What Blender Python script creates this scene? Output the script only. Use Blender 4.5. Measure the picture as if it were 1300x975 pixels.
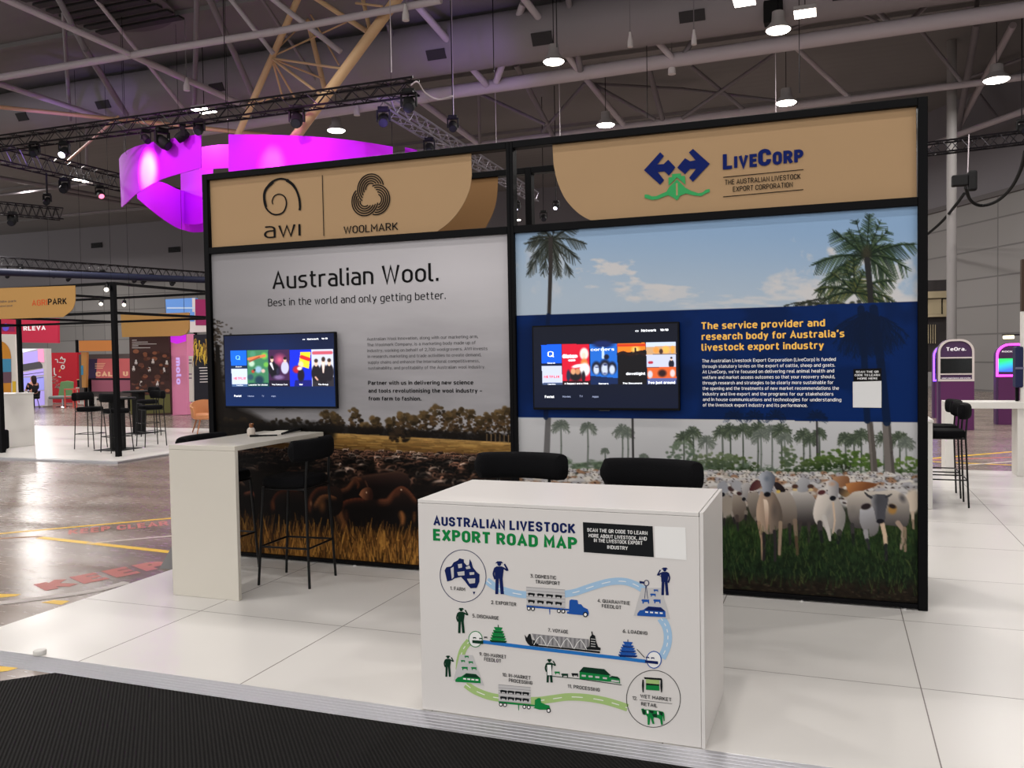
import bpy, bmesh, math, random
import numpy as np
from mathutils import Vector, Matrix
random.seed(7)
for _o in list(bpy.data.objects):
    bpy.data.objects.remove(_o)
SC = bpy.context.scene
COL = SC.collection

# ------------------------------------------------------------------ camera
FPX, PCX, PCY = 1099.46, 650.0, 487.5                 # focal length in pixels of the 1300 x 975 frame
CAM = np.array([2.3987, -6.5254, 1.8104])
ROT = np.array([[0.93746734, 0.34766398, -0.01687408],
                [0.00381221, 0.03822024, 0.99926207],
                [-0.34805236, 0.93683988, -0.03450486]])   # rows: right, up, forward
cam_data = bpy.data.cameras.new('camera')
cam_data.sensor_width = 36.0
cam_data.lens = FPX / 1300.0 * 36.0
cam_data.clip_end = 300
cam = bpy.data.objects.new('camera', cam_data)
COL.objects.link(cam)
_m = Matrix.Identity(4)
for _r in range(3):
    _m[_r][0], _m[_r][1], _m[_r][2], _m[_r][3] = ROT[0][_r], ROT[1][_r], -ROT[2][_r], CAM[_r]
cam.matrix_world = _m
SC.camera = cam

# ------------------------------------------------------------------ world and exposure
world = bpy.data.worlds.new('world')
SC.world = world
world.use_nodes = True
_bg = world.node_tree.nodes['Background']
_bg.inputs[0].default_value = (1.0, 0.975, 0.955, 1)
_bg.inputs[1].default_value = 1.0
SC.view_settings.view_transform = 'Standard'
SC.view_settings.look = 'None'
SC.view_settings.gamma = 1.0
SC.view_settings.use_curve_mapping = False
SC.view_settings.exposure = 0.64
LAMP_POWER = 150.0
MAGENTA_POWER = 80.0

# rows of high bay lamps over the near hall, then added far lights; lamps in view are built further down
LAMP_AND_FILL_ROWS = [(x, y, 0.65 if y < 0 else 1.0) for y in (-11.0, -4.0, 3.0, 10.0) for x in (-16.5, -10.5, -4.9, 1.1, 7.1)]
LAMP_AND_FILL_ROWS += [(-25.3, 17.1, 2.6), (-33.8, 24.3, 3.2), (-42.0, 31.4, 3.2), (-50.4, 38.5, 3.2), (-34.0, 17.1, 2.6), (-43.0, 24.3, 2.6), (-24.0, 33.0, 2.6), (-30.0, 40.0, 2.6)]  # added lights without fittings, lined up for the floor streak, lifting the far stands
LAMP_AND_FILL_ROWS += [(-14.0, 31.4, 1.9), (-6.0, 31.4, 1.9), (0.0, 31.4, 1.6), (-4.0, 38.5, 1.9), (7.1, 17.1, 1.4), (12.5, 17.1, 1.4)]  # added lights without fittings to brighten the back hall and its walls

def hall_light(x, y, z, power, name='hall_light', parent=None, size=0.5, col=(1.0, 0.955, 0.915)):
    l = bpy.data.lights.new(name, 'AREA')
    l.shape = 'DISK'
    l.size = size
    l.energy = power
    l.color = col
    o = bpy.data.objects.new(name, l)
    COL.objects.link(o)
    if parent is not None:
        o.parent = parent
    o.location = (x, y, z)
    return o

for _x, _y, _k in LAMP_AND_FILL_ROWS:
    hall_light(_x, _y, 10.0, LAMP_POWER * _k)

# ------------------------------------------------------------------ helpers
def ray(px, py):
    return ((px - PCX) / FPX) * ROT[0] - ((py - PCY) / FPX) * ROT[1] + ROT[2]

def on_z(px, py, z):
    d = ray(px, py); t = (z - CAM[2]) / d[2]
    return CAM + t * d

def on_y(px, py, y):
    d = ray(px, py); t = (y - CAM[1]) / d[1]
    return CAM + t * d

def far(px, py, depth):
    return CAM + depth * ray(px, py)

def seen(P):
    d = (np.asarray(P, float) - CAM) @ ROT.T
    return np.stack([PCX + FPX * d[..., 0] / d[..., 2], PCY - FPX * d[..., 1] / d[..., 2]], -1)

def lin(c):
    c = np.asarray(c, float) / 255.0
    return np.where(c <= 0.04045, c / 12.92, ((c + 0.055) / 1.055) ** 2.4)

MATS = {}
def mat(name, rgb, rough=0.6, metal=0.0, emit=0.0, spec=0.25, noise=0.0, nscale=8.0, bump=0.0, alpha=1.0, emit_rgb=None):
    if name in MATS:
        return MATS[name]
    m = bpy.data.materials.new(name)
    m.use_nodes = True
    nt = m.node_tree
    b = nt.nodes['Principled BSDF']
    if ' ink' in name or name.startswith('map ') or 'print' in name: spec = 0.06
    c = tuple(lin(rgb)) + (1.0,)
    b.inputs['Base Color'].default_value = c
    b.inputs['Roughness'].default_value = rough
    b.inputs['Metallic'].default_value = metal
    b.inputs['Specular IOR Level'].default_value = spec
    if emit > 0:
        e = tuple(lin(emit_rgb if emit_rgb is not None else rgb)) + (1.0,)
        b.inputs['Emission Color'].default_value = e
        b.inputs['Emission Strength'].default_value = emit
    if noise > 0 or bump > 0:
        tc = nt.nodes.new('ShaderNodeTexCoord')
        n = nt.nodes.new('ShaderNodeTexNoise')
        n.inputs['Scale'].default_value = nscale
        n.inputs['Detail'].default_value = 5
        nt.links.new(tc.outputs['Object'], n.inputs['Vector'])
        if noise > 0:
            mx = nt.nodes.new('ShaderNodeMix'); mx.data_type = 'RGBA'
            mx.inputs[6].default_value = tuple(v * (1 - noise) for v in c[:3]) + (1,)
            mx.inputs[7].default_value = tuple(min(1, v * (1 + noise)) for v in c[:3]) + (1,)
            nt.links.new(n.outputs['Fac'], mx.inputs[0])
            nt.links.new(mx.outputs[2], b.inputs['Base Color'])
        if bump > 0:
            bp = nt.nodes.new('ShaderNodeBump')
            bp.inputs['Strength'].default_value = bump
            bp.inputs['Distance'].default_value = 0.01
            nt.links.new(n.outputs['Fac'], bp.inputs['Height'])
            nt.links.new(bp.outputs['Normal'], b.inputs['Normal'])
    MATS[name] = m
    return m

def paint_mat(name, rough=0.45, emit=0.0, gain=1.0):
    """printed sheet or screen: takes its ink from the sheet's own colour layer"""
    m = bpy.data.materials.new(name); m.use_nodes = True
    nt = m.node_tree; b = nt.nodes['Principled BSDF']
    a = nt.nodes.new('ShaderNodeVertexColor'); a.layer_name = 'ink'
    if emit > 0:
        b.inputs['Base Color'].default_value = (0.01, 0.01, 0.012, 1)
        nt.links.new(a.outputs['Color'], b.inputs['Emission Color'])
        b.inputs['Emission Strength'].default_value = emit
    else:
        mx = nt.nodes.new('ShaderNodeMix'); mx.data_type = 'RGBA'; mx.blend_type = 'MULTIPLY'
        mx.inputs[0].default_value = 1.0
        mx.inputs[7].default_value = (gain, gain, gain, 1)
        nt.links.new(a.outputs['Color'], mx.inputs[6])
        nt.links.new(mx.outputs[2], b.inputs['Base Color'])
    b.inputs['Roughness'].default_value = rough
    b.inputs['Specular IOR Level'].default_value = 0.07
    MATS[name] = m
    return m

def tag(o, label=None, cat=None, group=None, kind=None):
    if label: o['label'] = label
    if cat: o['category'] = cat
    if group: o['group'] = group
    if kind: o['kind'] = kind
    return o

def thing(name, label, cat, loc=(0, 0, 0), rz=0.0, group=None, kind=None):
    o = bpy.data.objects.new(name, None)
    o.empty_display_size = 0.1
    COL.objects.link(o)
    o.location = loc
    o.rotation_euler = (0, 0, rz)
    return tag(o, label, cat, group, kind)

class MB:
    def __init__(self):
        self.v, self.f, self.mi = [], [], []
    def add(self, vs, fs, m=0):
        n = len(self.v)
        self.v += [tuple(map(float, p)) for p in vs]
        for f in fs:
            self.f.append(tuple(i + n for i in f)); self.mi.append(m)
        return self
    def box(self, x0, y0, z0, x1, y1, z1, m=0):
        v = [(x, y, z) for z in (z0, z1) for y in (y0, y1) for x in (x0, x1)]
        return self.add(v, [(0, 2, 3, 1), (4, 5, 7, 6), (0, 1, 5, 4), (2, 6, 7, 3), (0, 4, 6, 2), (1, 3, 7, 5)], m)
    def obox(self, c, ax, ay, az, m=0):
        c = np.asarray(c, float); ax, ay, az = map(lambda q: np.asarray(q, float), (ax, ay, az))
        v = [c + sx * ax + sy * ay + sz * az for sz in (-1, 1) for sy in (-1, 1) for sx in (-1, 1)]
        return self.add(v, [(0, 2, 3, 1), (4, 5, 7, 6), (0, 1, 5, 4), (2, 6, 7, 3), (0, 4, 6, 2), (1, 3, 7, 5)], m)
    def tube(self, p0, p1, r, n=8, r2=None, m=0):
        return self.path([p0, p1], [r, r if r2 is None else r2], n, m)
    def path(self, pts, r, n=8, m=0, closed=False):
        P = [Vector(tuple(map(float, p))) for p in pts]
        k = len(P)
        R = r if hasattr(r, '__len__') else [r] * k
        T = []
        for i in range(k):
            if closed: t = P[(i + 1) % k] - P[i - 1]
            else: t = P[min(i + 1, k - 1)] - P[max(i - 1, 0)]
            T.append(t.normalized())
        a = Vector((0, 0, 1)) if abs(T[0].z) < 0.9 else Vector((1, 0, 0))
        N = (a - T[0] * a.dot(T[0])).normalized()
        vs = []
        for i in range(k):
            N = (N - T[i] * N.dot(T[i])).normalized()
            B = T[i].cross(N)
            for j in range(n):
                w = 2 * math.pi * (j + 0.5) / n
                vs.append(P[i] + (N * math.cos(w) + B * math.sin(w)) * R[i])
        fs = []
        for i in range(k if closed else k - 1):
            a0, b0 = i * n, ((i + 1) % k) * n
            for j in range(n):
                fs.append((a0 + j, a0 + (j + 1) % n, b0 + (j + 1) % n, b0 + j))
        if not closed:
            fs.append(tuple(range(n - 1, -1, -1)))
            fs.append(tuple(range((k - 1) * n, k * n)))
        return self.add(vs, fs, m)
    def lathe(self, prof, c=(0, 0, 0), n=20, m=0):
        vs, fs = [], []
        for r, z in prof:
            for j in range(n):
                w = 2 * math.pi * j / n
                vs.append((c[0] + r * math.cos(w), c[1] + r * math.sin(w), c[2] + z))
        for i in range(len(prof) - 1):
            for j in range(n):
                fs.append((i * n + j, i * n + (j + 1) % n, (i + 1) * n + (j + 1) % n, (i + 1) * n + j))
        fs.append(tuple(range(n - 1, -1, -1)))
        fs.append(tuple(range((len(prof) - 1) * n, len(prof) * n)))
        return self.add(vs, fs, m)
    def prism(self, pts, ext, m=0):
        k = len(pts); e = np.asarray(ext, float)
        vs = [np.asarray(p, float) for p in pts]; vs = vs + [p + e for p in vs]
        fs = [tuple(range(k - 1, -1, -1)), tuple(range(k, 2 * k))]
        fs += [(i, (i + 1) % k, k + (i + 1) % k, k + i) for i in range(k)]
        return self.add(vs, fs, m)
    def poly(self, pts, m=0):
        return self.add(pts, [tuple(range(len(pts)))], m)
    def build(self, name, mats, parent=None, bevel=0.0, seg=2, smooth=False, loc=None):
        me = bpy.data.meshes.new(name)
        me.from_pydata(self.v, [], self.f)
        if not isinstance(mats, (list, tuple)): mats = [mats]
        for m in mats: me.materials.append(m)
        me.polygons.foreach_set('material_index', self.mi)
        bm = bmesh.new(); bm.from_mesh(me)
        bmesh.ops.recalc_face_normals(bm, faces=bm.faces)
        if bevel > 0:
            es = [e for e in bm.edges if len(e.link_faces) == 2 and e.calc_face_angle(0) > 0.6]
            bmesh.ops.bevel(bm, geom=es, offset=bevel, segments=seg, affect='EDGES', profile=0.5, clamp_overlap=True)
        bm.to_mesh(me); bm.free()
        if smooth:
            me.polygons.foreach_set('use_smooth', [True] * len(me.polygons))
            try: me.set_sharp_from_angle(angle=0.7)
            except Exception: pass
        me.update()
        o = bpy.data.objects.new(name, me)
        COL.objects.link(o)
        if parent is not None: o.parent = parent
        if loc is not None: o.location = loc
        return o

def copy_tree(o, loc=None, rz=None, label=None, parent=None):
    c = o.copy(); COL.objects.link(c)
    if parent is not None: c.parent = parent
    if loc is not None: c.location = loc
    if rz is not None: c.rotation_euler = (0, 0, rz)
    if label: c['label'] = label
    for ch in list(o.children): copy_tree(ch, parent=c)
    return c

# ---- lettering: a plain one-weight sign alphabet drawn as strokes (x, y, corner radius) on a 10 high capital
def _o(w, h, r, y0=0.0): return [(0, y0, r), (w, y0, r), (w, h, r), (0, h, r), 'c']
ALPHA = {
 'A': (5.8, [[(0, 0), (2.9, 10), (5.8, 0)], [(0.9, 3), (4.9, 3)]]), 'B': (5, [[(0, 0), (0, 10)], [(0, 10), (4.5, 10, 2), (4.5, 5.3, 2), (0, 5.3)], [(0, 5.3), (5, 5.3, 2.2), (5, 0, 2.2), (0, 0)]]),
 'C': (5, [[(5, 7.4), (5, 10, 2.4), (0, 10, 2.4), (0, 0, 2.4), (5, 0, 2.4), (5, 2.6)]]), 'D': (5.2, [[(0, 0), (0, 10), (5.2, 10, 2.6), (5.2, 0, 2.6), (0, 0)]]),
 'E': (4.4, [[(4.4, 10), (0, 10), (0, 0), (4.4, 0)], [(0, 5.2), (4, 5.2)]]), 'F': (4.4, [[(4.4, 10), (0, 10), (0, 0)], [(0, 5), (4, 5)]]),
 'G': (5, [[(5, 7.4), (5, 10, 2.4), (0, 10, 2.4), (0, 0, 2.4), (5, 0, 2.4), (5, 4.8), (2.8, 4.8)]]), 'H': (5.2, [[(0, 0), (0, 10)], [(5.2, 0), (5.2, 10)], [(0, 5.2), (5.2, 5.2)]]),
 'I': (0, [[(0, 0), (0, 10)]]), 'J': (3.8, [[(3.8, 10), (3.8, 0, 2.2), (0, 0, 2.2), (0, 2.4)]]), 'K': (5.2, [[(0, 0), (0, 10)], [(4.9, 10), (0, 3.6)], [(1.7, 5.7), (5.2, 0)]]),
 'L': (4.2, [[(0, 10), (0, 0), (4.2, 0)]]), 'M': (6.4, [[(0, 0), (0, 10), (3.2, 3.6), (6.4, 10), (6.4, 0)]]), 'N': (5.3, [[(0, 0), (0, 10), (5.3, 0), (5.3, 10)]]), 'O': (5.1, [_o(5.1, 10, 2.5)]),
 'P': (4.9, [[(0, 0), (0, 10), (4.9, 10, 2.4), (4.9, 4.7, 2.4), (0, 4.7)]]), 'Q': (5.1, [_o(5.1, 10, 2.5), [(3.2, 2.4), (5.6, -0.8)]]), 'R': (5.1, [[(0, 0), (0, 10), (4.9, 10, 2.4), (4.9, 4.7, 2.4), (0, 4.7)], [(2.6, 4.7), (5.1, 0)]]),
 'S': (4.9, [[(4.8, 7.7), (4.8, 10, 2.3), (0, 10, 2.3), (0, 5.2, 2.3), (4.9, 5.2, 2.4), (4.9, 0, 2.4), (0, 0, 2.3), (0, 2.4)]]), 'T': (5, [[(0, 10), (5, 10)], [(2.5, 10), (2.5, 0)]]), 'U': (5.1, [[(0, 10), (0, 0, 2.5), (5.1, 0, 2.5), (5.1, 10)]]),
 'V': (5.6, [[(0, 10), (2.8, 0), (5.6, 10)]]), 'W': (8, [[(0, 10), (2, 0), (4, 9.6), (6, 0), (8, 10)]]), 'X': (5.2, [[(0, 0), (5.2, 10)], [(0, 10), (5.2, 0)]]), 'Y': (5.4, [[(0, 10), (2.7, 4.4), (5.4, 10)], [(2.7, 4.4), (2.7, 0)]]), 'Z': (4.8, [[(0, 10), (4.8, 10), (0, 0), (4.8, 0)]]),
 'a': (4, [[(0.3, 7), (4, 7, 1.9), (4, 0)], [(4, 4.2), (0, 4.2, 1.8), (0, 0, 1.8), (4, 0)]]), 'b': (4.2, [[(0, 10), (0, 0)], [(0, 7), (4.2, 7, 2), (4.2, 0, 2), (0, 0)]]), 'c': (3.9, [[(3.9, 5.3), (3.9, 7, 1.7), (0, 7, 2), (0, 0, 2), (3.9, 0, 1.7), (3.9, 1.7)]]),
 'd': (4.2, [[(4.2, 10), (4.2, 0)], [(4.2, 7), (0, 7, 2), (0, 0, 2), (4.2, 0)]]), 'e': (4.2, [[(0, 3.7), (4.2, 3.7), (4.2, 7, 2), (0, 7, 2), (0, 0, 2), (3.9, 0)]]), 'f': (2.6, [[(2.8, 10), (0.9, 10, 1.6), (0.9, 0)], [(0, 7), (2.6, 7)]]),
 'g': (4.2, [[(4.2, 7), (0, 7, 2), (0, 0, 2), (4.2, 0)], [(4.2, 7), (4.2, -3, 2), (0.4, -3)]]), 'h': (4.2, [[(0, 10), (0, 0)], [(0, 7), (4.2, 7, 2), (4.2, 0)]]), 'i': (0, [[(0, 0), (0, 7)], [(0, 9), (0, 10.2)]]), 'j': (1.2, [[(1, 7), (1, -3, 1), (0, -3)], [(1, 9), (1, 10.2)]]),
 'k': (4.1, [[(0, 10), (0, 0)], [(3.9, 7), (0, 2.5)], [(1.4, 4.1), (4.1, 0)]]), 'l': (1.3, [[(0, 10), (0, 0, 1.2), (1.5, 0)]]), 'm': (7, [[(0, 0), (0, 7)], [(0, 7), (3.5, 7, 1.7), (3.5, 0)], [(3, 7), (7, 7, 1.7), (7, 0)]]), 'n': (4.2, [[(0, 0), (0, 7)], [(0, 7), (4.2, 7, 2), (4.2, 0)]]),
 'o': (4.3, [_o(4.3, 7, 2.1)]), 'p': (4.2, [[(0, -3), (0, 7)], [(0, 7), (4.2, 7, 2), (4.2, 0, 2), (0, 0)]]), 'q': (4.2, [[(4.2, -3), (4.2, 7)], [(4.2, 7), (0, 7, 2), (0, 0, 2), (4.2, 0)]]), 'r': (2.7, [[(0, 0), (0, 7)], [(0, 5.4), (0.2, 7, 1.4), (2.9, 7)]]),
 's': (3.8, [[(3.7, 7), (0, 7, 1.6), (0, 3.6, 1.6), (3.8, 3.6, 1.6), (3.8, 0, 1.6), (0, 0)]]), 't': (2.8, [[(0.9, 9.4), (0.9, 0, 1.5), (2.9, 0)], [(0, 7), (2.7, 7)]]), 'u': (4.2, [[(0, 7), (0, 0, 2), (4.2, 0)], [(4.2, 7), (4.2, 0)]]), 'v': (4.3, [[(0, 7), (2.15, 0), (4.3, 7)]]),
 'w': (6.2, [[(0, 7), (1.55, 0), (3.1, 6.8), (4.65, 0), (6.2, 7)]]), 'x': (4.1, [[(0, 0), (4.1, 7)], [(0, 7), (4.1, 0)]]), 'y': (4.2, [[(0, 7), (2.1, 0.2)], [(4.2, 7), (1.1, -3)]]), 'z': (3.8, [[(0, 7), (3.8, 7), (0, 0), (3.8, 0)]]), '\u0131': (0, [[(0, 0), (0, 7)]]),
 '0': (4.6, [_o(4.6, 10, 2.3)]), '1': (2.2, [[(0, 8), (2.2, 10), (2.2, 0)]]), '2': (4.7, [[(0, 7.6), (0, 10, 2.2), (4.6, 10, 2.2), (4.6, 5.6, 1.6), (0, 0), (4.8, 0)]]), '3': (4.6, [[(0, 10), (4.4, 10), (2, 6), (4.6, 6, 2.2), (4.6, 0, 2.2), (0, 0)]]), '4': (5, [[(3.7, 0), (3.7, 10), (0, 2.6), (5, 2.6)]]),
 '5': (4.6, [[(4.4, 10), (0.3, 10), (0, 5.6), (4.6, 5.9, 2.2), (4.6, 0, 2.2), (0, 0)]]), '6': (4.6, [[(3.6, 10), (0, 4), (0, 0, 2.2), (4.6, 0, 2.2), (4.6, 5.6, 2.2), (0.8, 5.6)]]), '7': (4.4, [[(0, 10), (4.4, 10), (1.4, 0)]]), '8': (4.6, [_o(4.6, 5.2, 2.1), [(0.3, 5.2, 2), (4.3, 5.2, 2), (4.3, 10, 2), (0.3, 10, 2), 'c']]), '9': (4.6, [[(1, 0), (4.6, 6), (4.6, 10, 2.2), (0, 10, 2.2), (0, 4.4, 2.2), (3.8, 4.4)]]),
 '.': (0, [[(0, -0.1), (0, 1.0)]]), ',': (0.4, [[(0.4, 1.0), (0, -1.6)]]), ':': (0, [[(0, 0.2), (0, 1.3)], [(0, 5.4), (0, 6.5)]]), '\u2019': (0.4, [[(0.5, 10.4), (0, 8)]]), '-': (2.4, [[(0, 3.8), (2.4, 3.8)]]), '\u2013': (4, [[(0, 3.8), (4, 3.8)]]), '(': (1.4, [[(1.5, 10.6), (0, 9, 2), (0, -0.6, 2), (1.5, -2.2)]]), ')': (1.4, [[(0, 10.6), (1.5, 9, 2), (1.5, -0.6, 2), (0, -2.2)]]),
}
def _round(st):
    closed = st[-1] == 'c'
    P = [(q[0], q[1], q[2] if len(q) > 2 else 0.0) for q in st if q != 'c']
    k = len(P); out = []
    for i in range(k):
        x, y, r = P[i]
        if r <= 0 or (not closed and i in (0, k - 1)):
            out.append((x, y)); continue
        a, b = np.array(P[i - 1][:2]) - (x, y), np.array(P[(i + 1) % k][:2]) - (x, y)
        la, lb = np.hypot(*a), np.hypot(*b); a, b = a / la, b / lb
        d = min(r, la * 0.5 if (closed or i - 1 > 0) else la, lb * 0.5 if (closed or i + 1 < k - 1) else lb)
        c = np.array([x, y])
        for j in range(6):
            t = j / 5.0
            q = (1 - t) ** 2 * (c + a * d) + 2 * t * (1 - t) * (c + (a + b) * d * 0.12) + t * t * (c + b * d)
            out.append(tuple(q))
    return out, closed
def _stroke(P, closed, w):
    """polyline widened to a mitred band"""
    Q = []
    for q in P:
        if not Q or math.hypot(q[0] - Q[-1][0], q[1] - Q[-1][1]) > 1e-4: Q.append(q)
    if closed and math.hypot(Q[0][0] - Q[-1][0], Q[0][1] - Q[-1][1]) < 1e-4: Q.pop()
    k = len(Q); L, R = [], []
    for i in range(k):
        if closed or 0 < i < k - 1:
            a, b = np.array(Q[i]) - Q[i - 1], np.array(Q[(i + 1) % k]) - Q[i]
        elif i == 0: a = b = np.array(Q[1]) - Q[0]
        else: a = b = np.array(Q[i]) - Q[i - 1]
        a, b = a / np.hypot(*a), b / np.hypot(*b)
        na, nb = np.array([-a[1], a[0]]), np.array([-b[1], b[0]])
        n = na + nb; l = np.hypot(*n)
        if l < 0.35: n = na * 0 + nb; f = 1.0
        else: n = n / l; f = min(1 / max(0.2, np.dot(n, nb)), 2.2)
        c = np.array(Q[i])
        if not closed and i == 0: c = c - a * w * 0.5 * ENDCAP
        if not closed and i == k - 1: c = c + a * w * 0.5 * ENDCAP
        L.append(c + n * f * w / 2); R.append(c - n * f * w / 2)
    fs = [(i, (i + 1) % k, k + (i + 1) % k, k + i) for i in range(k if closed else k - 1)]
    return L + R, fs
ENDCAP = 0.55
_glyph = {}
def glyphs(s, wt):
    """strokes of a whole line: list of (points, faces)"""
    k = (s, round(wt, 3))
    if k not in _glyph:
        out, x = [], 0.0
        for ch in s:
            if ch == ' ': x += 3.0 + wt * 0.3; continue
            w, sts = ALPHA.get(ch, ALPHA['o'])
            for st in sts:
                P, c = _round(st)
                v, f = _stroke([(px + x, py) for px, py in P], c, wt)
                out.append((np.array(v), f))
            x += w + wt + 1.15
        _glyph[k] = out
    return _glyph[k]
def text(mb, s, org, right, up, width, cap, m=0, bold=0.0, align='l', mirror=False, lift=None):
    """a line of letters: org is the baseline start, width fits the whole line, cap is the height of a capital"""
    wt = 1.2 + bold * (40 if bold > 0 else 25)
    G = glyphs(s, wt)
    if not G: return
    x0, x1 = min(v[:, 0].min() for v, f in G), max(v[:, 0].max() for v, f in G)
    k = cap / (10.0 + wt); sx = width / (x1 - x0) if width else k
    org, right, up = (np.asarray(q, float) for q in (org, right, up))
    nrm = np.cross(right, up)
    for i, (v, f) in enumerate(G):
        u = (v[:, 0] - x0) * sx
        if mirror: u = (x1 - x0) * sx - u
        mb.add(org + u[:, None] * right + ((v[:, 1] + wt / 2) * k)[:, None] * up + nrm * ((i % 3) * 4e-5 + np.tile(np.arange(len(v) // 2) / (len(v) // 2), 2)[:, None] * 3.5e-5), f, m)

class Plane:
    """a flat upright sheet facing -y; photo measurements are carried onto it once"""
    LAYER = 0
    def __init__(self, y, lift=0.0):
        self.y, self.lift = y, lift
    def p(self, px, py):
        q = on_y(px, py, self.y)
        return np.array([q[0], self.y - self.lift - Plane.LAYER * 6e-6, q[2]])
    @staticmethod
    def layer():                                          # every ink lies a hair above the one before
        Plane.LAYER = (Plane.LAYER + 1) % 320
    def pts(self, L):
        return [self.p(*q) for q in L]
    def text(self, mb, s, a, b, cap_px, m=0, bold=0.0, mirror=False):
        self.layer()
        A, B = self.p(*a), self.p(*b)
        C = self.p(a[0], a[1] - cap_px)
        text(mb, s, A, (1, 0, 0), (0, 0, 1), B[0] - A[0], C[2] - A[2], m, bold, mirror=mirror)
    def poly(self, mb, L, m=0):
        self.layer()
        mb.poly(self.pts(L), m)
    def ring(self, mb, c, rx, ry, w, m=0, n=48, rot=0.0):
        self.layer()
        A, B = [], []
        for i in range(n):
            t = 2 * math.pi * i / n
            for (L, k) in ((A, 0), (B, w)):
                x, y = (rx - k) * math.cos(t), (ry - k) * math.sin(t)
                L.append(self.p(c[0] + x * math.cos(rot) - y * math.sin(rot), c[1] + x * math.sin(rot) + y * math.cos(rot)))
        mb.add(A + B, [(i, (i + 1) % n, n + (i + 1) % n, n + i) for i in range(n)], m)
    def disc(self, mb, c, rx, ry, m=0, n=20):
        self.layer()
        mb.poly([self.p(c[0] + rx * math.cos(2 * math.pi * i / n), c[1] + ry * math.sin(2 * math.pi * i / n)) for i in range(n)], m)
    def strip(self, mb, L, w, m=0, sub=6, dash=None):
        """a curved band through points L, w px wide"""
        self.layer()
        P = spline(L, sub)
        W = w if hasattr(w, '__len__') else [w, w]
        k = len(P); Lf, Rt = [], []
        for i in range(k):
            a = P[max(i - 1, 0)]; b = P[min(i + 1, k - 1)]
            d = np.array([b[0] - a[0], b[1] - a[1]]); d = d / (np.hypot(*d) + 1e-9)
            h = (W[0] + (W[-1] - W[0]) * i / max(1, k - 1)) / 2
            Lf.append(self.p(P[i][0] - d[1] * h, P[i][1] + d[0] * h)); Rt.append(self.p(P[i][0] + d[1] * h, P[i][1] - d[0] * h))
        fs = [(i, i + 1, k + i + 1, k + i) for i in range(k - 1) if dash is None or (i // dash) % 2 == 0]
        mb.add(Lf + Rt, fs, m)

def spline(L, sub=6):
    if len(L) == 2: 
        return [tuple(np.array(L[0]) + (np.array(L[1]) - np.array(L[0])) * i / sub) for i in range(sub + 1)]
    P = [np.array(q, float) for q in L]; P = [2 * P[0] - P[1]] + P + [2 * P[-1] - P[-2]]
    out = []
    for i in range(1, len(P) - 2):
        for j in range(sub):
            t = j / sub; a, b, c, d = P[i - 1], P[i], P[i + 1], P[i + 2]
            out.append(tuple(0.5 * (2 * b + (c - a) * t + (2 * a - 5 * b + 4 * c - d) * t * t + (3 * b - a - 3 * c + d) * t ** 3)))
    out.append(tuple(P[-2]))
    return out

# ---- printed pictures: a fine grid of points, each with its own ink
def _h(ix, iy, s):
    n = (ix.astype(np.int64) * 374761393 + iy.astype(np.int64) * 668265263 + s * 144269504) & 0xffffffff
    n = ((n ^ (n >> 13)) * 1274126177) & 0xffffffff
    return ((n ^ (n >> 16)) & 0xffff) / 65535.0
def vnoise(x, y, s=0):
    ix, iy = np.floor(x), np.floor(y)
    fx, fy = x - ix, y - iy
    fx, fy = fx * fx * (3 - 2 * fx), fy * fy * (3 - 2 * fy)
    a, b = _h(ix, iy, s), _h(ix + 1, iy, s)
    c, d = _h(ix, iy + 1, s), _h(ix + 1, iy + 1, s)
    return (a + (b - a) * fx) * (1 - fy) + (c + (d - c) * fx) * fy
def fbm(x, y, s=0, o=4):
    t, w, n = 0, 0, 1.0
    for i in range(o):
        t = t + n * vnoise(x * 2 ** i, y * 2 ** i, s + i); w += n; n *= 0.5
    return t / w
def sstep(a, b, x):
    t = np.clip((x - a) / (b - a), 0, 1)
    return t * t * (3 - 2 * t)

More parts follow.
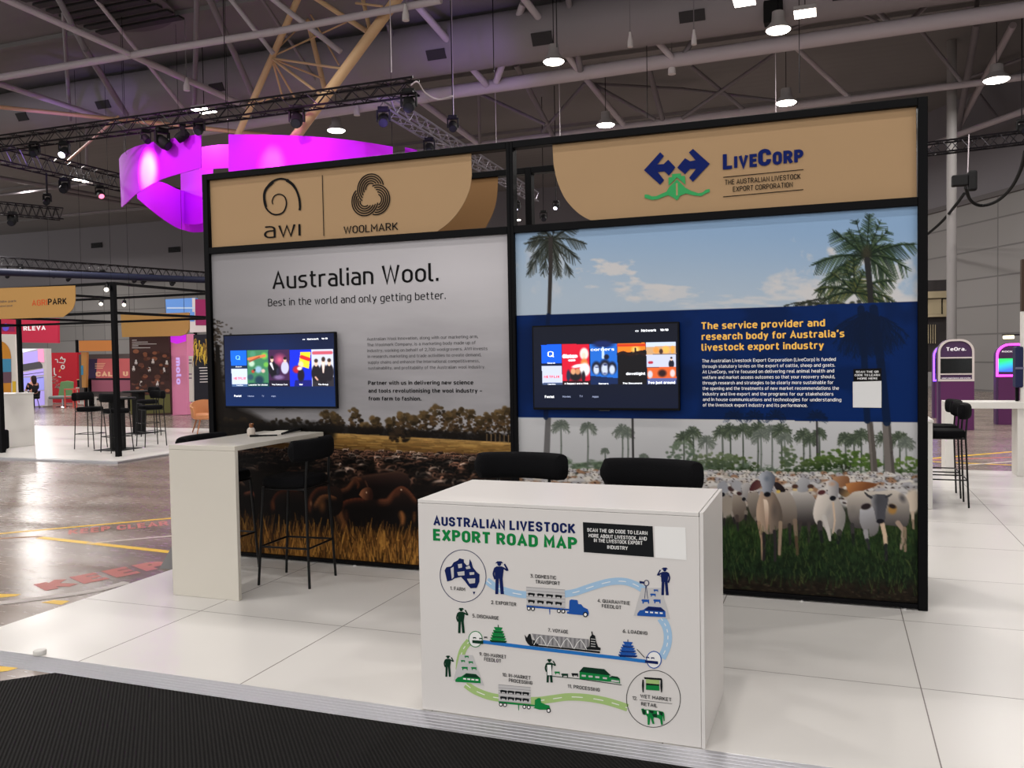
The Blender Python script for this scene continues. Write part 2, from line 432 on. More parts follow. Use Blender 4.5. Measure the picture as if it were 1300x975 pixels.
class Sheet:
    def __init__(self, y, x0, x1, z0, z1, step):
        self.y, self.x0, self.x1, self.z0, self.z1 = y, x0, x1, z0, z1
        self.nx, self.nz = int((x1 - x0) / step) + 1, int((z1 - z0) / step) + 1
        gx, gz = np.meshgrid(np.linspace(x0, x1, self.nx), np.linspace(z1, z0, self.nz))
        self.P = np.stack([gx, np.full_like(gx, y), gz], -1)
        q = seen(self.P)
        self.X, self.Y = q[..., 0], q[..., 1]
        self.C = np.zeros(gx.shape + (3,))
    def win(self, a, b, c, d):
        """grid slice that covers a measured rectangle"""
        q = np.array([on_y(*t, self.y) for t in ((a, c), (b, c), (a, d), (b, d))])
        i0 = int((self.z1 - q[:, 2].max()) / (self.z1 - self.z0) * (self.nz - 1)) - 1
        i1 = int((self.z1 - q[:, 2].min()) / (self.z1 - self.z0) * (self.nz - 1)) + 3
        j0 = int((q[:, 0].min() - self.x0) / (self.x1 - self.x0) * (self.nx - 1)) - 1
        j1 = int((q[:, 0].max() - self.x0) / (self.x1 - self.x0) * (self.nx - 1)) + 3
        return slice(max(i0, 0), max(i1, 0)), slice(max(j0, 0), max(j1, 0))
    def mix(self, w, a, col):
        if a.size: 
            col = np.asarray(col, float)
            self.C[w] += (col - self.C[w]) * a[..., None]
    def all(self, a, col):
        col = np.asarray(col, float)
        self.C += (col - self.C) * a[..., None]
    def ell(self, cx, cy, rx, ry, col, rot=0.0, soft=0.25, a=1.0, rag=0.0, seed=0):
        R = max(rx, ry) * (1 + rag) + 1
        w = self.win(cx - R, cx + R, cy - R, cy + R)
        X, Y = self.X[w] - cx, self.Y[w] - cy
        if not X.size: return
        c, s = math.cos(rot), math.sin(rot)
        d = np.sqrt(((X * c + Y * s) / rx) ** 2 + ((-X * s + Y * c) / ry) ** 2)
        if rag: d = d + rag * (fbm((X + cx) / 3.0, (Y + cy) / 3.0, seed, 3) - 0.5) * 2
        self.mix(w, np.clip((1 - d) / soft, 0, 1) * a, col)
    def seg(self, x0, y0, x1, y1, w0, w1, col, a=1.0):
        m = max(w0, w1) + 1.2
        w = self.win(min(x0, x1) - m, max(x0, x1) + m, min(y0, y1) - m, max(y0, y1) + m)
        X, Y = self.X[w], self.Y[w]
        if not X.size: return
        dx, dy = x1 - x0, y1 - y0
        t = np.clip(((X - x0) * dx + (Y - y0) * dy) / (dx * dx + dy * dy + 1e-9), 0, 1)
        d = np.hypot(X - x0 - t * dx, Y - y0 - t * dy)
        self.mix(w, np.clip((w0 + (w1 - w0) * t) / 2 + 0.6 - d, 0, 1) * a, col)
    def line(self, L, w0, w1, col, a=1.0):
        for i in range(len(L) - 1):
            f0, f1 = i / (len(L) - 1), (i + 1) / (len(L) - 1)
            self.seg(*L[i], *L[i + 1], w0 + (w1 - w0) * f0, w0 + (w1 - w0) * f1, col, a)
    def poly(self, L, col, a=1.0):
        xs, ys = [q[0] for q in L], [q[1] for q in L]
        w = self.win(min(xs) - 1, max(xs) + 1, min(ys) - 1, max(ys) + 1)
        X, Y = self.X[w], self.Y[w]
        if not X.size: return
        ins = np.zeros(X.shape, bool)
        for i in range(len(L)):
            (ax, ay), (bx, by) = L[i], L[i - 1]
            if ay == by: continue
            ins ^= ((ay > Y) != (by > Y)) & (X < (bx - ax) * (Y - ay) / (by - ay) + ax)
        self.mix(w, ins * a, col)
    def grad(self, L, p0, c0, p1, c1, a=1.0, soft=0.8):
        """closed smooth outline filled from ink c0 at p0 to ink c1 at p1"""
        L = spline(list(L) + [L[0]], 3)
        xs, ys = [q[0] for q in L], [q[1] for q in L]
        w = self.win(min(xs) - 2, max(xs) + 2, min(ys) - 2, max(ys) + 2)
        X, Y = self.X[w], self.Y[w]
        if not X.size: return
        ins = np.zeros(X.shape, bool); dist = np.full(X.shape, 1e9)
        for i in range(len(L)):
            (ax, ay), (bx, by) = L[i], L[i - 1]
            dx, dy = bx - ax, by - ay
            t = np.clip(((X - ax) * dx + (Y - ay) * dy) / (dx * dx + dy * dy + 1e-9), 0, 1)
            dist = np.minimum(dist, np.hypot(X - ax - t * dx, Y - ay - t * dy))
            if ay != by: ins ^= ((ay > Y) != (by > Y)) & (X < (bx - ax) * (Y - ay) / (by - ay) + ax)
        al = np.clip(0.5 + np.where(ins, dist, -dist) / soft, 0, 1) * a
        d = np.array(p1, float) - p0; t = np.clip(((X - p0[0]) * d[0] + (Y - p0[1]) * d[1]) / (d @ d), 0, 1)
        self.mix(w, al, np.array(c0, float) + (np.array(c1, float) - np.array(c0, float)) * t[..., None])
    def build(self, name, material, parent):
        nx, nz = self.nx, self.nz
        me = bpy.data.meshes.new(name)
        v = self.P.reshape(-1, 3).astype(np.float32)
        i = (np.arange(nz - 1)[:, None] * nx + np.arange(nx - 1)[None, :])
        q = np.stack([i, i + nx, i + nx + 1, i + 1], -1).reshape(-1).astype(np.int32)
        nf = len(q) // 4
        me.vertices.add(len(v)); me.vertices.foreach_set('co', v.ravel())
        me.loops.add(len(q)); me.loops.foreach_set('vertex_index', q)
        me.polygons.add(nf); me.polygons.foreach_set('loop_start', np.arange(0, nf * 4, 4, dtype=np.int32))
        me.update(calc_edges=True)
        ca = me.color_attributes.new('ink', 'FLOAT_COLOR', 'POINT')
        c = np.ones((len(v), 4), np.float32)
        c[:, :3] = lin(np.clip(self.C.reshape(-1, 3), 0, 255))
        ca.data.foreach_set('color', c.ravel())
        me.materials.append(material)
        o = bpy.data.objects.new(name, me); COL.objects.link(o)
        o.parent = parent
        return o
# ------------------------------------------------------------------ the hall
F = -0.05                                                # hall floor, a step below the white stand deck
def node_mat(name, build):
    m = bpy.data.materials.new(name); m.use_nodes = True
    nt = m.node_tree; build(nt, nt.nodes['Principled BSDF'], nt.links.new)
    MATS[name] = m
    return m

def _concrete(nt, b, L):
    tc = nt.nodes.new('ShaderNodeTexCoord')
    mp = nt.nodes.new('ShaderNodeMapping'); mp.inputs['Scale'].default_value = (0.35, 1.6, 1)
    mp.inputs['Rotation'].default_value = (0, 0, 0.36)
    n = nt.nodes.new('ShaderNodeTexNoise'); n.inputs['Scale'].default_value = 1.2; n.inputs['Detail'].default_value = 8
    n2 = nt.nodes.new('ShaderNodeTexNoise'); n2.inputs['Scale'].default_value = 14; n2.inputs['Detail'].default_value = 4
    cr = nt.nodes.new('ShaderNodeValToRGB')
    cr.color_ramp.elements[0].position = 0.3; cr.color_ramp.elements[0].color = (*lin((104, 92, 85)), 1)
    cr.color_ramp.elements[1].position = 0.72; cr.color_ramp.elements[1].color = (*lin((140, 125, 116)), 1)
    L(tc.outputs['Object'], mp.inputs['Vector']); L(mp.outputs[0], n.inputs['Vector']); L(mp.outputs[0], n2.inputs['Vector'])
    L(n.outputs['Fac'], cr.inputs[0]); L(cr.outputs[0], b.inputs['Base Color'])
    mr = nt.nodes.new('ShaderNodeMapRange'); mr.inputs[3].default_value = 0.2; mr.inputs[4].default_value = 0.32
    L(n2.outputs['Fac'], mr.inputs[0]); L(mr.outputs[0], b.inputs['Roughness'])
    bp = nt.nodes.new('ShaderNodeBump'); bp.inputs['Strength'].default_value = 0.03; bp.inputs['Distance'].default_value = 0.01
    L(n2.outputs['Fac'], bp.inputs['Height']); L(bp.outputs[0], b.inputs['Normal'])
node_mat('polished concrete', _concrete)

yellow = mat('yellow floor paint', (214, 172, 40), 0.4)
white_paint = mat('white floor paint', (190, 178, 168), 0.45)
red_paint = mat('red floor paint', (168, 96, 88), 0.45)
orange_paint = mat('brown floor paint', (150, 100, 60), 0.45)
m = MB()
m.poly([(-75, -30, F), (45, -30, F), (45, 60, F), (-75, 60, F)], 0)
def floor_line(a, b, w, k, z=0.0015):
    A, B = on_z(*a, F), on_z(*b, F)
    d = (B - A) / np.linalg.norm(B - A); n = np.array([-d[1], d[0], 0]) * w / 2; u = np.array([0, 0, z])
    m.poly([A - n + u, B - n + u, B + n + u, A + n + u], k)
floor_line((-60, 683), (240, 656), 0.07, 1)
floor_line((50, 682.5), (225, 702), 0.09, 1, 0.002)
floor_line((110, 690), (225, 680), 0.05, 2, 0.0025)
floor_line((-40, 686), (52, 681), 0.05, 4, 0.0025)
floor_line((1178, 582.5), (1340, 569), 0.1, 1)
floor_line((1180, 586), (1340, 593), 0.1, 1, 0.002)
floor_line((1215, 591.5), (1340, 582), 0.08, 2, 0.0025)
floor_line((1180, 584), (1330, 579), 0.12, 3, 0.001)
for q in ([(-12, 754), (27, 754.5), (20, 757), (-12, 760)], [(52, 765), (68, 762), (89, 763), (78, 768)], [(-10, 845), (24, 848), (10, 852), (-10, 854)]):
    m.poly([on_z(x, y, F) + np.array([0, 0, 0.0015]) for x, y in q], 1)
_a, _b = on_z(58, 751, F), on_z(222, 719, F)
_r = (_b - _a) / np.linalg.norm(_b - _a); _u = np.array([-_r[1], _r[0], 0])
text(m, 'KEEP', _a + np.array([0, 0, 0.002]), _r, _u, np.linalg.norm(_b - _a), 0.34, 3, 0.06)
_a = on_z(86, 679, F); _b = on_z(215, 667, F); _r = (_b - _a) / np.linalg.norm(_b - _a); _u = np.array([-_r[1], _r[0], 0])
text(m, 'KEEP CLEAR', _a + np.array([0, 0, 0.002]), _r, _u, np.linalg.norm(_b - _a), 0.3, 3, 0.03)
tag(m.build('floor', [MATS['polished concrete'], yellow, white_paint, red_paint, orange_paint]), kind='structure')

def _ceil(nt, b, L):
    tc = nt.nodes.new('ShaderNodeTexCoord')
    w = nt.nodes.new('ShaderNodeTexWave'); w.inputs['Scale'].default_value = 0.55; w.bands_direction = 'Y'
    n = nt.nodes.new('ShaderNodeTexNoise'); n.inputs['Scale'].default_value = 0.12
    cr = nt.nodes.new('ShaderNodeValToRGB')
    cr.color_ramp.elements[0].color = (*lin((104, 101, 101)), 1); cr.color_ramp.elements[0].position = 0.3
    cr.color_ramp.elements[1].color = (*lin((124, 120, 120)), 1); cr.color_ramp.elements[1].position = 0.7
    L(tc.outputs['Object'], w.inputs['Vector']); L(tc.outputs['Object'], n.inputs['Vector'])
    L(n.outputs['Fac'], cr.inputs[0]); L(cr.outputs[0], b.inputs['Base Color'])
    b.inputs['Roughness'].default_value = 0.8
    bp = nt.nodes.new('ShaderNodeBump'); bp.inputs['Strength'].default_value = 0.15; bp.inputs['Distance'].default_value = 0.03
    L(w.outputs['Fac'], bp.inputs['Height']); L(bp.outputs[0], b.inputs['Normal'])
node_mat('ribbed roof deck', _ceil)
CZ = 12.3
m = MB(); m.box(-75, -14, CZ, 45, 60, CZ + 0.2)
for y in (9.0, 14.8, 23.5, 32.0, 41.0):                   # purlins under the roof deck
    m.box(-75, y, CZ - 0.14, 45, y + 0.18, CZ)
tag(m.build('ceiling', MATS['ribbed roof deck']), kind='structure')

def _blocks(nt, b, L):
    tc = nt.nodes.new('ShaderNodeTexCoord')
    sx = nt.nodes.new('ShaderNodeSeparateXYZ'); L(tc.outputs['UV'], sx.inputs[0])
    br = nt.nodes.new('ShaderNodeTexBrick')
    br.offset = 0.0
    br.inputs['Color1'].default_value = (*lin((126, 123, 121)), 1); br.inputs['Color2'].default_value = (*lin((117, 114, 112)), 1)
    br.inputs['Mortar'].default_value = (*lin((94, 91, 90)), 1)
    br.inputs['Scale'].default_value = 1.0; br.inputs['Mortar Size'].default_value = 0.035
    br.inputs['Brick Width'].default_value = 3.0; br.inputs['Row Height'].default_value = 1.15
    L(tc.outputs['UV'], br.inputs['Vector'])
    gt = nt.nodes.new('ShaderNodeMath'); gt.operation = 'GREATER_THAN'; gt.inputs[1].default_value = 7.9
    L(sx.outputs['Y'], gt.inputs[0])
    mx = nt.nodes.new('ShaderNodeMix'); mx.data_type = 'RGBA'
    L(gt.outputs[0], mx.inputs[0]); L(br.outputs['Color'], mx.inputs[6]); mx.inputs[7].default_value = (*lin((108, 104, 108)), 1)
    L(mx.outputs[2], b.inputs['Base Color']); b.inputs['Roughness'].default_value = 0.7
node_mat('concrete wall panels', _blocks)
def hall_wall(name, a, b, t):
    a, b, t = np.array(a, float), np.array(b, float), np.array(t, float)
    m = MB()
    m.prism([(*a, F), (*b, F), (*b, CZ), (*a, CZ)], (*t, 0), 0)
    # a ledge where the block panels end and the smooth upper wall begins
    d = (b - a) / np.linalg.norm(b - a); n = -t / np.linalg.norm(t) * 0.12
    m.prism([(*a, 7.75), (*b, 7.75), (*b, 7.95), (*a, 7.95)], (*n, 0), 1)
    o = m.build(name, [MATS['concrete wall panels'], mat('wall ledge', (92, 88, 88), 0.7)])
    uv = o.data.uv_layers.new(name='UVMap')
    for lp in o.data.loops:
        c = o.data.vertices[lp.vertex_index].co
        uv.data[lp.index].uv = (float(np.dot(np.array([c.x, c.y]) - a, d)), c.z)
    return tag(o, kind='structure')
hall_wall('wall_back', (-75, 46), (1.6, 46), (0, 0.4))
hall_wall('wall_right', (1.6, 46), (30, -8.3), (0.35, 0.19))

# ------------------------------------------------------------------ the white stand deck
deck_white = mat('white deck laminate', (206, 203, 199), 0.28, noise=0.03, nscale=1.5)
seam = mat('deck seam', (120, 114, 110), 0.6)
alu = mat('brushed aluminium', (176, 176, 181), 0.34, 1.0)
DX0, DX1, DY0, DY1 = -2.97, 9.0, -2.6, 7.65
dk = thing('stand_platform', 'large low white platform with thin panel seams under the booth and counters', 'platform', (0, 0, F))
m = MB(); m.box(DX0, DY0, 0, DX1, DY1, 0.05, 0)
x = -1.88
while x < DX1:
    m.box(x - 0.003, DY0, 0.05, x + 0.003, DY1, 0.0506, 1); x += 1.177
for y in (-1.525, -0.30, 0.92, 2.14, 3.36, 4.58, 5.80, 7.02):
    m.box(DX0, y - 0.002, 0.05, DX1, y + 0.002, 0.0506, 1)
m.build('deck', [deck_white, seam], dk)
m = MB()
n = 9
prof = [(DY0, 0.0505)]
for i in range(6):                                       # flat tread with five shallow grooves
    y = DY0 - 0.002 - i * 0.0158; z = 0.0500 - i * 0.0080
    prof += [(y, z), (y - 0.0128, z - 0.0064), (y - 0.0136, z - 0.0084), (y - 0.0150, z - 0.0088)]
prof += [(DY0 - 0.0985, 0.0), (DY0, 0.0)]
m.prism([(DX0 - 0.02, y, z) for y, z in prof], (DX1 - DX0 + 0.02, 0, 0))
tag(m.build('edge_strip', alu, dk), 'ribbed aluminium edging strip')
c = on_z(47, 832, 0)
m = MB(); m.lathe([(0.036, 0), (0.038, 0.006), (0.038, 0.022), (0.034, 0.027), (0.012, 0.029)], (0, 0, 0), 24)
tag(m.build('floor_cap', mat('white plastic', (196, 194, 190), 0.4), smooth=True, loc=(c[0], c[1] + 0.02, 0.0003)),
    'small round white plastic cap at the far left of the platform edge', 'cap')

def _carpet(nt, b, L):
    tc = nt.nodes.new('ShaderNodeTexCoord')
    mp = nt.nodes.new('ShaderNodeMapping'); mp.inputs['Rotation'].default_value = (0, 0, math.radians(-42))
    w = nt.nodes.new('ShaderNodeTexWave'); w.bands_direction = 'X'; w.inputs['Scale'].default_value = 17.0
    w.inputs['Distortion'].default_value = 0.25; w.inputs['Detail Scale'].default_value = 3
    n = nt.nodes.new('ShaderNodeTexNoise'); n.inputs['Scale'].default_value = 220
    cr = nt.nodes.new('ShaderNodeValToRGB')
    cr.color_ramp.elements[0].color = (*lin((11, 10, 10)), 1); cr.color_ramp.elements[1].color = (*lin((44, 42, 41)), 1)
    ad = nt.nodes.new('ShaderNodeMath'); ad.operation = 'MULTIPLY'
    L(tc.outputs['Object'], mp.inputs[0]); L(mp.outputs[0], w.inputs[0]); L(tc.outputs['Object'], n.inputs['Vector'])
    L(w.outputs['Fac'], ad.inputs[0]); L(n.outputs['Fac'], ad.inputs[1]); L(ad.outputs[0], cr.inputs[0])
    L(cr.outputs[0], b.inputs['Base Color']); b.inputs['Roughness'].default_value = 0.95
    b.inputs['Specular IOR Level'].default_value = 0.15
    bp = nt.nodes.new('ShaderNodeBump'); bp.inputs['Strength'].default_value = 0.7; bp.inputs['Distance'].default_value = 0.012
    L(w.outputs['Fac'], bp.inputs['Height']); L(bp.outputs[0], b.inputs['Normal'])
node_mat('black ribbed carpet', _carpet)
m = MB()
m.prism([(-1.96, -2.702, 0), (9, -2.702, 0), (9, -10, 0), (-9.2, -10, 0)], (0, 0, 0.008))
tag(m.build('carpet', MATS['black ribbed carpet'], loc=(0, 0, F + 0.0005)), 'black ribbed carpet in front of the aluminium platform edge', 'carpet')

# pale cable cover running along the concrete to the corner of the deck
m = MB()
P = [on_z(*q, F) for q in spline([(-60, 771), (0, 766), (60, 759), (118, 750.5), (160, 740)], 6)]
for i in range(len(P) - 1):
    d = P[i + 1] - P[i]; n_ = np.array([-d[1], d[0], 0]) / np.linalg.norm(d) * 0.055
    if i == 0: prev = (P[0] - n_, P[0] + n_)
    nx = (P[i + 1] - n_, P[i + 1] + n_)
    m.add([prev[0], prev[1], nx[1], nx[0]] + [q + np.array([0, 0, 0.006]) for q in (prev[0] * .8 + prev[1] * .2, prev[0] * .2 + prev[1] * .8, nx[0] * .2 + nx[1] * .8, nx[0] * .8 + nx[1] * .2)],
          [(4, 5, 6, 7), (0, 4, 7, 3), (1, 2, 6, 5)])
    prev = nx
_o = m.build('cable_cover', mat('grey tape', (176, 168, 164), 0.5), loc=(0, 0, 0.003))
tag(_o, 'pale grey cable cover curving over the concrete floor to the platform', 'cable cover')
# ------------------------------------------------------------------ the booth: two display walls side by side
black = mat('black powder coat', (5, 5, 7), 0.5, spec=0.08)
black_soft = mat('black matt', (9, 9, 10), 0.7, spec=0.2)
tan = mat('tan banner fabric', (160, 131, 97), 0.75, noise=0.03, nscale=3)
ink_black = mat('black ink', (18, 17, 18), 0.6)
ink_navy = mat('navy ink', (16, 30, 88), 0.6)
ink_green = mat('mid green ink', (56, 150, 88), 0.6)
ink_white = mat('white ink', (236, 236, 236), 0.6)
ink_grey = mat('grey ink', (84, 82, 84), 0.6)
ink_gold = mat('gold ink', (240, 188, 92), 0.6)
W0 = Plane(0.0, 0.0025)

def wall_frame(root, x0, x1, y0=-0.035, y1=0.06, H=3.495, left=0.055, right=0.055, lower=0.03):
    """posts and rails of one display wall, each its own part"""
    for nm, b in (('post', (x0, y0, 0.0, x0 + left, y1, H)), ('post', (x1 - right, y0, 0.0, x1, y1, H)),
                  ('rail', (x0 + left, y0, H - 0.055, x1 - right, y1, H)), ('rail', (x0 + left, y0, 2.77, x1 - right, y1, 2.828)),
                  ('rail', (x0 + left, y0, 0.012, x1 - right, y1, 0.012 + lower))):
        if nm == 'rail' or True:
            MB().box(*b).build(nm, black, root, bevel=0.003, seg=1)
    for fx in np.linspace(x0 + 0.15, x1 - 0.15, 5):
        MB().lathe([(0.02, 0), (0.02, 0.008), (0.012, 0.012)], (fx, y0 + 0.02, 0), 12).build('levelling_foot', mat('zinc foot', (190, 190, 190), 0.3, 1.0), root)

# --- left wall: grey sky over a mob of sheep
wl = thing('display_wall', 'left display wall with grey sky, golden paddock and brown sheep mural', 'display wall')
wall_frame(wl, -3.0, -0.004, right=0.03)
s = Sheet(0.0, -2.945, -0.034, 0.042, 2.77, 0.006)
X, Y = s.X, s.Y
base = np.interp(Y - 0.05 * (650 - X) * 0.6, [300, 345, 400, 450, 500, 560], [184, 192, 182, 160, 152, 158])
cl = fbm(X / 90.0, Y / 22.0, 3, 5) - 0.5
base = base * (0.80 + 0.20 * sstep(262, 470, X)) + cl * 34 * sstep(330, 470, Y) + 14 * np.exp(-((X - 590) / 90) ** 2 - ((Y - 340) / 60) ** 2)
s.C[..., 0] = base; s.C[..., 1] = base * 0.985; s.C[..., 2] = base * 1.005
R = random.Random(11)
def foliage(cx, cy, rx, ry, n, cols, rmin=1.5, rmax=4.5, a=0.9):
    for _ in range(n):
        t, r = R.uniform(0, 6.283), math.sqrt(R.random())
        px, py = cx + rx * r * math.cos(t), cy + ry * r * math.sin(t)
        k = R.uniform(rmin, rmax)
        lit = 0.5 - 0.35 * (py - cy) / ry - 0.25 * (px - cx) / rx + R.uniform(-0.3, 0.3)
        c = np.array(cols[0]) + (np.array(cols[1]) - np.array(cols[0])) * min(1, max(0, lit))
        s.ell(px, py, k, k * R.uniform(0.6, 1), c, soft=0.5, a=a)
gum = ((15, 12, 9), (88, 66, 40)); dim = ((12, 10, 8), (50, 40, 27))
# bare tree at the far left edge
for _ in range(260):
    x, y = 268 + abs(R.gauss(0, 10)), R.uniform(402, 480)
    s.ell(x, y + abs(x - 268) * 0.5, R.uniform(1, 3), R.uniform(0.8, 2.2), R.choice([(40, 32, 24), (60, 48, 36), (28, 22, 17)]), soft=0.6, a=0.7)
s.seg(276, 440, 282, 560, 5, 8, (24, 20, 16))
s.grad([(255, 450), (280, 462), (292, 510), (330, 530), (345, 560), (255, 600)], (262, 600), (15, 12, 10), (290, 440), (34, 28, 22), 0.95, 8)
hl = lambda x: 549.5 + (x - 420) * 0.054
for x in np.arange(280, 430, 9):
    foliage(x, 545 + R.uniform(-3, 3), 9, 13, 26, dim)
for x, top, w in ((414, 522, 8), (428, 524, 9), (451, 520, 9), (478, 529, 7), (466, 538, 9), (499, 530, 9), (514, 524, 10), (527, 528, 9), (541, 522, 9), (557, 516, 11),
                  (572, 524, 10), (583, 517, 12), (598, 521, 12), (612, 528, 9), (624, 524, 11), (637, 522, 11), (649, 516, 12)):
    b = hl(x) + 1
    foliage(x, (top + b) / 2 + 3, w, (b - top) / 2 - 1, 75, gum, 1.0, 3.6, 0.95)
    foliage(x - 2, top + 5, w * 0.75, 6, 24, ((34, 27, 16), (104, 82, 50)))
for x in np.arange(415, 656, 8):
    s.ell(x, hl(x) - 4, 7, 9, (17, 13, 10), soft=0.5, a=0.9)
# paddock
fy = hl(X) if False else 549.5 + (X - 420) * 0.054
fm = sstep(-0.5, 0.8, Y - fy)
d = Y - fy
g = fbm(X / 14.0, Y / 2.2, 9, 4)
for k in range(3):
    v = np.interp(d, [0, 5, 14, 24, 36, 80], [[182, 150, 108, 84, 62, 52], [142, 114, 78, 58, 42, 36], [84, 60, 38, 28, 22, 20]][k]) * (0.72 + 0.56 * g)
    s.C[..., k] += (v - s.C[..., k]) * fm
foliage(507, 553, 13, 8, 60, ((22, 17, 13), (52, 40, 28)))
for _ in range(140):
    x = R.uniform(400, 655); y = hl(x) + R.uniform(0, 24)
    s.seg(x, y, x + R.uniform(6, 20), y + R.uniform(-0.4, 1.2), 0.7, 0.7, (R.choice([(200, 165, 96), (80, 58, 32)])), 0.5)
for x in np.arange(618, 656, 5.5): s.seg(x, hl(x) - 9, x, hl(x) + 1, 0.8, 0.8, (150, 120, 84), 0.8)
# the mob, far to near
y = 572.0
while y < 640:
    t = (y - 572) / 68.0
    sz = 4.6 + 17 * t ** 1.2
    x = 290 + R.uniform(0, sz)
    while x < 668:
        yy = y + (x - 420) * 0.03 + R.uniform(-0.3, 0.3) * sz
        k = R.uniform(0.6, 1.2) * (0.55 if x < 400 else 1.0)
        dk_, rim = np.array([30, 21, 18]) * k, np.array([138, 98, 78]) * k * (1 - 0.25 * t)
        if R.random() < 0.2: rim = np.array([205, 176, 158]) * k
        rot = R.uniform(-0.25, 0.25)
        s.ell(x + 1, yy + sz * 0.25, sz * 1.15, sz * 0.62, (10, 8, 7), soft=0.4)
        s.ell(x, yy, sz, sz * 0.5, rim, rot=rot, soft=0.3, a=0.9)
        s.ell(x + sz * 0.12, yy + sz * 0.17, sz * 0.96, sz * 0.47, dk_, rot=rot, soft=0.35, a=0.97)
        if R.random() < 0.7:
            hx = x + R.choice([-1, -1, 1]) * sz * 0.7; hy = yy - sz * 0.28
            s.ell(hx, hy, sz * 0.24, sz * 0.34, rim * R.uniform(0.9, 1.3), rot=0.3, soft=0.4)
            s.ell(hx + sz * 0.1, hy + sz * 0.1, sz * 0.18, sz * 0.26, dk_, rot=0.3, soft=0.5)
        x += sz * R.uniform(1.3, 2.3)
    y += max(2.2, sz * 0.40)
ht = np.clip((fbm(X / 13.0, Y / 7.0, 61, 3) - 0.36) * 3.2, 0.25, 1.25)
hw_ = sstep(574, 584, Y - (X - 420) * 0.03)
s.C *= (1 - hw_ + hw_ * ht)[..., None]
S1, S2 = (lambda a, b: (410 + a / 7.323, 560 + b / 7.323)), (lambda a, b: (295 + a / 7.323, 560 + b / 7.323))
def stroke(q, L, w0, w1, col, a=0.9):
    P = spline([q(*p) for p in L], 3); c = np.array(col, float)
    for k, al in ((3.2, 0.22), (2.0, 0.35), (0.9, 0.6)): s.line([(x, y + w0 * k * 0.3) for x, y in P], w0 * k, w1 * k, c * (0.62 + 0.12 * (3.2 - k)), al * a)
def mass(q, L, c0=(13, 9, 8), c1=(22, 14, 11)):
    xs, ys = [p[0] for p in L], [p[1] for p in L]
    s.grad([q(*p) for p in L], q(min(xs), min(ys) + 0.55 * (max(ys) - min(ys))), c0, q(min(xs), min(ys)), np.array(c1) * 1.9, 1.0, 1.6)
s.grad([(262, 596), (300, 592), (420, 606), (540, 612), (600, 622), (560, 678), (420, 680), (262, 676)], (400, 680), (9, 7, 6), (400, 596), (16, 11, 9), 0.8, 14)
mass(S1, [(320, 330), (480, 300), (700, 290), (790, 320), (810, 420), (700, 460), (560, 540), (400, 450)], (16, 11, 10), (30, 20, 17))
stroke(S1, [(330, 330), (500, 310), (690, 285), (790, 310)], 1.6, 1.0, (78, 54, 42))
mass(S1, [(110, 470), (230, 430), (290, 350), (350, 340), (400, 390), (430, 470), (330, 540), (140, 540)])
stroke(S1, [(120, 462), (220, 432), (262, 385), (300, 345), (350, 342)], 2.6, 1.8, (112, 66, 44)); stroke(S1, [(300, 350), (330, 390), (320, 430)], 2.4, 0.8, (86, 48, 32)); stroke(S1, [(395, 370), (420, 430)], 1.0, 0.6, (104, 66, 48))
mass(S1, [(145, 640), (190, 560), (300, 528), (420, 540), (520, 548), (600, 540), (680, 440), (740, 420), (800, 470), (870, 550), (880, 680), (830, 720), (760, 640), (725, 690), (700, 800), (450, 810), (230, 810), (160, 730)])
stroke(S1, [(150, 650), (190, 565), (300, 530), (400, 533)], 3.0, 1.4, (104, 50, 32)); stroke(S1, [(150, 640), (170, 700), (195, 760), (180, 800)], 5.0, 3.0, (120, 74, 42), 0.8); stroke(S1, [(215, 640), (225, 720)], 3, 2, (70, 40, 26), 0.7)
s.grad([S1(*p) for p in ((335, 500), (360, 455), (405, 430), (450, 440), (465, 500), (455, 545), (390, 545))], S1(345, 480), (146, 92, 62), S1(440, 500), (44, 24, 18)); s.ell(*S1(405, 478), 1.0, 1.6, (196, 160, 130), soft=0.5)
stroke(S1, [(530, 545), (600, 540), (640, 490), (690, 440), (740, 424), (800, 465), (862, 545)], 3.4, 2.2, (108, 60, 40)); s.ell(*S1(690, 480), 5.5, 7, (74, 40, 27), soft=0.8, a=0.8); s.ell(*S1(728, 452), 1.5, 1.0, (206, 170, 140), soft=0.5)
stroke(S1, [(728, 655), (742, 700), (738, 760)], 3.4, 2.2, (150, 94, 50)); stroke(S1, [(850, 660), (848, 740)], 2.4, 1.5, (110, 66, 36), 0.7)
mass(S2, [(370, 610), (375, 530), (430, 465), (520, 448), (640, 470), (680, 560), (660, 690), (420, 700)])
stroke(S2, [(372, 620), (378, 540), (425, 470), (520, 450), (600, 458)], 2.4, 0.8, (84, 40, 25)); stroke(S2, [(375, 560), (385, 620)], 2.5, 1.5, (96, 52, 30), 0.8)
mass(S2, [(715, 600), (730, 500), (790, 430), (900, 420), (1010, 450), (1020, 640), (900, 720), (740, 720)])
stroke(S2, [(718, 640), (716, 560), (742, 490), (800, 432), (890, 422)], 2.6, 1.6, (94, 48, 31)); s.ell(*S2(730, 580), 2.2, 5, (140, 96, 66), soft=0.7, a=0.8)
stroke(S2, [(770, 590), (820, 515), (890, 498), (960, 520)], 3, 1.6, (134, 84, 52)); s.ell(*S2(835, 600), 6.5, 12, (118, 74, 40), soft=0.9, a=0.8)
stroke(S2, [(120, 480), (180, 466), (200, 500)], 2, 1.2, (120, 70, 54)); stroke(S2, [(20, 385), (70, 370), (110, 400)], 1.8, 1.2, (96, 72, 58))
for x in np.arange(268, 420, 10): s.ell(x, 540 + 0.02 * x, 12, 16, (13, 11, 9), soft=0.6, a=0.9)
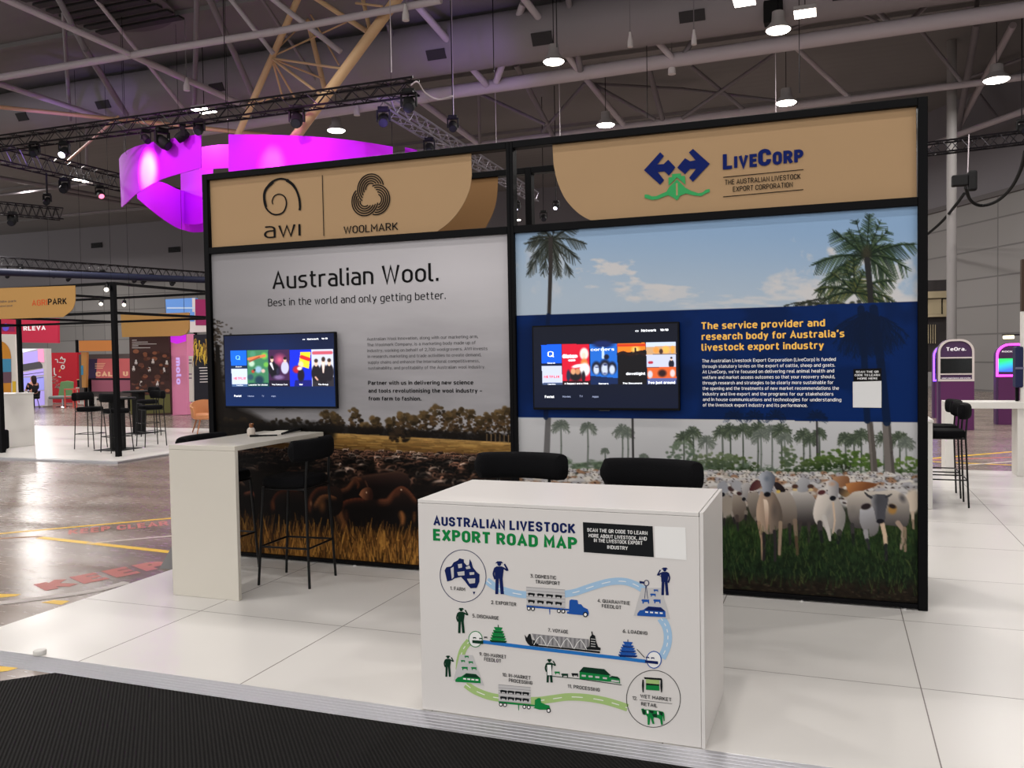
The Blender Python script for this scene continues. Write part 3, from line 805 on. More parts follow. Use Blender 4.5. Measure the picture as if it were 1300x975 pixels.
# straw in the foreground
gy = 664 + (X - 300) * 0.02
gm = sstep(-4, 20, Y - gy)
g = fbm(X / 3.0, Y / 16.0, 21, 4)
for k in range(3):
    v = np.array([92, 58, 22])[k] * (0.35 + 1.25 * g) * (0.72 + 0.28 * sstep(300, 420, X))
    s.C[..., k] += (v - s.C[..., k]) * gm * 0.9
for _ in range(1500):
    x = R.uniform(270, 560); y = R.uniform(676, 730) + (x - 400) * 0.07
    L_ = R.uniform(8, 26); c = np.array(R.choice([(190, 136, 62), (150, 102, 44), (100, 64, 28), (44, 28, 13), (120, 80, 36)])) * (0.7 if x < 330 else 1)
    s.seg(x, y, x + R.uniform(-6, 6), y - L_, 1.2, 0.5, c, 0.75)
GAIN = 0.8
paint_mat('sheep mural print', 0.42, gain=GAIN)
pw_ = s.build('mural_print', MATS['sheep mural print'], wl)
m = MB()
W0.text(m, 'Australian Wool.', (346, 367.5), (557, 362), 22.5, 0, 0.003)
W0.text(m, 'Best in the world and only getting better.', (340.5, 389), (566, 381.5), 9.5, 0, -0.004)
m.build('headline_lettering', ink_black, pw_)
m = MB()
for i, t in enumerate(('Australian Wool Innovation, along with our marketing arm,', 'The Woolmark Company, is a marketing body made up of',
                       'industry, working on behalf of 2,700 woolgrowers. AWI invests', 'in research, marketing and trade activities to create demand,',
                       'supply chains and enhance the international competitiveness,', 'sustainability, and profitability of the Australian wool industry.')):
    W0.text(m, t, (466 + 0.3 * i, 432.5 + i * 7.35), ([607, 604, 619, 611, 609, 616][i], 430 + i * 7.35), 4.0, 0, 0.0)
for i, (t, e) in enumerate((('Partner with us in delivering new science', 601), ('and tools revolutionising the wool industry \u2013', 612), ('from farm to fashion.', 535))):
    W0.text(m, t, (467.5 + 0.4 * i, 488.7 + i * 9.9), (e, 487.2 + i * 9.9), 5.2, 1, 0.02)
m.build('body_lettering', [ink_grey, ink_black], pw_)

def banner(root, L, name='banner', y=0.004, m=None, th=0.006):
    return MB().prism([(on_y(*q, 0)[0], y, on_y(*q, 0)[2]) for q in L], (0, th, 0)).build(name, m or tan, root)
hb1 = banner(wl, [(266, 228)] + [(598, 192), (598, 205)] + spline([(598.5, 222), (596.5, 238), (590, 255), (580, 271), (568, 284), (553, 295)], 4) + [(400, 312), (269, 318)])
# header print: ram's-horn curl, divider, and the interlaced wool emblem
m = MB()
W0.strip(m, [(380.5, 267), (381, 262), (379.5, 250), (373.5, 236), (364, 228.5), (353, 227.5), (342, 234), (335.5, 247), (337, 262), (344, 270.5), (352, 272.5), (360, 269), (363.8, 259), (361.5, 250), (355, 246.5), (348.5, 249), (345.8, 255), (346.5, 259.5)], [3.0, 1.2], 0, 5)
W0.strip(m, [(364, 228.5), (372, 235), (378, 246), (381, 262)], [4.2, 1.0], 0, 6)
W0.strip(m, [(347, 231), (338, 240), (335.5, 250), (338, 263)], [3.4, 3.0], 0, 6)
W0.text(m, 'aw\u0131', (335.5, 302.8), (382, 300.5), 21, 0, -0.012)
W0.strip(m, [(409.3, 222.5), (411.3, 299.5)], 1.0, 0)
W0.text(m, 'WOOLMARK', (436.5, 297.0), (505.5, 293), 9.6, 0, 0.004)
cx, cy = 470.8, 249.5
CEN = [(8.7 * math.cos(math.radians(a)), 8.7 * math.sin(math.radians(a))) for a in (-92, 28, 148)]
for arm in range(3):                                     # three five-striped bands, each diving under the next
    nx_, ny_ = CEN[(arm + 1) % 3]
    for j in range(5):
        r = 6.4 + j * 2.6; run = []
        for i in range(97):
            t = 2 * math.pi * i / 96 + math.radians((-92, 28, 148)[arm] + 180)
            x, y = CEN[arm][0] + r * math.cos(t), CEN[arm][1] + r * math.sin(t)
            d = math.hypot(x - nx_, y - ny_)
            if d > 18.2 and (math.hypot(x, y) > 3.2):
                run.append((cx + x * 0.98 - 0.02 * y, cy + y * 1.12 - 0.05 * x))
            else:
                if len(run) > 3: W0.strip(m, run[::2], [1.5, 1.5], 0, 2)
                run = []
        if len(run) > 3: W0.strip(m, run[::2], [1.5, 1.5], 0, 2)
m.build('header_logo', ink_black, hb1)

# --- right wall: cattle under palms with a blue band of text
wr = thing('display_wall', 'right display wall with palm tree sky, blue text band and white cattle mural', 'display wall')
wall_frame(wr, -0.004, 3.0, left=0.028, right=0.062)
s = Sheet(0.0, 0.024, 2.938, 0.042, 2.77, 0.006)
X, Y = s.X, s.Y
t = sstep(265, 400, Y + (900 - X) * 0.05)
for k, (a, b) in enumerate(((146, 182), (178, 198), (214, 214))):
    s.C[..., k] = a + (b - a) * t
def cloud(cx, cy, rx, ry, sd, a=1.0, th=0.42):
    n = fbm(X / (rx * 0.32), Y / (ry * 0.42), sd, 5)
    d = ((X - cx) / rx) ** 2 + ((Y - cy) / ry) ** 2
    al = np.clip((n - th - 0.34 * d + 0.12) * 4.5, 0, 1) * (d < 2.2) * a
    s.all(al, (214, 213, 214))
cloud(772, 342, 44, 14, 4); cloud(806, 366, 60, 17, 5); cloud(840, 372, 60, 14, 6, 0.8); cloud(690, 340, 46, 40, 8, 0.45)
cloud(1030, 350, 60, 42, 12); cloud(1060, 375, 95, 28, 13, 1.0, 0.36); cloud(1140, 340, 60, 48, 14, 0.9); cloud(940, 385, 90, 12, 15, 0.8); cloud(1120, 385, 90, 22, 16, 1.0, 0.3)
def frond(x, y, ang, ln, droop, cols, leaf=9, w=1.2, dens=14):
    P = []
    for i in range(dens + 1):
        u = i / dens
        P.append((x + math.cos(ang) * ln * u, y - math.sin(ang) * ln * u + droop * ln * u * u))
    for i in range(1, dens + 1):
        if R.random() < 0.22: continue
        (ax, ay), (bx, by) = P[i - 1], P[i]
        dl = math.hypot(bx - ax, by - ay) + 1e-6
        tx, ty = (bx - ax) / dl, (by - ay) / dl
        q = leaf * (0.5 + 0.9 * math.sin(math.pi * min(1, i / dens * 0.86 + 0.1)))
        for sd in (-1, 1):
            for e in (0.0, 0.5):
                c = cols[R.randrange(len(cols))]
                sx_, sy_ = ax + (bx - ax) * e, ay + (by - ay) * e
                ex, ey = sx_ + tx * q * 0.75 - sd * ty * q * 0.55, sy_ + ty * q * 0.75 + sd * tx * q * 0.55 + q * 0.35
                s.seg(sx_, sy_, ex + R.uniform(-1, 1), ey + R.uniform(-1, 1) + q * 0.12, w * 0.72, 0.2, c, 0.85)
    s.line(P, 1.5, 0.6, cols[0], 0.9)
dk3 = [(34, 38, 32), (50, 54, 46), (70, 72, 62)]
gr3 = [(24, 36, 27), (42, 62, 40), (72, 90, 54), (34, 50, 34)]
# leaning palm on the left
for ang, ln, dr in ((3.05, 34, 0.25), (2.6, 30, 0.5), (2.1, 24, 0.2), (1.3, 26, 0.1), (0.7, 40, 0.2), (0.25, 44, 0.35), (-0.35, 40, 0.4), (-0.9, 40, 0.3), (-1.9, 34, 0.3), (-2.4, 40, 0.4), (3.5, 30, 0.7), (-1.3, 36, 0.3)):
    frond(700, 305, ang, ln, dr, dk3, 9, 1.3)
s.line([(699, 303), (699, 340), (697, 402)], 5.5, 4.5, (56, 52, 50))
# tall pair on the right
for ang, ln, dr in ((2.2, 40, 0.0), (1.85, 46, 0.0), (1.5, 52, 0.0), (1.2, 48, 0.0), (0.95, 44, 0.1), (2.45, 52, 0.05), (0.75, 40, 0.35), (0.5, 66, 0.25), (2.95, 66, 0.35), (3.3, 60, 0.55), (0.2, 50, 0.5), (-0.5, 34, 0.4)):
    frond(1100, 326, ang, ln * 1.05, dr, gr3, 15, 1.8, 18)
for ang, ln, dr in ((1.9, 36, 0.0), (1.6, 44, 0.0), (2.3, 40, 0.2), (2.7, 46, 0.35), (3.0, 50, 0.6), (0.6, 52, 0.3), (0.3, 48, 0.55), (1.2, 30, 0.1), (0.0, 40, 0.5)):
    frond(1085, 372, ang, ln * 1.1, dr, gr3 + [(96, 98, 50)], 14, 1.8, 18)
s.ell(1100, 322, 8, 14, (60, 56, 44), soft=0.6, a=0.8)
s.line([(1101, 330), (1104, 360), (1106, 392)], 8, 7, (44, 44, 44))
frond(1010, 388, 0.35, 40, 0.1, dk3, 6); frond(1040, 386, 2.9, 46, 0.3, dk3, 6)
for _ in range(30): s.ell(R.uniform(1020, 1100), R.uniform(382, 390), 4, 2.5, (48, 52, 40), soft=0.5, a=0.8)
# lower sky and far treeline
by0 = lambda x: 530.0 + (x - 658) * 0.012
lowm = sstep(-1, 1, Y - 531)
for k, c in enumerate((196, 196, 198)):
    s.C[..., k] += (c - (Y - 531) * 0.25 - s.C[..., k]) * lowm
hz = 581 + (X - 660) * 0.026
n = fbm(X / 16.0, Y / 8.0, 31, 5)
al = sstep(0.0, 7.0, Y - hz + (n - 0.45) * 26)
for k in range(3):
    v = np.array([92, 108, 88])[k] * (0.6 + 0.75 * fbm(X / 4.0, Y / 3.0, 33, 4))
    s.C[..., k] += (v - s.C[..., k]) * al
s.all(sstep(604, 612, Y - (X - 920) * 0.01), (70, 84, 58))
def palm(x, y, r, trunk, cols, tw=1.8, n=11):
    s.line([(x, y), (x + 0.6, (y + trunk) / 2), (x, trunk)], tw, tw * 1.1, cols[0], 0.85)
    for i in range(n):
        a = -0.5 + (math.pi + 1.0) * i / (n - 1) + R.uniform(-0.1, 0.1)
        frond(x, y, a, r * R.uniform(0.8, 1.1), 0.35, cols, r * 0.32, 1.0, 6)
hz_c = [(92, 100, 92), (110, 118, 108), (126, 132, 122)]; md_c = [(60, 70, 58), (80, 92, 74), (98, 108, 86)]
for a in ((712, 540, 12, 592, 0), (746, 542, 11, 592, 0), (790, 546, 12, 592, 0), (797, 549, 9, 592, 0), (817, 580, 6, 596, 0), (768, 572, 5, 594, 0), (868, 556, 13, 596, 1), (880, 549, 12, 598, 1),
          (897, 560, 12, 598, 0), (917, 548, 13, 600, 1), (927, 545, 12, 600, 1), (943, 546, 13, 600, 1), (962, 544, 13, 602, 1), (966, 552, 12, 602, 0), (980, 546, 12, 600, 0), (992, 546, 14, 600, 1),
          (996, 556, 10, 600, 0), (1020, 552, 12, 600, 1), (1028, 558, 10, 600, 1), (1040, 550, 10, 600, 1), (1073, 556, 11, 600, 1), (1084, 558, 12, 600, 1), (1093, 552, 12, 600, 1), (1122, 556, 14, 602, 1), (1142, 556, 14, 602, 1), (1150, 562, 12, 600, 0)):
    palm(a[0], a[1], a[2], a[3], md_c if a[4] else hz_c)
for x in (803, 1037): s.seg(x, 532, x + 1, 598, 2.6, 2.8, (60, 58, 58))
for cx, cy, rx, ry, c in ((868, 576, 22, 16, ((72, 88, 74), (104, 118, 98))), (930, 590, 34, 12, ((36, 50, 30), (82, 98, 56))), (906, 584, 30, 10, ((60, 74, 56), (110, 122, 92))), (1014, 592, 26, 10, ((38, 54, 34), (84, 100, 58))),
                          (1070, 582, 36, 12, ((30, 48, 22), (80, 104, 46))), (1046, 588, 26, 9, ((30, 46, 24), (80, 102, 46))), (1098, 590, 22, 9, ((40, 60, 28), (92, 120, 52))), (1152, 592, 18, 12, ((40, 60, 30), (96, 122, 54))), (1002, 580, 12, 14, ((66, 82, 60), (98, 110, 84)))):
    for _ in range(int(rx * 3.0)):
        tt, r = R.uniform(0, 6.283), math.sqrt(R.random()); px, py = cx + rx * r * math.cos(tt), cy + ry * r * math.sin(tt)
        f = min(1, max(0, 0.55 - 0.5 * (py - cy) / ry + R.uniform(-0.25, 0.25)))
        s.ell(px, py, R.uniform(2, 4.5), R.uniform(1.5, 3), np.array(c[0]) + (np.array(c[1]) - np.array(c[0])) * f, soft=0.5, a=0.9)
for x in (1068, 1080, 1074): s.seg(1073, 606, x, 590, 2.2, 1.2, (40, 40, 30))
for _ in range(60): s.ell(R.uniform(950, 1160), R.uniform(592, 598), R.uniform(1, 2.5), 1.2, (196, 198, 196), soft=0.5, a=0.7)
# palm trunks in front
s.line([(1104, 534), (1108, 575), (1111, 612)], 7.5, 9, (86, 80, 76)); s.line([(1102, 534), (1106, 575), (1108, 612)], 2, 2.4, (120, 114, 108), 0.7)
s.line([(1125, 536), (1128, 575), (1131, 612)], 10, 13, (112, 106, 102)); s.line([(1129, 536), (1132, 575), (1135, 612)], 3, 4, (66, 62, 60), 0.7)
s.line([(696, 530), (693, 600)], 7, 8, (104, 102, 102))
# ground
gm = sstep(-3, 3, Y - (612 + (X - 920) * 0.012))
g = fbm(X / 5.0, Y / 4.0, 41, 5)
dd = Y - 612 - (X - 920) * 0.04
for k in range(3):
    v = np.interp(dd, [0, 30, 70, 112, 126, 160], [[56, 46, 32, 24, 34, 32], [64, 62, 48, 36, 28, 26], [42, 30, 24, 22, 21, 20]][k]) * (0.5 + 1.0 * g)
    s.C[..., k] += (v - s.C[..., k]) * gm
for _ in range(900):
    x = R.uniform(900, 1168); y = R.uniform(648, 742) + (x - 920) * 0.06
    c = np.array(R.choice([(62, 86, 42), (40, 64, 34), (22, 40, 24), (80, 92, 50), (14, 26, 18)]))
    s.seg(x, y, x + R.uniform(-4, 4), y - R.uniform(4, 13), 1.2, 0.5, c, 0.6)
for _ in range(260):
    x = R.uniform(905, 1168); y = R.uniform(742, 778) + (x - 1000) * 0.06
    s.ell(x, y, R.uniform(1.5, 5), R.uniform(0.6, 1.6), R.choice([(26, 22, 20), (64, 54, 42), (50, 60, 40), (82, 72, 58)]), soft=0.6, a=0.55)
# the herd, far to near
y = 599.0
while y < 640:
    tt = (y - 599) / 41.0; sz = 5.2 + 9 * tt
    x = 655 + R.uniform(0, 6)
    while x < 1168:
        yy = y + (x - 900) * 0.013 + R.uniform(-1, 1)
        c = np.array(R.choice([(206, 202, 198), (190, 187, 186), (166, 164, 168), (216, 209, 200), (152, 116, 90), (186, 176, 166)]))
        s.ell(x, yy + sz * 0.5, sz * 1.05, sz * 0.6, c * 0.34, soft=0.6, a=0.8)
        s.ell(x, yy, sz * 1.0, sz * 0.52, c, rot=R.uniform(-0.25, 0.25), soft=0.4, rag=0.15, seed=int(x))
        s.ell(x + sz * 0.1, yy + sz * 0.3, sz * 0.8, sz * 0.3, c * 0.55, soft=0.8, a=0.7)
        if R.random() < 0.7:
            hx = x + R.uniform(-0.6, 0.6) * sz
            s.ell(hx, yy + sz * 0.1, sz * 0.28, sz * 0.45, c * 0.95, soft=0.4)
            s.ell(hx - sz * 0.42, yy - sz * 0.12, sz * 0.26, sz * 0.12, (60, 46, 44), rot=0.3, soft=0.5)
            s.ell(hx + sz * 0.42, yy - sz * 0.12, sz * 0.26, sz * 0.12, (66, 52, 48), rot=-0.3, soft=0.5)
            s.ell(hx, yy + sz * 0.5, sz * 0.17, sz * 0.14, (36, 34, 38), soft=0.5)
        x += sz * R.uniform(1.1, 1.9)
    y += 3.0 + 3.6 * tt
for x in np.arange(915, 1170, 9): s.ell(x, 656 + R.uniform(-4, 4), 9, 16, (40, 44, 32), soft=0.8, a=0.7)
K1, K2 = (lambda a, b: (915 + a / 7.323, 590 + b / 7.323)), (lambda a, b: (1035 + a / 7.052, 590 + b / 7.052))
def sh(q, L, p0, c0, p1, c1, soft=1.0, a=1.0): s.grad([q(*p) for p in L], q(*p0), c0, q(*p1), c1, a, soft)
def el(q, x, y, rx, ry, c, rot=0.0, soft=0.3, a=1.0): s.ell(*q(x, y), rx / 7.2, ry / 7.2, c, rot, soft, a)
def legs(q, L, c0=(150, 140, 130), c1=(40, 37, 37), w=4.6):
    for (x0, y0, x1, y1) in L:
        s.line([q(x0, y0), q((x0 + x1) / 2, (y0 + y1) / 2)], w, w * 0.75, c0); s.line([q((x0 + x1) / 2, (y0 + y1) / 2), q(x1, y1)], w * 0.75, w * 0.6, c1)
# animals at the left edge, half hidden
el(K1, 60, 380, 70, 120, (150, 140, 128)); legs(K1, [(40, 450, 30, 560), (110, 450, 130, 540)])
el(K1, 20, 210, 60, 75, (150, 152, 158)); el(K1, 22, 278, 20, 22, (24, 24, 28)); el(K1, 95, 225, 36, 26, (66, 48, 46), 0.6)
el(K1, 150, 190, 62, 50, (160, 160, 164)); sh(K1, [(110, 270), (200, 300), (240, 400), (215, 500), (150, 530), (110, 430)], (120, 300), (152, 140, 128), (200, 500), (84, 74, 66)); legs(K1, [(150, 480, 160, 610)], (70, 60, 56))
sh(K1, [(230, 270), (330, 250), (370, 330), (350, 500), (320, 520), (270, 440)], (260, 280), (150, 140, 130), (330, 500), (84, 76, 68))
sh(K1, [(190, 190), (245, 165), (285, 195), (255, 265), (238, 335), (200, 335), (200, 260)], (200, 190), (184, 180, 178), (270, 260), (140, 136, 134)); el(K1, 215, 320, 21, 20, (24, 22, 26)); el(K1, 172, 268, 30, 20, (62, 40, 40), 0.3)
legs(K1, [(235, 440, 230, 510), (330, 500, 350, 560)], (120, 110, 100))
# animal between the two in front
sh(K1, [(670, 250), (760, 240), (860, 290), (900, 400), (890, 540), (760, 570), (690, 520), (660, 380)], (760, 250), (190, 184, 178), (780, 550), (46, 42, 42)); legs(K1, [(740, 540, 720, 700), (820, 540, 820, 720), (900, 520, 930, 700)], (60, 54, 52), (44, 44, 38))
sh(K1, [(690, 180), (740, 125), (800, 130), (835, 190), (800, 250), (720, 250)], (700, 150), (178, 178, 180), (820, 230), (140, 140, 144)); el(K1, 690, 202, 34, 25, (78, 54, 44)); el(K1, 835, 202, 34, 25, (70, 50, 42)); el(K1, 690, 232, 26, 14, (206, 180, 130)); el(K1, 838, 232, 26, 14, (206, 184, 140))
# the big grey one, front on
sh(K1, [(500, 230), (600, 232), (665, 290), (705, 400), (705, 520), (640, 575), (560, 585), (520, 400)], (600, 240), (176, 166, 156), (620, 570), (86, 76, 68)); legs(K1, [(690, 520, 712, 830)], (126, 108, 92), (84, 66, 52), 5.5); legs(K1, [(640, 560, 645, 740)], (50, 46, 44))
sh(K1, [(370, 250), (340, 360), (330, 460), (345, 540), (380, 610), (430, 645), (480, 640), (530, 600), (575, 520), (562, 400), (520, 300), (480, 250)], (340, 420), (186, 160, 138), (560, 440), (92, 82, 74))
sh(K1, [(396, 320), (430, 330), (446, 400), (440, 560), (426, 610), (412, 500)], (400, 330), (226, 206, 186), (440, 600), (160, 130, 110)); el(K1, 500, 430, 40, 110, (84, 76, 72), 0, 0.9, 0.7)
s.line([K1(355, 540), K1(385, 700), K1(388, 880)], 4.4, 2.6, (160, 132, 110)); s.line([K1(400, 640), K1(405, 760), K1(398, 885)], 4.4, 3.2, (40, 36, 38)); s.line([K1(500, 620), K1(508, 760), K1(505, 890)], 4.6, 3.0, (46, 42, 44)); s.line([K1(555, 540), K1(550, 700), K1(545, 830)], 4.8, 3.4, (150, 130, 110)); el(K1, 460, 690, 34, 70, (40, 36, 34), 0, 0.8, 0.8)
sh(K1, [(372, 150), (330, 143), (285, 180), (268, 240), (325, 238), (372, 205)], (280, 180), (70, 34, 38), (370, 210), (100, 66, 62), 0.7); sh(K1, [(495, 158), (540, 168), (590, 215), (602, 248), (555, 255), (505, 215)], (500, 170), (44, 36, 38), (600, 240), (30, 24, 26), 0.7); el(K1, 535, 250, 22, 18, (206, 176, 90))
sh(K1, [(350, 110), (380, 74), (430, 60), (480, 78), (508, 122), (495, 190), (470, 255), (458, 295), (410, 292), (394, 250), (376, 185)], (370, 150), (176, 180, 188), (500, 150), (92, 96, 106), 0.7); el(K1, 430, 130, 36, 36, (98, 106, 120), 0, 0.9, 0.8); el(K1, 432, 276, 36, 27, (20, 20, 24))
# brown ones behind
sh(K2, [(150, 110), (290, 100), (300, 180), (200, 190)], (150, 110), (176, 136, 104), (290, 180), (120, 80, 54)); sh(K2, [(270, 170), (400, 150), (530, 165), (545, 190), (420, 235), (310, 265)], (300, 160), (184, 124, 74), (420, 250), (120, 74, 44))
# white one walking in
sh(K2, [(30, 250), (0, 330), (-20, 440), (10, 530), (60, 540), (130, 640), (170, 600), (210, 640), (255, 560), (272, 450), (240, 370), (200, 290), (120, 265)], (20, 330), (222, 212, 202), (270, 460), (136, 132, 128)); s.line([K2(80, 470), K2(110, 570), K2(132, 672)], 6.0, 3.0, (196, 190, 184)); legs(K2, [(40, 520, 60, 690), (215, 600, 205, 700)], (60, 56, 56), (30, 34, 32), 6.5); s.line([K2(160, 340), K2(175, 500), K2(160, 610)], 2.4, 1.2, (206, 180, 156)); el(K2, 120, 430, 40, 90, (150, 148, 146), 0.2, 0.9, 0.6)
el(K2, 55, 245, 48, 31, (216, 204, 196), -0.2); el(K2, 57, 248, 42, 26, (80, 42, 44), -0.2); sh(K2, [(205, 205), (260, 220), (312, 262), (270, 290), (215, 260)], (210, 210), (40, 34, 34), (300, 270), (150, 120, 80), 0.7)
sh(K2, [(92, 150), (150, 134), (208, 168), (208, 240), (192, 300), (130, 302), (112, 230)], (100, 220), (212, 206, 202), (205, 220), (130, 128, 130), 0.7); el(K2, 150, 172, 46, 30, (186, 146, 118), 0, 0.9, 0.8); el(K2, 157, 300, 34, 27, (22, 22, 28))
# horned one with its head low
el(K2, 870, 330, 76, 130, (206, 190, 172)); legs(K2, [(870, 430, 880, 570)], (196, 176, 156), (150, 130, 110), 4)
sh(K2, [(288, 320), (330, 250), (420, 234), (500, 246), (700, 228), (790, 268), (838, 340), (842, 480), (800, 560), (640, 540), (400, 570), (330, 540), (290, 440)], (560, 240), (198, 188, 176), (560, 560), (70, 66, 66)); el(K2, 780, 300, 40, 60, (70, 68, 72), -0.5, 0.8, 0.8); el(K2, 340, 430, 46, 80, (120, 114, 110), 0, 0.9, 0.6)
sh(K2, [(400, 400), (500, 360), (565, 500), (555, 610), (470, 640), (400, 520)], (420, 400), (176, 176, 180), (500, 630), (110, 106, 106)); legs(K2, [(330, 540, 345, 720)], (56, 54, 54), (30, 34, 30), 5.5); legs(K2, [(450, 600, 480, 750)], (150, 148, 150), (44, 44, 48), 6)
s.line([K2(600, 530), K2(625, 640), K2(630, 720)], 5.5, 4.6, (206, 180, 154)); s.line([K2(632, 720), K2(634, 850)], 4.4, 3.4, (34, 34, 38)); s.line([K2(740, 520), K2(790, 590), K2(770, 750)], 6, 3.4, (160, 140, 124)); s.line([K2(800, 570), K2(805, 770)], 4.4, 3, (136, 116, 98))
el(K2, 690, 400, 52, 58, (160, 120, 66), 0, 0.5); el(K2, 690, 372, 46, 26, (38, 30, 30), 0.3, 0.5); el(K2, 452, 372, 60, 38, (150, 140, 136), -0.2); el(K2, 454, 374, 54, 32, (42, 34, 36), -0.2)
sh(K2, [(488, 276), (570, 262), (642, 276), (652, 330), (628, 420), (622, 500), (550, 502), (530, 420), (502, 340)], (490, 380), (160, 158, 158), (560, 380), (74, 74, 80), 0.7); el(K2, 572, 330, 58, 58, (70, 70, 74), 0, 0.8, 0.8); el(K2, 582, 506, 42, 26, (26, 26, 32))
s.line([K2(500, 292), K2(470, 275), K2(444, 250)], 3.4, 1.6, (52, 52, 56)); s.line([K2(636, 288), K2(660, 278), K2(682, 264)], 3.2, 1.6, (56, 56, 60))
for _ in range(260):
    x = R.uniform(916, 1166); y = R.uniform(664, 712) + (x - 920) * 0.04
    s.seg(x, y + 8, x + R.uniform(-3, 3), y, 1.2, 0.5, R.choice([(40, 62, 32), (20, 36, 22), (66, 84, 44)]), 0.5)
# the navy band, with the palms showing darkly through it
B = [(640, 401.6), (1180, 382.2), (1180, 536.2), (640, 529.6)]
s.poly(B, (4, 38, 96), 1.0)
shade = sstep(0.38, 0.62, fbm(X / 46.0, Y / 40.0, 51, 3)) * 0.16
w_ = ((Y > 383) & (Y < 540) & (np.abs(s.C - np.array([4, 38, 96])).sum(-1) < 4))
s.C *= (1 - shade * w_)[..., None]
nv = [(8, 26, 58), (7, 24, 50), (9, 30, 66)]
for x, y_, r in ((1100, 396, 42), (1092, 404, 40), (1118, 402, 38)):
    for i in range(10):
        frond(x, y_, 0.3 + 2.6 * i / 9 if y_ < 390 else 3.4 + 2.5 * i / 9, r, 0.3, nv, 9, 1.4, 8)
s.line([(1093, 392), (1097, 450), (1101, 534)], 9, 8, (8, 26, 56), 0.85)
s.line([(1109, 392), (1118, 460), (1126, 536)], 11, 10, (8, 26, 56), 0.85)
s.line([(696, 400), (695, 420), (693, 530)], 5, 6, (10, 28, 62), 0.8)
for x in (932, 958, 984, 1037): 
    for i in range(7): frond(x, 530, 0.2 + 2.7 * i / 6, 14, 0.3, nv, 5, 1.0, 5)
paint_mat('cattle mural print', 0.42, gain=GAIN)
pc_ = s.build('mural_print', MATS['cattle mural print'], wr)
hb2 = banner(wr, [(701, 182.5), (1163, 134), (1164, 254)] + [(766, 283.5)] + spline([(762, 283.3), (744, 277), (729, 266), (716, 250), (707, 229), (702.5, 208)], 4))
m = MB()
for i, (t, e) in enumerate((('The service provider and', 1047.5), ('research body for Australia\u2019s', 1072), ('livestock export industry', 1046))):
    W0.text(m, t, (890.7, 418.3 + i * 13.6), (e, 413.2 + i * 14.0), 9.2, 1, 0.022)
for i, t in enumerate(('The Australian Livestock Export Corporation (LiveCorp) is funded', 'through statutory levies on the export of cattle, sheep and goats.',
                       'At LiveCorp, we\u2019re focused on delivering real animal health and', 'welfare and market access outcomes so that your recovery should,',
                       'through research and strategies to be clearly more sustainable for', 'the opening and the treatments of new market recommendations the',
                       'industry and live export and the programs for our stakeholders', 'and in house communications and technologies for understanding',
                       'of the livestock export industry and its performance.')):
    W0.text(m, t, (891.5 + 0.12 * i, 460.2 + i * 6.98), ([1061, 1060, 1059, 1060, 1058, 1065, 1058, 1068, 1025][i], 457.6 + i * 7.12), 4.2, 0, 0.004)
m.build('band_lettering', [ink_white, ink_gold], pc_)
# scan card: black heading over a blank white square
m = MB()
W0.poly(m, [(1083.3, 468.6), (1119, 467.4), (1119, 483.6), (1083.6, 484.5)], 0)
W0.poly(m, [(1082.6, 484.6), (1119, 483.6), (1119, 517.6), (1082.8, 517.2)], 1)
W1 = Plane(0.0, 0.0045)
W1.text(m, 'SCAN THE QR', (1086.5, 473.4), (1115.5, 472.4), 2.6, 2, 0.01)
W1.text(m, 'CODE TO LEARN', (1085, 477.6), (1117, 476.6), 2.6, 2, 0.01)
W1.text(m, 'MORE HERE', (1088.5, 481.8), (1114, 480.9), 2.6, 2, 0.01)
m.build('scan_card', [ink_black, mat('card white', (206, 206, 206), 0.5), ink_white], pc_)
# header print: two arrows over a ship on a wave
m = MB()
def hp(L, k): W0.poly(m, [(800 + a / 5.417, 170 + b / 5.417) for a, b in L], k)
hp([(95, 250), (207, 126), (233, 152), (187, 211), (232, 207), (262, 178), (312, 230), (268, 287), (236, 258), (190, 263), (234, 318), (207, 350)], 0)
hp([(548, 206), (432, 103), (404, 128), (450, 181), (412, 188), (378, 167), (324, 232), (378, 278), (412, 240), (452, 242), (406, 302), (432, 330)], 0)
hp([(264, 356), (264, 300), (288, 298), (288, 276), (350, 272), (350, 290), (376, 288), (382, 350), (322, 300)], 1)
hp([(322, 312), (382, 372), (420, 392), (470, 408), (500, 402), (520, 384), (546, 378), (548, 400), (524, 408), (490, 428), (440, 424), (385, 410), (345, 425), (330, 450), (318, 456), (300, 440), (262, 422), (232, 432), (190, 450), (150, 454), (100, 440), (100, 416), (126, 418), (150, 430), (180, 428), (215, 412), (250, 398), (268, 366)], 1)
hp([(315, 340), (327, 339), (328, 422), (317, 424)], 2)
W0.text(m, 'L', (917.7, 215.5), (929.5, 214.3), 20.5, 0, 0.04)
W0.text(m, 'IVE', (932, 214.2), (961, 211.2), 16.5, 0, 0.048)
W0.text(m, 'C', (962.5, 211.3), (979, 209.6), 21.5, 0, 0.042)
W0.text(m, 'ORP', (981, 209.8), (1020, 206.5), 17.0, 0, 0.048)
W0.strip(m, [(918, 225.2), (1020, 215.3)], 1.0, 3); W0.strip(m, [(918, 250), (1020, 240.7)], 1.0, 3)
W0.text(m, 'THE AUSTRALIAN LIVESTOCK', (920.5, 235), (1016.5, 226.5), 6.6, 3, 0.008)
W0.text(m, 'EXPORT CORPORATION', (930.5, 243.6), (1006.5, 237), 6.6, 3, 0.008)
m.build('header_logo', [ink_navy, ink_green, tan, ink_black], hb2)

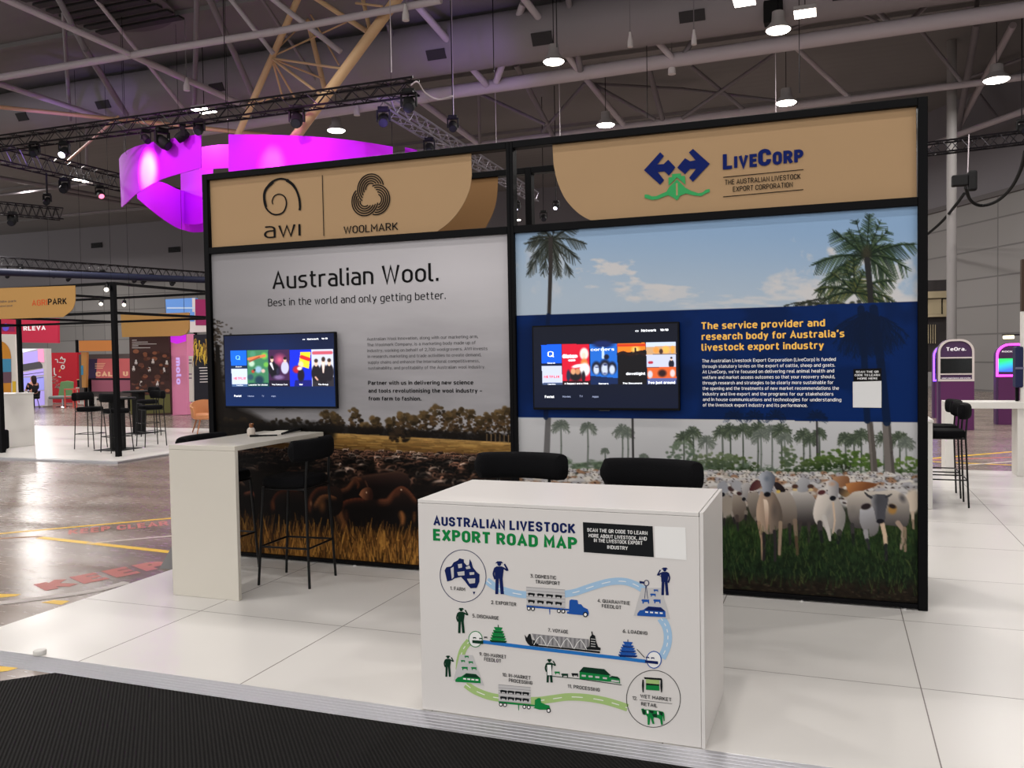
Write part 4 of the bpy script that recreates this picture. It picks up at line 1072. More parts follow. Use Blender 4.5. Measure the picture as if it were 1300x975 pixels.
# --- the back row of the same frame, seen through the gap between the headers
rb = thing('rear_booth_section', 'second black frame row behind the display walls with a brown curved header', 'frame')
RY = 0.93
for x0, x1 in ((-3.0, -2.945), (-0.215, -0.155), (2.94, 3.0)): MB().box(x0, RY, 0, x1, RY + 0.09, 3.495).build('post', black, rb, bevel=0.003, seg=1)
MB().box(-2.945, RY, 3.44, -0.215, RY + 0.09, 3.495).build('rail', black, rb, bevel=0.003, seg=1)
MB().box(-0.155, RY, 3.44, 2.94, RY + 0.09, 3.495).build('rail', black, rb, bevel=0.003, seg=1)
MB().box(-2.945, RY, 2.77, -0.215, RY + 0.09, 2.828).build('rail', black, rb, bevel=0.003, seg=1)
MB().box(-0.155, RY, 2.77, 2.94, RY + 0.09, 2.828).build('rail', black, rb, bevel=0.003, seg=1)
brown = mat('brown banner fabric', (134, 100, 63), 0.75)
L = [(-2.9, 3.44), (on_y(630.5, 220, RY)[0], 3.44)] + [(on_y(px, py, RY)[0], on_y(px, py, RY)[2]) for px, py in spline([(630.5, 230), (629, 250), (624, 270), (612, 294)], 4)] + [(-2.9, on_y(612, 294, RY)[2])]
MB().prism([(x, RY + 0.03, z) for x, z in L], (0, 0.008, 0)).build('banner', brown, rb)
gp = mat('grey infill fabric', (150, 148, 148), 0.7)
MB().box(-2.945, RY + 0.03, 0.02, -0.215, RY + 0.04, 2.77).build('infill_panel', gp, rb)
MB().box(-0.155, RY + 0.03, 0.02, 2.94, RY + 0.04, 2.77).build('infill_panel', gp, rb)
for z in (2.77, 3.44):
    for x in (-3.0, 2.945): MB().box(x, 0.06, z, x + 0.055, RY, z + 0.055).build('side_rail', black, rb)
# slanted grey board that props the left end of the wall
q = [on_z(202, 722, F), on_z(219, 724, F)]
pr_ = [(-3.235, -0.45), (-3.02, -0.40)]
top = on_y(217.5, 660, -0.05)
m = MB()
m.prism([(-3.25, -0.44, F + 0.001), (-3.01, -0.42, F + 0.001), (-3.01, -0.05, 0.62), (-3.06, -0.05, 0.62)], (0, 0.03, 0))
tag(m.build('prop_board', mat('grey board', (112, 110, 110), 0.5)), 'grey slanted board leaning behind the left white counter', 'board')
# ------------------------------------------------------------------ screens on the walls
screen_black = mat('screen bezel plastic', (5, 5, 6), 0.4, spec=0.1)
def lerp3(a, b, t):
    return np.asarray(a, float) + (np.asarray(b, float) - np.asarray(a, float)) * t
def make_tv(label, x0, x1, z0, z1, painter, words, em):
    t = thing('television', label, 'television', ((x0 + x1) / 2, 0, z0), group=None)
    cx = (x0 + x1) / 2
    MB().box(x0 - cx, -0.062, 0, x1 - cx, -0.026, z1 - z0).build('casing', screen_black, t, bevel=0.004, seg=2)
    MB().box(-0.2, -0.026, 0.14, 0.2, -0.004, 0.5).build('wall_bracket', black, t)
    MB().box(-0.04, -0.064, -0.006, 0.04, -0.05, 0.0).build('status_light', mat('smoked plastic', (40, 40, 44), 0.3), t)
    s = Sheet(-0.0632, x0 + 0.012, x1 - 0.012, z0 + 0.018, z1 - 0.012, 0.0042)
    painter(s)
    mt = paint_mat(('left' if x0 < 0 else 'right') + ' screen glow', 0.12, emit=em)
    o = s.build('screen', mt, t); o.matrix_parent_inverse = t.matrix_basis.inverted()
    tp = Plane(-0.0632, 0.0008)
    gl = [mat('screen white', (235, 238, 245), 0.3, emit=0.85), mat('screen red', (214, 40, 48), 0.3, emit=0.8), mat('screen grey', (150, 160, 190), 0.3, emit=0.7), mat('screen light blue', (110, 180, 255), 0.3, emit=0.8)]
    for w in words:
        m = MB(); tp.text(m, *w); m.build('screen_caption', gl, o)
    return t
def tvq(ox, oy, k):
    return lambda a, b: (ox + a / k, oy + b / k)
def figure(s, x, y, h, coat, skin=(226, 190, 168), hair=(30, 24, 24), w=None):
    w = w or h * 0.5
    s.ell(x, y + h * 0.75, w * 0.5, h * 0.5, coat, soft=0.2)
    s.ell(x, y + h * 0.24, w * 0.2, h * 0.2, skin, soft=0.3)
    s.ell(x, y + h * 0.1, w * 0.23, h * 0.13, hair, soft=0.4)
def left_ui(s):
    q = tvq(280, 410, 8.125)
    P = lambda L, c, a=1: s.poly([q(*p) for p in L], c, a)
    g = (s.Y - 420) / 100.0
    for k, (a, b) in enumerate(((3, 6), (14, 36), (44, 84))): s.C[..., k] = a + (b - a) * g
    s.all(0.5 * np.clip(1 - np.hypot((s.X - 350) / 60, (s.Y - 440) / 30), 0, 1), (8, 36, 90))
    P([(102, 285), (266, 285), (270, 440), (108, 440)], (10, 98, 226)); P([(106, 440), (270, 440), (272, 468), (110, 468)], (16, 36, 60))
    P([(112, 474), (274, 472), (278, 632), (118, 634)], (196, 206, 236)); P([(118, 634), (278, 632), (279, 655), (119, 656)], (70, 96, 140))
    P([(272, 283), (490, 280), (496, 655), (280, 658)], (60, 120, 84))
    for a, b, r, c in ((320, 420, 40, (190, 214, 190)), (390, 480, 46, (150, 180, 210)), (450, 340, 44, (120, 190, 70)), (330, 320, 40, (74, 140, 110)), (310, 560, 40, (40, 70, 90)), (400, 590, 60, (20, 44, 70)), (470, 430, 34, (110, 180, 70)), (335, 500, 22, (190, 60, 40)), (440, 495, 26, (220, 180, 170)), (350, 485, 16, (60, 40, 40))):
        s.ell(*q(a, b), r / 8.1, r / 8.1, c, soft=0.5, a=0.9)
    s.seg(*q(290, 372), *q(452, 338), 3.4, 3.4, (214, 120, 70)); s.seg(*q(300, 398), *q(400, 352), 1.6, 1.6, (150, 70, 50))
    P([(280, 620), (495, 615), (496, 655), (280, 658)], (16, 50, 60), 0.8)
    P([(496, 278), (708, 276), (716, 655), (500, 657)], (60, 30, 66)); s.ell(*q(610, 380), 10, 10, (206, 86, 120), soft=0.9)
    figure(s, *q(530, 340), 20, (20, 18, 30), w=11); figure(s, *q(664, 350), 18, (188, 186, 214), w=11)
    s.ell(*q(560, 500), 7, 11, (14, 12, 22), soft=0.3); s.seg(*q(520, 420), *q(545, 480), 3, 1, (230, 226, 236)); s.ell(*q(600, 560), 9, 4, (120, 96, 140), soft=0.6); s.ell(*q(590, 500), 2.5, 6, (40, 36, 60), soft=0.5)
    P([(498, 590), (714, 588), (716, 655), (500, 657)], (18, 14, 34), 0.85)
    P([(710, 276), (934, 273), (946, 655), (718, 656)], (14, 40, 206))
    P([(824, 300), (930, 300), (910, 470), (806, 440)], (240, 206, 40)); s.seg(*q(836, 350), *q(910, 375), 4.4, 4.4, (206, 40, 40))
    s.ell(*q(828, 430), 4.2, 5.5, (236, 206, 150), soft=0.4); s.ell(*q(790, 480), 7, 6, (170, 30, 50), soft=0.4); s.ell(*q(830, 540), 5, 10, (24, 16, 36), soft=0.3); s.ell(*q(815, 470), 4, 3, (230, 220, 210), soft=0.5)
    P([(770, 590), (940, 590), (944, 655), (760, 656)], (20, 16, 70), 0.7)
    P([(936, 275), (1160, 270), (1170, 655), (946, 656)], (198, 202, 220)); s.seg(*q(960, 310), *q(1140, 306), 4, 4, (196, 84, 100))
    for x, y, h in ((985, 370, 24), (1120, 365, 24), (1060, 350, 30)): figure(s, *q(x, y), h, (26, 22, 28), w=13, hair=(60, 44, 36))
    s.seg(*q(1060, 420), *q(1060, 510), 4, 1.5, (236, 206, 196)); P([(950, 560), (1166, 556), (1170, 655), (948, 656)], (24, 20, 26), 0.9)
    s.seg(*q(980, 560), *q(1000, 585), 2, 2, (210, 160, 140))
def ring_icon(tp_words): pass
lq, rq = tvq(280, 410, 8.125), tvq(670, 400, 6.5)
make_tv('television on the left wall over the grey sky and sheep mural, blue menu on screen', -2.79, -1.618, 1.366, 2.029, left_ui,
        [('NETFLIX', lq(136, 585), lq(262, 578), 3.2, 1, 0.03), ('Search', lq(156, 458), lq(218, 456), 1.5, 0), ('Netflix', lq(168, 650), lq(232, 648), 1.5, 0),
         ('QU', lq(150, 385), lq(216, 384), 5.0, 3, 0.0) if False else ('Q', lq(158, 380), lq(206, 379), 5.4, 3, 0.0),
         ('Launcher for stories', lq(292, 646), lq(486, 640), 1.9, 0, 0.01), ('The Famous Two', lq(530, 643), lq(690, 638), 2.0, 0, 0.01), ('Idol', lq(815, 642), lq(848, 640), 2.0, 0, 0.01), ('The Group', lq(1008, 642), lq(1112, 638), 2.0, 0, 0.01),
         ('o', lq(848, 176), lq(872, 175), 1.8, 0), ('Network', lq(894, 176), lq(1012, 172), 2.2, 0, 0.03), ('10:10', lq(1042, 170), lq(1104, 168), 2.0, 0, 0.02),
         ('Foxtel', lq(142, 763), lq(216, 762), 2.6, 0, 0.02), ('Home', lq(284, 762), lq(346, 761), 1.9, 2), ('TV', lq(428, 761), lq(450, 761), 1.9, 2), ('Apps', lq(524, 762), lq(570, 761), 2.1, 2)], 1.0)
def right_ui(s):
    q = tvq(670, 400, 6.5)
    P = lambda L, c, a=1: s.poly([q(*p) for p in L], c, a)
    g = (s.Y - 410) / 110.0
    for k, (a, b) in enumerate(((2, 3), (6, 12), (20, 34))): s.C[..., k] = a + (b - a) * g
    P([(110, 246), (276, 242), (280, 398), (114, 400)], (10, 86, 224)); P([(114, 400), (280, 398), (281, 418), (115, 420)], (8, 20, 48))
    P([(116, 422), (280, 420), (286, 560), (122, 562)], (190, 196, 222)); P([(122, 560), (286, 558), (287, 574), (123, 576)], (60, 76, 110))
    P([(280, 242), (504, 238), (516, 572), (288, 576)], (198, 16, 44))
    s.ell(*q(465, 320), 6.5, 9, (216, 206, 200), soft=0.3); s.ell(*q(462, 335), 3, 4.5, (232, 196, 176), soft=0.4); s.ell(*q(466, 400), 6, 8, (206, 120, 60), soft=0.4); s.ell(*q(470, 450), 8, 10, (220, 214, 214), soft=0.3)
    s.ell(*q(410, 420), 9, 2.6, (226, 222, 220), soft=0.4, rot=-0.2); s.ell(*q(395, 500), 10, 9, (24, 20, 24), soft=0.4); s.ell(*q(375, 465), 4, 5, (206, 150, 110), soft=0.4); s.ell(*q(412, 465), 4, 5, (190, 130, 90), soft=0.4); s.ell(*q(335, 500), 3, 9, (30, 40, 60), soft=0.4); s.ell(*q(460, 510), 3, 9, (30, 26, 34), soft=0.4)
    s.seg(*q(296, 342), *q(400, 340), 3.6, 3.6, (240, 232, 232)); s.seg(*q(340, 374), *q(388, 372), 2, 2, (240, 232, 232)); P([(288, 545), (515, 540), (516, 572), (288, 576)], (26, 10, 14), 0.9)
    P([(512, 238), (736, 234), (744, 570), (520, 574)], (26, 96, 190)); s.ell(*q(620, 240), 17, 6, (14, 30, 80), soft=0.5); s.seg(*q(620, 270), *q(622, 350), 2.5, 3.5, (180, 200, 230)); s.ell(*q(650, 345), 4, 4, (16, 20, 36), soft=0.4)
    for x, y, r in ((566, 450, 6.2), (636, 445, 7.5), (696, 450, 6.0)):
        s.ell(*q(x, y - 14), r * 1.15, r * 1.6, (18, 22, 40), soft=0.35); s.ell(*q(x, y), r * 0.75, r * 1.2, (186, 196, 220), soft=0.4)
    s.seg(*q(560, 430), *q(580, 430), 1, 1, (30, 40, 80)); s.ell(*q(640, 410), 3, 1.6, (40, 50, 90), soft=0.5); s.ell(*q(636, 480), 2.5, 1.2, (90, 90, 130), soft=0.5)
    P([(520, 500), (742, 520), (744, 570), (520, 574)], (10, 22, 54), 0.85)
    P([(738, 234), (968, 228), (976, 568), (746, 572)], (10, 8, 10)); P([(738, 234), (968, 228), (970, 286), (740, 320)], (228, 120, 30)); s.ell(*q(890, 286), 7, 7, (246, 210, 120), soft=0.9)
    for x in range(745, 970, 14): s.ell(*q(x, 318 - 10 * math.sin(x * 0.05)), 2, 2.2, (30, 12, 8), soft=0.3)
    s.seg(*q(745, 250), *q(965, 246), 3, 3, (190, 50, 20)); s.ell(*q(888, 276), 1.2, 1.6, (20, 10, 8), soft=0.3); s.seg(*q(888, 280), *q(888, 306), 2, 2, (30, 12, 8))
    P([(974, 228), (1218, 220), (1224, 318), (980, 326)], (190, 150, 110)); P([(974, 228), (1218, 220), (1219, 252), (976, 262)], (190, 200, 224)); s.ell(*q(1060, 290), 5, 5, (226, 140, 60), soft=0.5); s.ell(*q(1140, 285), 6, 6, (240, 170, 80), soft=0.5); s.ell(*q(1100, 300), 3, 4, (60, 40, 36), soft=0.4); s.ell(*q(1195, 285), 3, 6, (216, 150, 60), soft=0.4)
    P([(978, 328), (1222, 322), (1224, 426), (984, 430)], (186, 190, 214)); figure(s, *q(1185, 345), 12, (24, 24, 36), w=8); s.seg(*q(1004, 392), *q(1024, 391), 3, 3, (170, 40, 60))
    P([(984, 432), (1224, 428), (1226, 520), (990, 524)], (206, 90, 40)); s.ell(*q(1110, 480), 7, 6, (40, 20, 18), soft=0.5); s.ell(*q(1010, 490), 4, 6, (196, 190, 200), soft=0.4); s.ell(*q(1195, 480), 4, 6, (206, 190, 190), soft=0.4)
    P([(990, 524), (1226, 520), (1226, 566), (990, 570)], (80, 90, 140))
make_tv('television on the right wall over the navy text band, blue menu on screen', 0.172, 1.327, 1.368, 2.03, right_ui,
        [('NETFLIX', rq(134, 520), rq(264, 514), 3.2, 1, 0.03), ('Q', rq(164, 345), rq(218, 343), 7.0, 0, 0.0), ('Search', rq(162, 402), rq(226, 399), 1.8, 0, 0.01), ('Netflix', rq(168, 576), rq(230, 573), 1.6, 0, 0.01),
         ('Sister', rq(290, 356), rq(402, 350), 5.0, 0, 0.02), ('ACT', rq(340, 382), rq(388, 379), 2.4, 0, 0.03), ('A Suspect and a Wink', rq(304, 572), rq(500, 567), 2.2, 0, 0.02), ('corners', rq(520, 296), rq(714, 290), 3.6, 0, 0.0), ('Corners', rq(586, 572), rq(666, 569), 2.0, 0, 0.02),
         ('dovelight', rq(812, 495), rq(970, 488), 3.6, 0, 0.02), ('The Document', rq(784, 570), rq(944, 565), 2.2, 0, 0.02), ('Two just around', rq(994, 568), rq(1216, 562), 3.4, 0, 0.03),
         ('o', rq(888, 138), rq(914, 137), 2.6, 0), ('Network', rq(936, 138), rq(1060, 133), 3.2, 0, 0.03), ('10:10', rq(1092, 132), rq(1160, 129), 2.8, 0, 0.02),
         ('Foxtel', rq(142, 684), rq(218, 682), 3.2, 0, 0.02), ('Movies', rq(288, 680), rq(354, 678), 2.4, 2), ('TV', rq(428, 678), rq(454, 677), 2.4, 2), ('Apps', rq(532, 680), rq(584, 678), 2.4, 2)], 1.0)

# ------------------------------------------------------------------ front counter with the road map print
lam = mat('white counter laminate', (214, 210, 207), 0.35)
seamm = mat('shadow gap', (70, 68, 66), 0.8)
CX0, CX1, CYF, CYB, CH = 0.418, 1.8466, -2.5957, -1.8875, 1.0823
ct = thing('counter', 'white box counter at the platform edge printed with a livestock export road map', 'counter', ((CX0 + CX1) / 2, CYF, 0))
def cpart(nm, b, mt, bev=0.0015):
    o = MB().box(*b).build(nm, mt, ct, bevel=bev, seg=1); o.matrix_parent_inverse = ct.matrix_basis.inverted(); return o
ct.location = ((CX0 + CX1) / 2, CYF, 0.0)
bpy.context.view_layer.update()
fpan = cpart('front_panel', (CX0, CYF, 0.003, CX1 - 0.0185, CYF + 0.018, CH - 0.02), lam)
cpart('side_panel', (CX0, CYF + 0.019, 0.001, CX0 + 0.018, CYB, CH - 0.02), lam)
cpart('side_panel', (CX1 - 0.017, CYF, 0.001, CX1, CYB, CH), lam)
cpart('back_panel', (CX0 + 0.02, CYB - 0.018, 0.001, CX1 - 0.02, CYB, CH - 0.02), lam)
cpart('top_panel', (CX0, CYF, CH - 0.0185, CX1 - 0.020, CYB, CH), lam)
cpart('shadow_gap', (CX0 + 0.02, CYF + 0.004, CH - 0.0205, CX1 - 0.016, CYB - 0.004, CH - 0.0035), seamm, 0)
CP = Plane(CYF, 0.0012); CP2 = Plane(CYF, 0.0018); CP3 = Plane(CYF, 0.0024); CP4 = Plane(CYF, 0.0034)
def ppart(nm, m, mts):
    return m.build(nm, mts, fpan)
i_navy = mat('map navy', (22, 34, 84), 0.6); i_blue = mat('map blue', (34, 82, 160), 0.6); i_green = mat('map green', (22, 124, 62), 0.6)
i_sky = mat('map sky road', (158, 190, 218), 0.6); i_leaf = mat('map leaf road', (160, 188, 120), 0.6); i_dark = mat('map black', (26, 28, 30), 0.6)
i_white = mat('map white', (232, 231, 229), 0.6); i_dgreen = mat('map dark green', (18, 52, 36), 0.6); i_mid = mat('map grey', (140, 138, 140), 0.6); i_lt = mat('map light grey', (190, 188, 188), 0.6); i_sea = mat('map sea blue', (40, 112, 184), 0.6)
NAVY, BLUE, GREEN, SKY, LEAF, DARK, WHITE, DGREEN, MID, LT, SEA = range(11)
INKS = [i_navy, i_blue, i_green, i_sky, i_leaf, i_dark, i_white, i_dgreen, i_mid, i_lt, i_sea]
Plane.LAYER = 0
A1, A2, A3, A4 = tvq(530, 640, 6.5), tvq(720, 640, 6.5), tvq(530, 770, 6.5), tvq(720, 770, 6.5)
m = MB()
CP.text(m, 'AUSTRALIAN LIVESTOCK', A1(132, 176), (730.8, 676.0), 12.2, NAVY, 0.034)
CP.text(m, 'EXPORT ROAD MAP', A1(130, 300), (733.0, 698.0), 15.0, GREEN, 0.04)
ppart('title_lettering', m, INKS)
m = MB()
CP.poly(m, [A2(130, 148), A2(706, 182), A2(716, 438), A2(138, 396)], DARK)
CP.poly(m, [A2(720, 182), A2(976, 192), A2(986, 462), A2(728, 440)], WHITE)
for t, a, b in (('SCAN THE QR CODE TO LEARN', (166, 226), (664, 258)), ('MORE ABOUT LIVESTOCK, AND', (178, 272), (658, 304)), ('IN THE LIVESTOCK EXPORT', (222, 312), (622, 342)), ('INDUSTRY', (332, 368), (502, 378))):
    CP2.text(m, t, A2(*a), A2(*b), 4.6, WHITE, 0.015)
ppart('scan_card', m, INKS)

m = m2 = m3 = MB(); m3n = []; _cur = None
def begin(nm):
    """finish the drawing in hand and start the next one on the counter front"""
    global m, m2, m3, m3n, _cur
    for c, r in m3n: Plane(CYF, 0.003).disc(m3, c, r, r * 1.1, WHITE, 12)
    m3n = []
    if _cur and m.v: ppart(_cur, m, INKS)
    m = m2 = m3 = MB(); _cur = nm
begin('road_drawing')
# roads: blue from farm to ship, green from ship to market
CP.strip(m, [A1(572, 630), A1(640, 680), A1(740, 720), A1(860, 745), A1(980, 748), A1(1120, 752), (727, 752.6), (741, 748.3), (757, 743.0), (775, 738.5), (792, 738.0), (806, 742.0), (818, 749)], 9.0, SKY, 5)
CP2.strip(m2, [A1(572, 630), A1(640, 680), A1(740, 720), A1(860, 745), A1(980, 748), A1(1120, 752), (727, 752.6), (741, 748.3), (757, 743.0), (775, 738.5), (792, 738.0), (806, 742.0), (818, 749)], 1.0, WHITE, 5, dash=3)
R1 = [A4(775, 95), A4(815, 160), A4(832, 240), A4(822, 330), A4(780, 425)]
CP.strip(m, R1, 10.5, SKY, 6); CP2.strip(m2, R1, 1.1, WHITE, 6, dash=2)
begin('road_drawing')
R2 = [A3(430, 285), A3(380, 350), A3(352, 440), A3(345, 520)]
CP.strip(m, R2, 9, LEAF, 6); CP2.strip(m2, R2, 1.0, WHITE, 6, dash=2)
R3 = [A3(400, 640), A3(470, 690), A3(580, 735), A3(700, 758), A3(860, 775), A3(1000, 775), A3(1120, 760), A4(10, 745), A4(160, 752), A4(300, 775), A4(410, 805), A4(500, 835)]
CP.strip(m, R3, 9.5, LEAF, 5); CP2.strip(m2, R3, 1.0, WHITE, 5, dash=3)
begin('circle_drawing')
CP2.ring(m2, A1(377, 592), 29.5, 33.6, 0.8, NAVY, rot=-0.10)
begin('circle_drawing')
CP2.ring(m2, A4(713, 760), 34.6, 36.6, 0.8, DARK)
begin('circle_drawing')
CP3.disc(m3, A3(480, 268), 8.4, 9.8, WHITE); CP3.ring(m3, A3(480, 268), 9.0, 10.4, 1.0, GREEN)
begin('circle_drawing')
CP3.disc(m3, A4(717, 438), 9.0, 10.4, WHITE); CP3.ring(m3, A4(717, 438), 9.8, 11.2, 1.2, BLUE)
begin('country_drawing')
CP2.poly(m2, [A1(*q) for q in [(225, 545), (240, 520), (280, 512), (300, 480), (335, 462), (348, 446), (385, 456), (384, 480), (408, 505), (426, 500), (432, 452), (448, 480), (458, 520), (490, 560), (514, 580), (512, 640), (490, 690), (440, 694), (416, 668), (392, 634), (360, 600), (310, 612), (285, 628), (246, 638), (238, 600)]], NAVY)
for b in ([(275, 530), (300, 515), (302, 600), (285, 618)], [(335, 495), (368, 490), (370, 522), (340, 528)], [(398, 520), (430, 505), (440, 530), (405, 536)], [(330, 560), (388, 552), (390, 586), (338, 590)], [(430, 562), (470, 560), (470, 580), (434, 584)], [(410, 615), (478, 612), (476, 650), (432, 656)]):
    CP3.poly(m3, [A1(*q) for q in b], LT)
CP2.poly(m2, [A1(*q) for q in [(458, 722), (478, 722), (468, 748)]], NAVY)
def man(q, x, y, h, k, arm=1):
    begin('figure_drawing')
    u = h / 100.0
    CP2.disc(m2, q(x, y + 8 * u), 6 * u / 6.5, 7 * u / 6.5, k)
    CP2.poly(m2, [q(x - 12 * u, y + 7 * u), q(x + 12 * u, y + 7 * u), q(x + 6 * u, y + 1 * u), q(x - 6 * u, y + 1 * u)], k)
    CP2.poly(m2, [q(x - 14 * u, y + 20 * u), q(x - 8 * u, y + 16 * u), q(x + 8 * u, y + 16 * u), q(x + 14 * u, y + 20 * u), q(x + 10 * u, y + 52 * u), q(x - 12 * u, y + 52 * u)], k)
    CP2.poly(m2, [q(x - 11 * u, y + 52 * u), q(x - 1 * u, y + 52 * u), q(x - 3 * u, y + 98 * u), q(x - 12 * u, y + 98 * u)], k)
    CP2.poly(m2, [q(x, y + 52 * u), q(x + 10 * u, y + 52 * u), q(x + 14 * u, y + 98 * u), q(x + 4 * u, y + 98 * u)], k)
    CP2.strip(m2, [q(x + arm * 11 * u, y + 20 * u), q(x + arm * 25 * u, y + 28 * u), q(x + arm * 15 * u, y + 9 * u)], 5 * u / 6.5, k, 3)
    CP2.strip(m2, [q(x - arm * 12 * u, y + 20 * u), q(x - arm * 17 * u, y + 38 * u), q(x - arm * 12 * u, y + 54 * u)], 5.5 * u / 6.5, k, 3)
man(A1, 676, 468, 280, NAVY); man(A3, 362, 8, 215, DGREEN); man(A3, 253, 402, 180, DGREEN); man(A3, 1090, 430, 200, DGREEN); man(A2, 806, 520, 235, NAVY, -1)
CP3.poly(m3, [A3(1072, 480), A3(1104, 480), A3(1110, 565), A3(1074, 565)], WHITE)
def truck(q, x0, y0, x1, y1, cab, k, bar):
    """stock crate of two decks of animals, bed, wheels and a bonneted cab"""
    CP2.poly(m2, [q(x0, y0), q(x1, y0 + 24), q(x1 + 6, y1 - 4), q(x0 + 4, y1 - 26)], LT)
    for f in (0.02, 0.2, 0.36, 0.52, 0.68, 0.98):
        yy = y0 + (y1 - y0 - 26) * f
        CP3.strip(m3, [q(x0 + 2, yy), q(x1 + 3, yy + 23)], 0.55, MID, 2)
    for r in (0.28, 0.66):
        for c in range(4):
            xx = x0 + 14 + c * (x1 - x0 - 20) / 4.0; yy = y0 + (y1 - y0 - 26) * r + 5 + 24 * (xx - x0) / (x1 - x0)
            CP3.poly(m3, [q(xx, yy + 4), q(xx + 12, yy), q(xx + 58, yy + 6), q(xx + 58, yy + 20), q(xx + 48, yy + 34), q(xx + 40, yy + 20), q(xx + 16, yy + 18), q(xx + 10, yy + 30), q(xx + 4, yy + 18)], DARK)
    CP2.poly(m2, [q(x0 + 4, y1 - 26), q(x1 + 40, y1 + 4), q(x1 + 40, y1 + 18), q(x0 + 4, y1 - 10)], k)
    CP2.poly(m2, [q((x0 + x1) / 2 + 30, y1 - 6), q((x0 + x1) / 2 + 40, y1 - 6), q((x0 + x1) / 2 + 38, y1 + 50), q((x0 + x1) / 2 + 34, y1 + 50)], k)
    for wx in (x0 + 22, x0 + 56, x1 - 48, x1 - 12):
        c = q(wx, y1 - 2 + 26 * (wx - x0) / (x1 - x0))
        CP3.disc(m3, c, 2.5, 2.8, DARK, 14); m3n.append((c, 1.4))
    CP2.poly(m2, [q(*p) for p in cab], k)
begin('truck_drawing')
truck(A1, 898, 680, 1216, 860, [(1255, 800), (1268, 785), (1318, 790), (1322, 830), (1360, 850), (1395, 862), (1412, 890), (1412, 920), (1250, 905)], BLUE, 0)
CP2.poly(m2, [A2(22, 790), A2(88, 794), A2(92, 822), A2(118, 826), A2(135, 850), A2(172, 866), A2(182, 905), A2(130, 915), A2(0, 902), A2(0, 884), A2(22, 884)], BLUE)
CP3.disc(m3, A2(152, 910), 3.1, 3.4, DARK, 16); m3n.append((A2(152, 910), 1.8))
begin('truck_drawing')
truck(A3, 668, 640, 932, 806, [(970, 770), (1000, 752), (1018, 756), (1022, 790), (1056, 806), (1090, 815), (1100, 850), (1010, 850), (955, 835), (968, 830)], GREEN, 0)
CP3.disc(m3, A3(1084, 856), 2.8, 3.1, DARK, 16); m3n.append((A3(1084, 856), 1.6))
# feedlots: grey yard, beasts, shed
def beast(P_, mm, q, x, y, w, k):
    P_.poly(mm, [q(x, y + w * 0.1), q(x + w * 0.15, y), q(x + w, y + w * 0.04), q(x + w, y + w * 0.55), q(x + w * 0.86, y + w * 0.55), q(x + w * 0.82, y + w * 0.34), q(x + w * 0.34, y + w * 0.34), q(x + w * 0.3, y + w * 0.55), q(x + w * 0.18, y + w * 0.55), q(x + w * 0.14, y + w * 0.3)], k)
def feedlot(q, yard, beasts, shed, k, kd):
    begin('feedlot_drawing')
    CP.poly(m, [q(*p) for p in yard], LT)
    for x, y, w in beasts: beast(CP2, m2, q, x, y, w, k)
    x0, y0, x1, y1 = shed
    CP2.poly(m2, [q(x0, y1 - 30), q(x0 + 20, y0 + 34), q(x0 + 50, y0 + 28), q(x0 + 90, y0), q(x1 - 40, y0 + 8), q(x1 - 4, y0 + 40), q(x1, y1), q(x0, y1 - 12)], k)
    CP3.poly(m3, [q(x0 + 60, y0 + 30), q(x0 + 92, y0 + 2), q(x1 - 40, y0 + 10), q(x1 - 6, y0 + 42)], kd)
    for i in range(4):
        x = x0 + 66 + i * (x1 - x0 - 76) / 4.0; y = y0 + 40 + i * 3
        CP3.poly(m3, [q(x, y), q(x + 24, y + 2), q(x + 24, y + 14), q(x, y + 12)], WHITE)
feedlot(A2, [(615, 690), (775, 690), (850, 945), (550, 920)], [(712, 702, 40), (684, 736, 48), (612, 784, 66), (710, 784, 62)], (580, 842, 815, 932), BLUE, NAVY)
feedlot(A3, [(350, 395), (455, 400), (552, 652), (298, 610)], [(388, 404, 36), (420, 450, 40), (358, 440, 36), (364, 495, 52), (442, 498, 46)], (314, 548, 524, 632), GREEN, DGREEN)
begin('windmill_drawing')
CP2.ring(m2, A2(655, 650), 3.6, 4.0, 1.0, NAVY, 20); CP2.poly(m2, [A2(598, 632), A2(640, 640), A2(640, 656), A2(598, 652)], NAVY)
CP2.strip(m2, [A2(650, 675), A2(640, 780)], 0.7, NAVY, 2); CP2.strip(m2, [A2(654, 675), A2(666, 780)], 0.7, NAVY, 2)
CP2.strip(m2, [A2(742, 580), A2(790, 600)], 0.6, NAVY, 2)
begin('sea_drawing')
CP.strip(m, [A3(540, 290), A3(900, 335), A3(1290, 380), A4(200, 398), A4(440, 425), A4(650, 452)], 4.4, SEA, 4)
begin('wharf_drawing')
CP4.poly(m2, [A3(455, 275), A3(545, 280), A3(545, 308), A3(455, 298)], DGREEN); CP4.poly(m2, [A4(645, 440), A4(752, 450), A4(752, 474), A4(645, 462)], NAVY)
for q, x, y, k in ((A3, 458, 250, DGREEN), (A3, 510, 256, DGREEN), (A3, 550, 246, DARK), (A4, 650, 412, NAVY), (A4, 692, 416, NAVY)): beast(CP4, m3, q, x, y, 28, k)
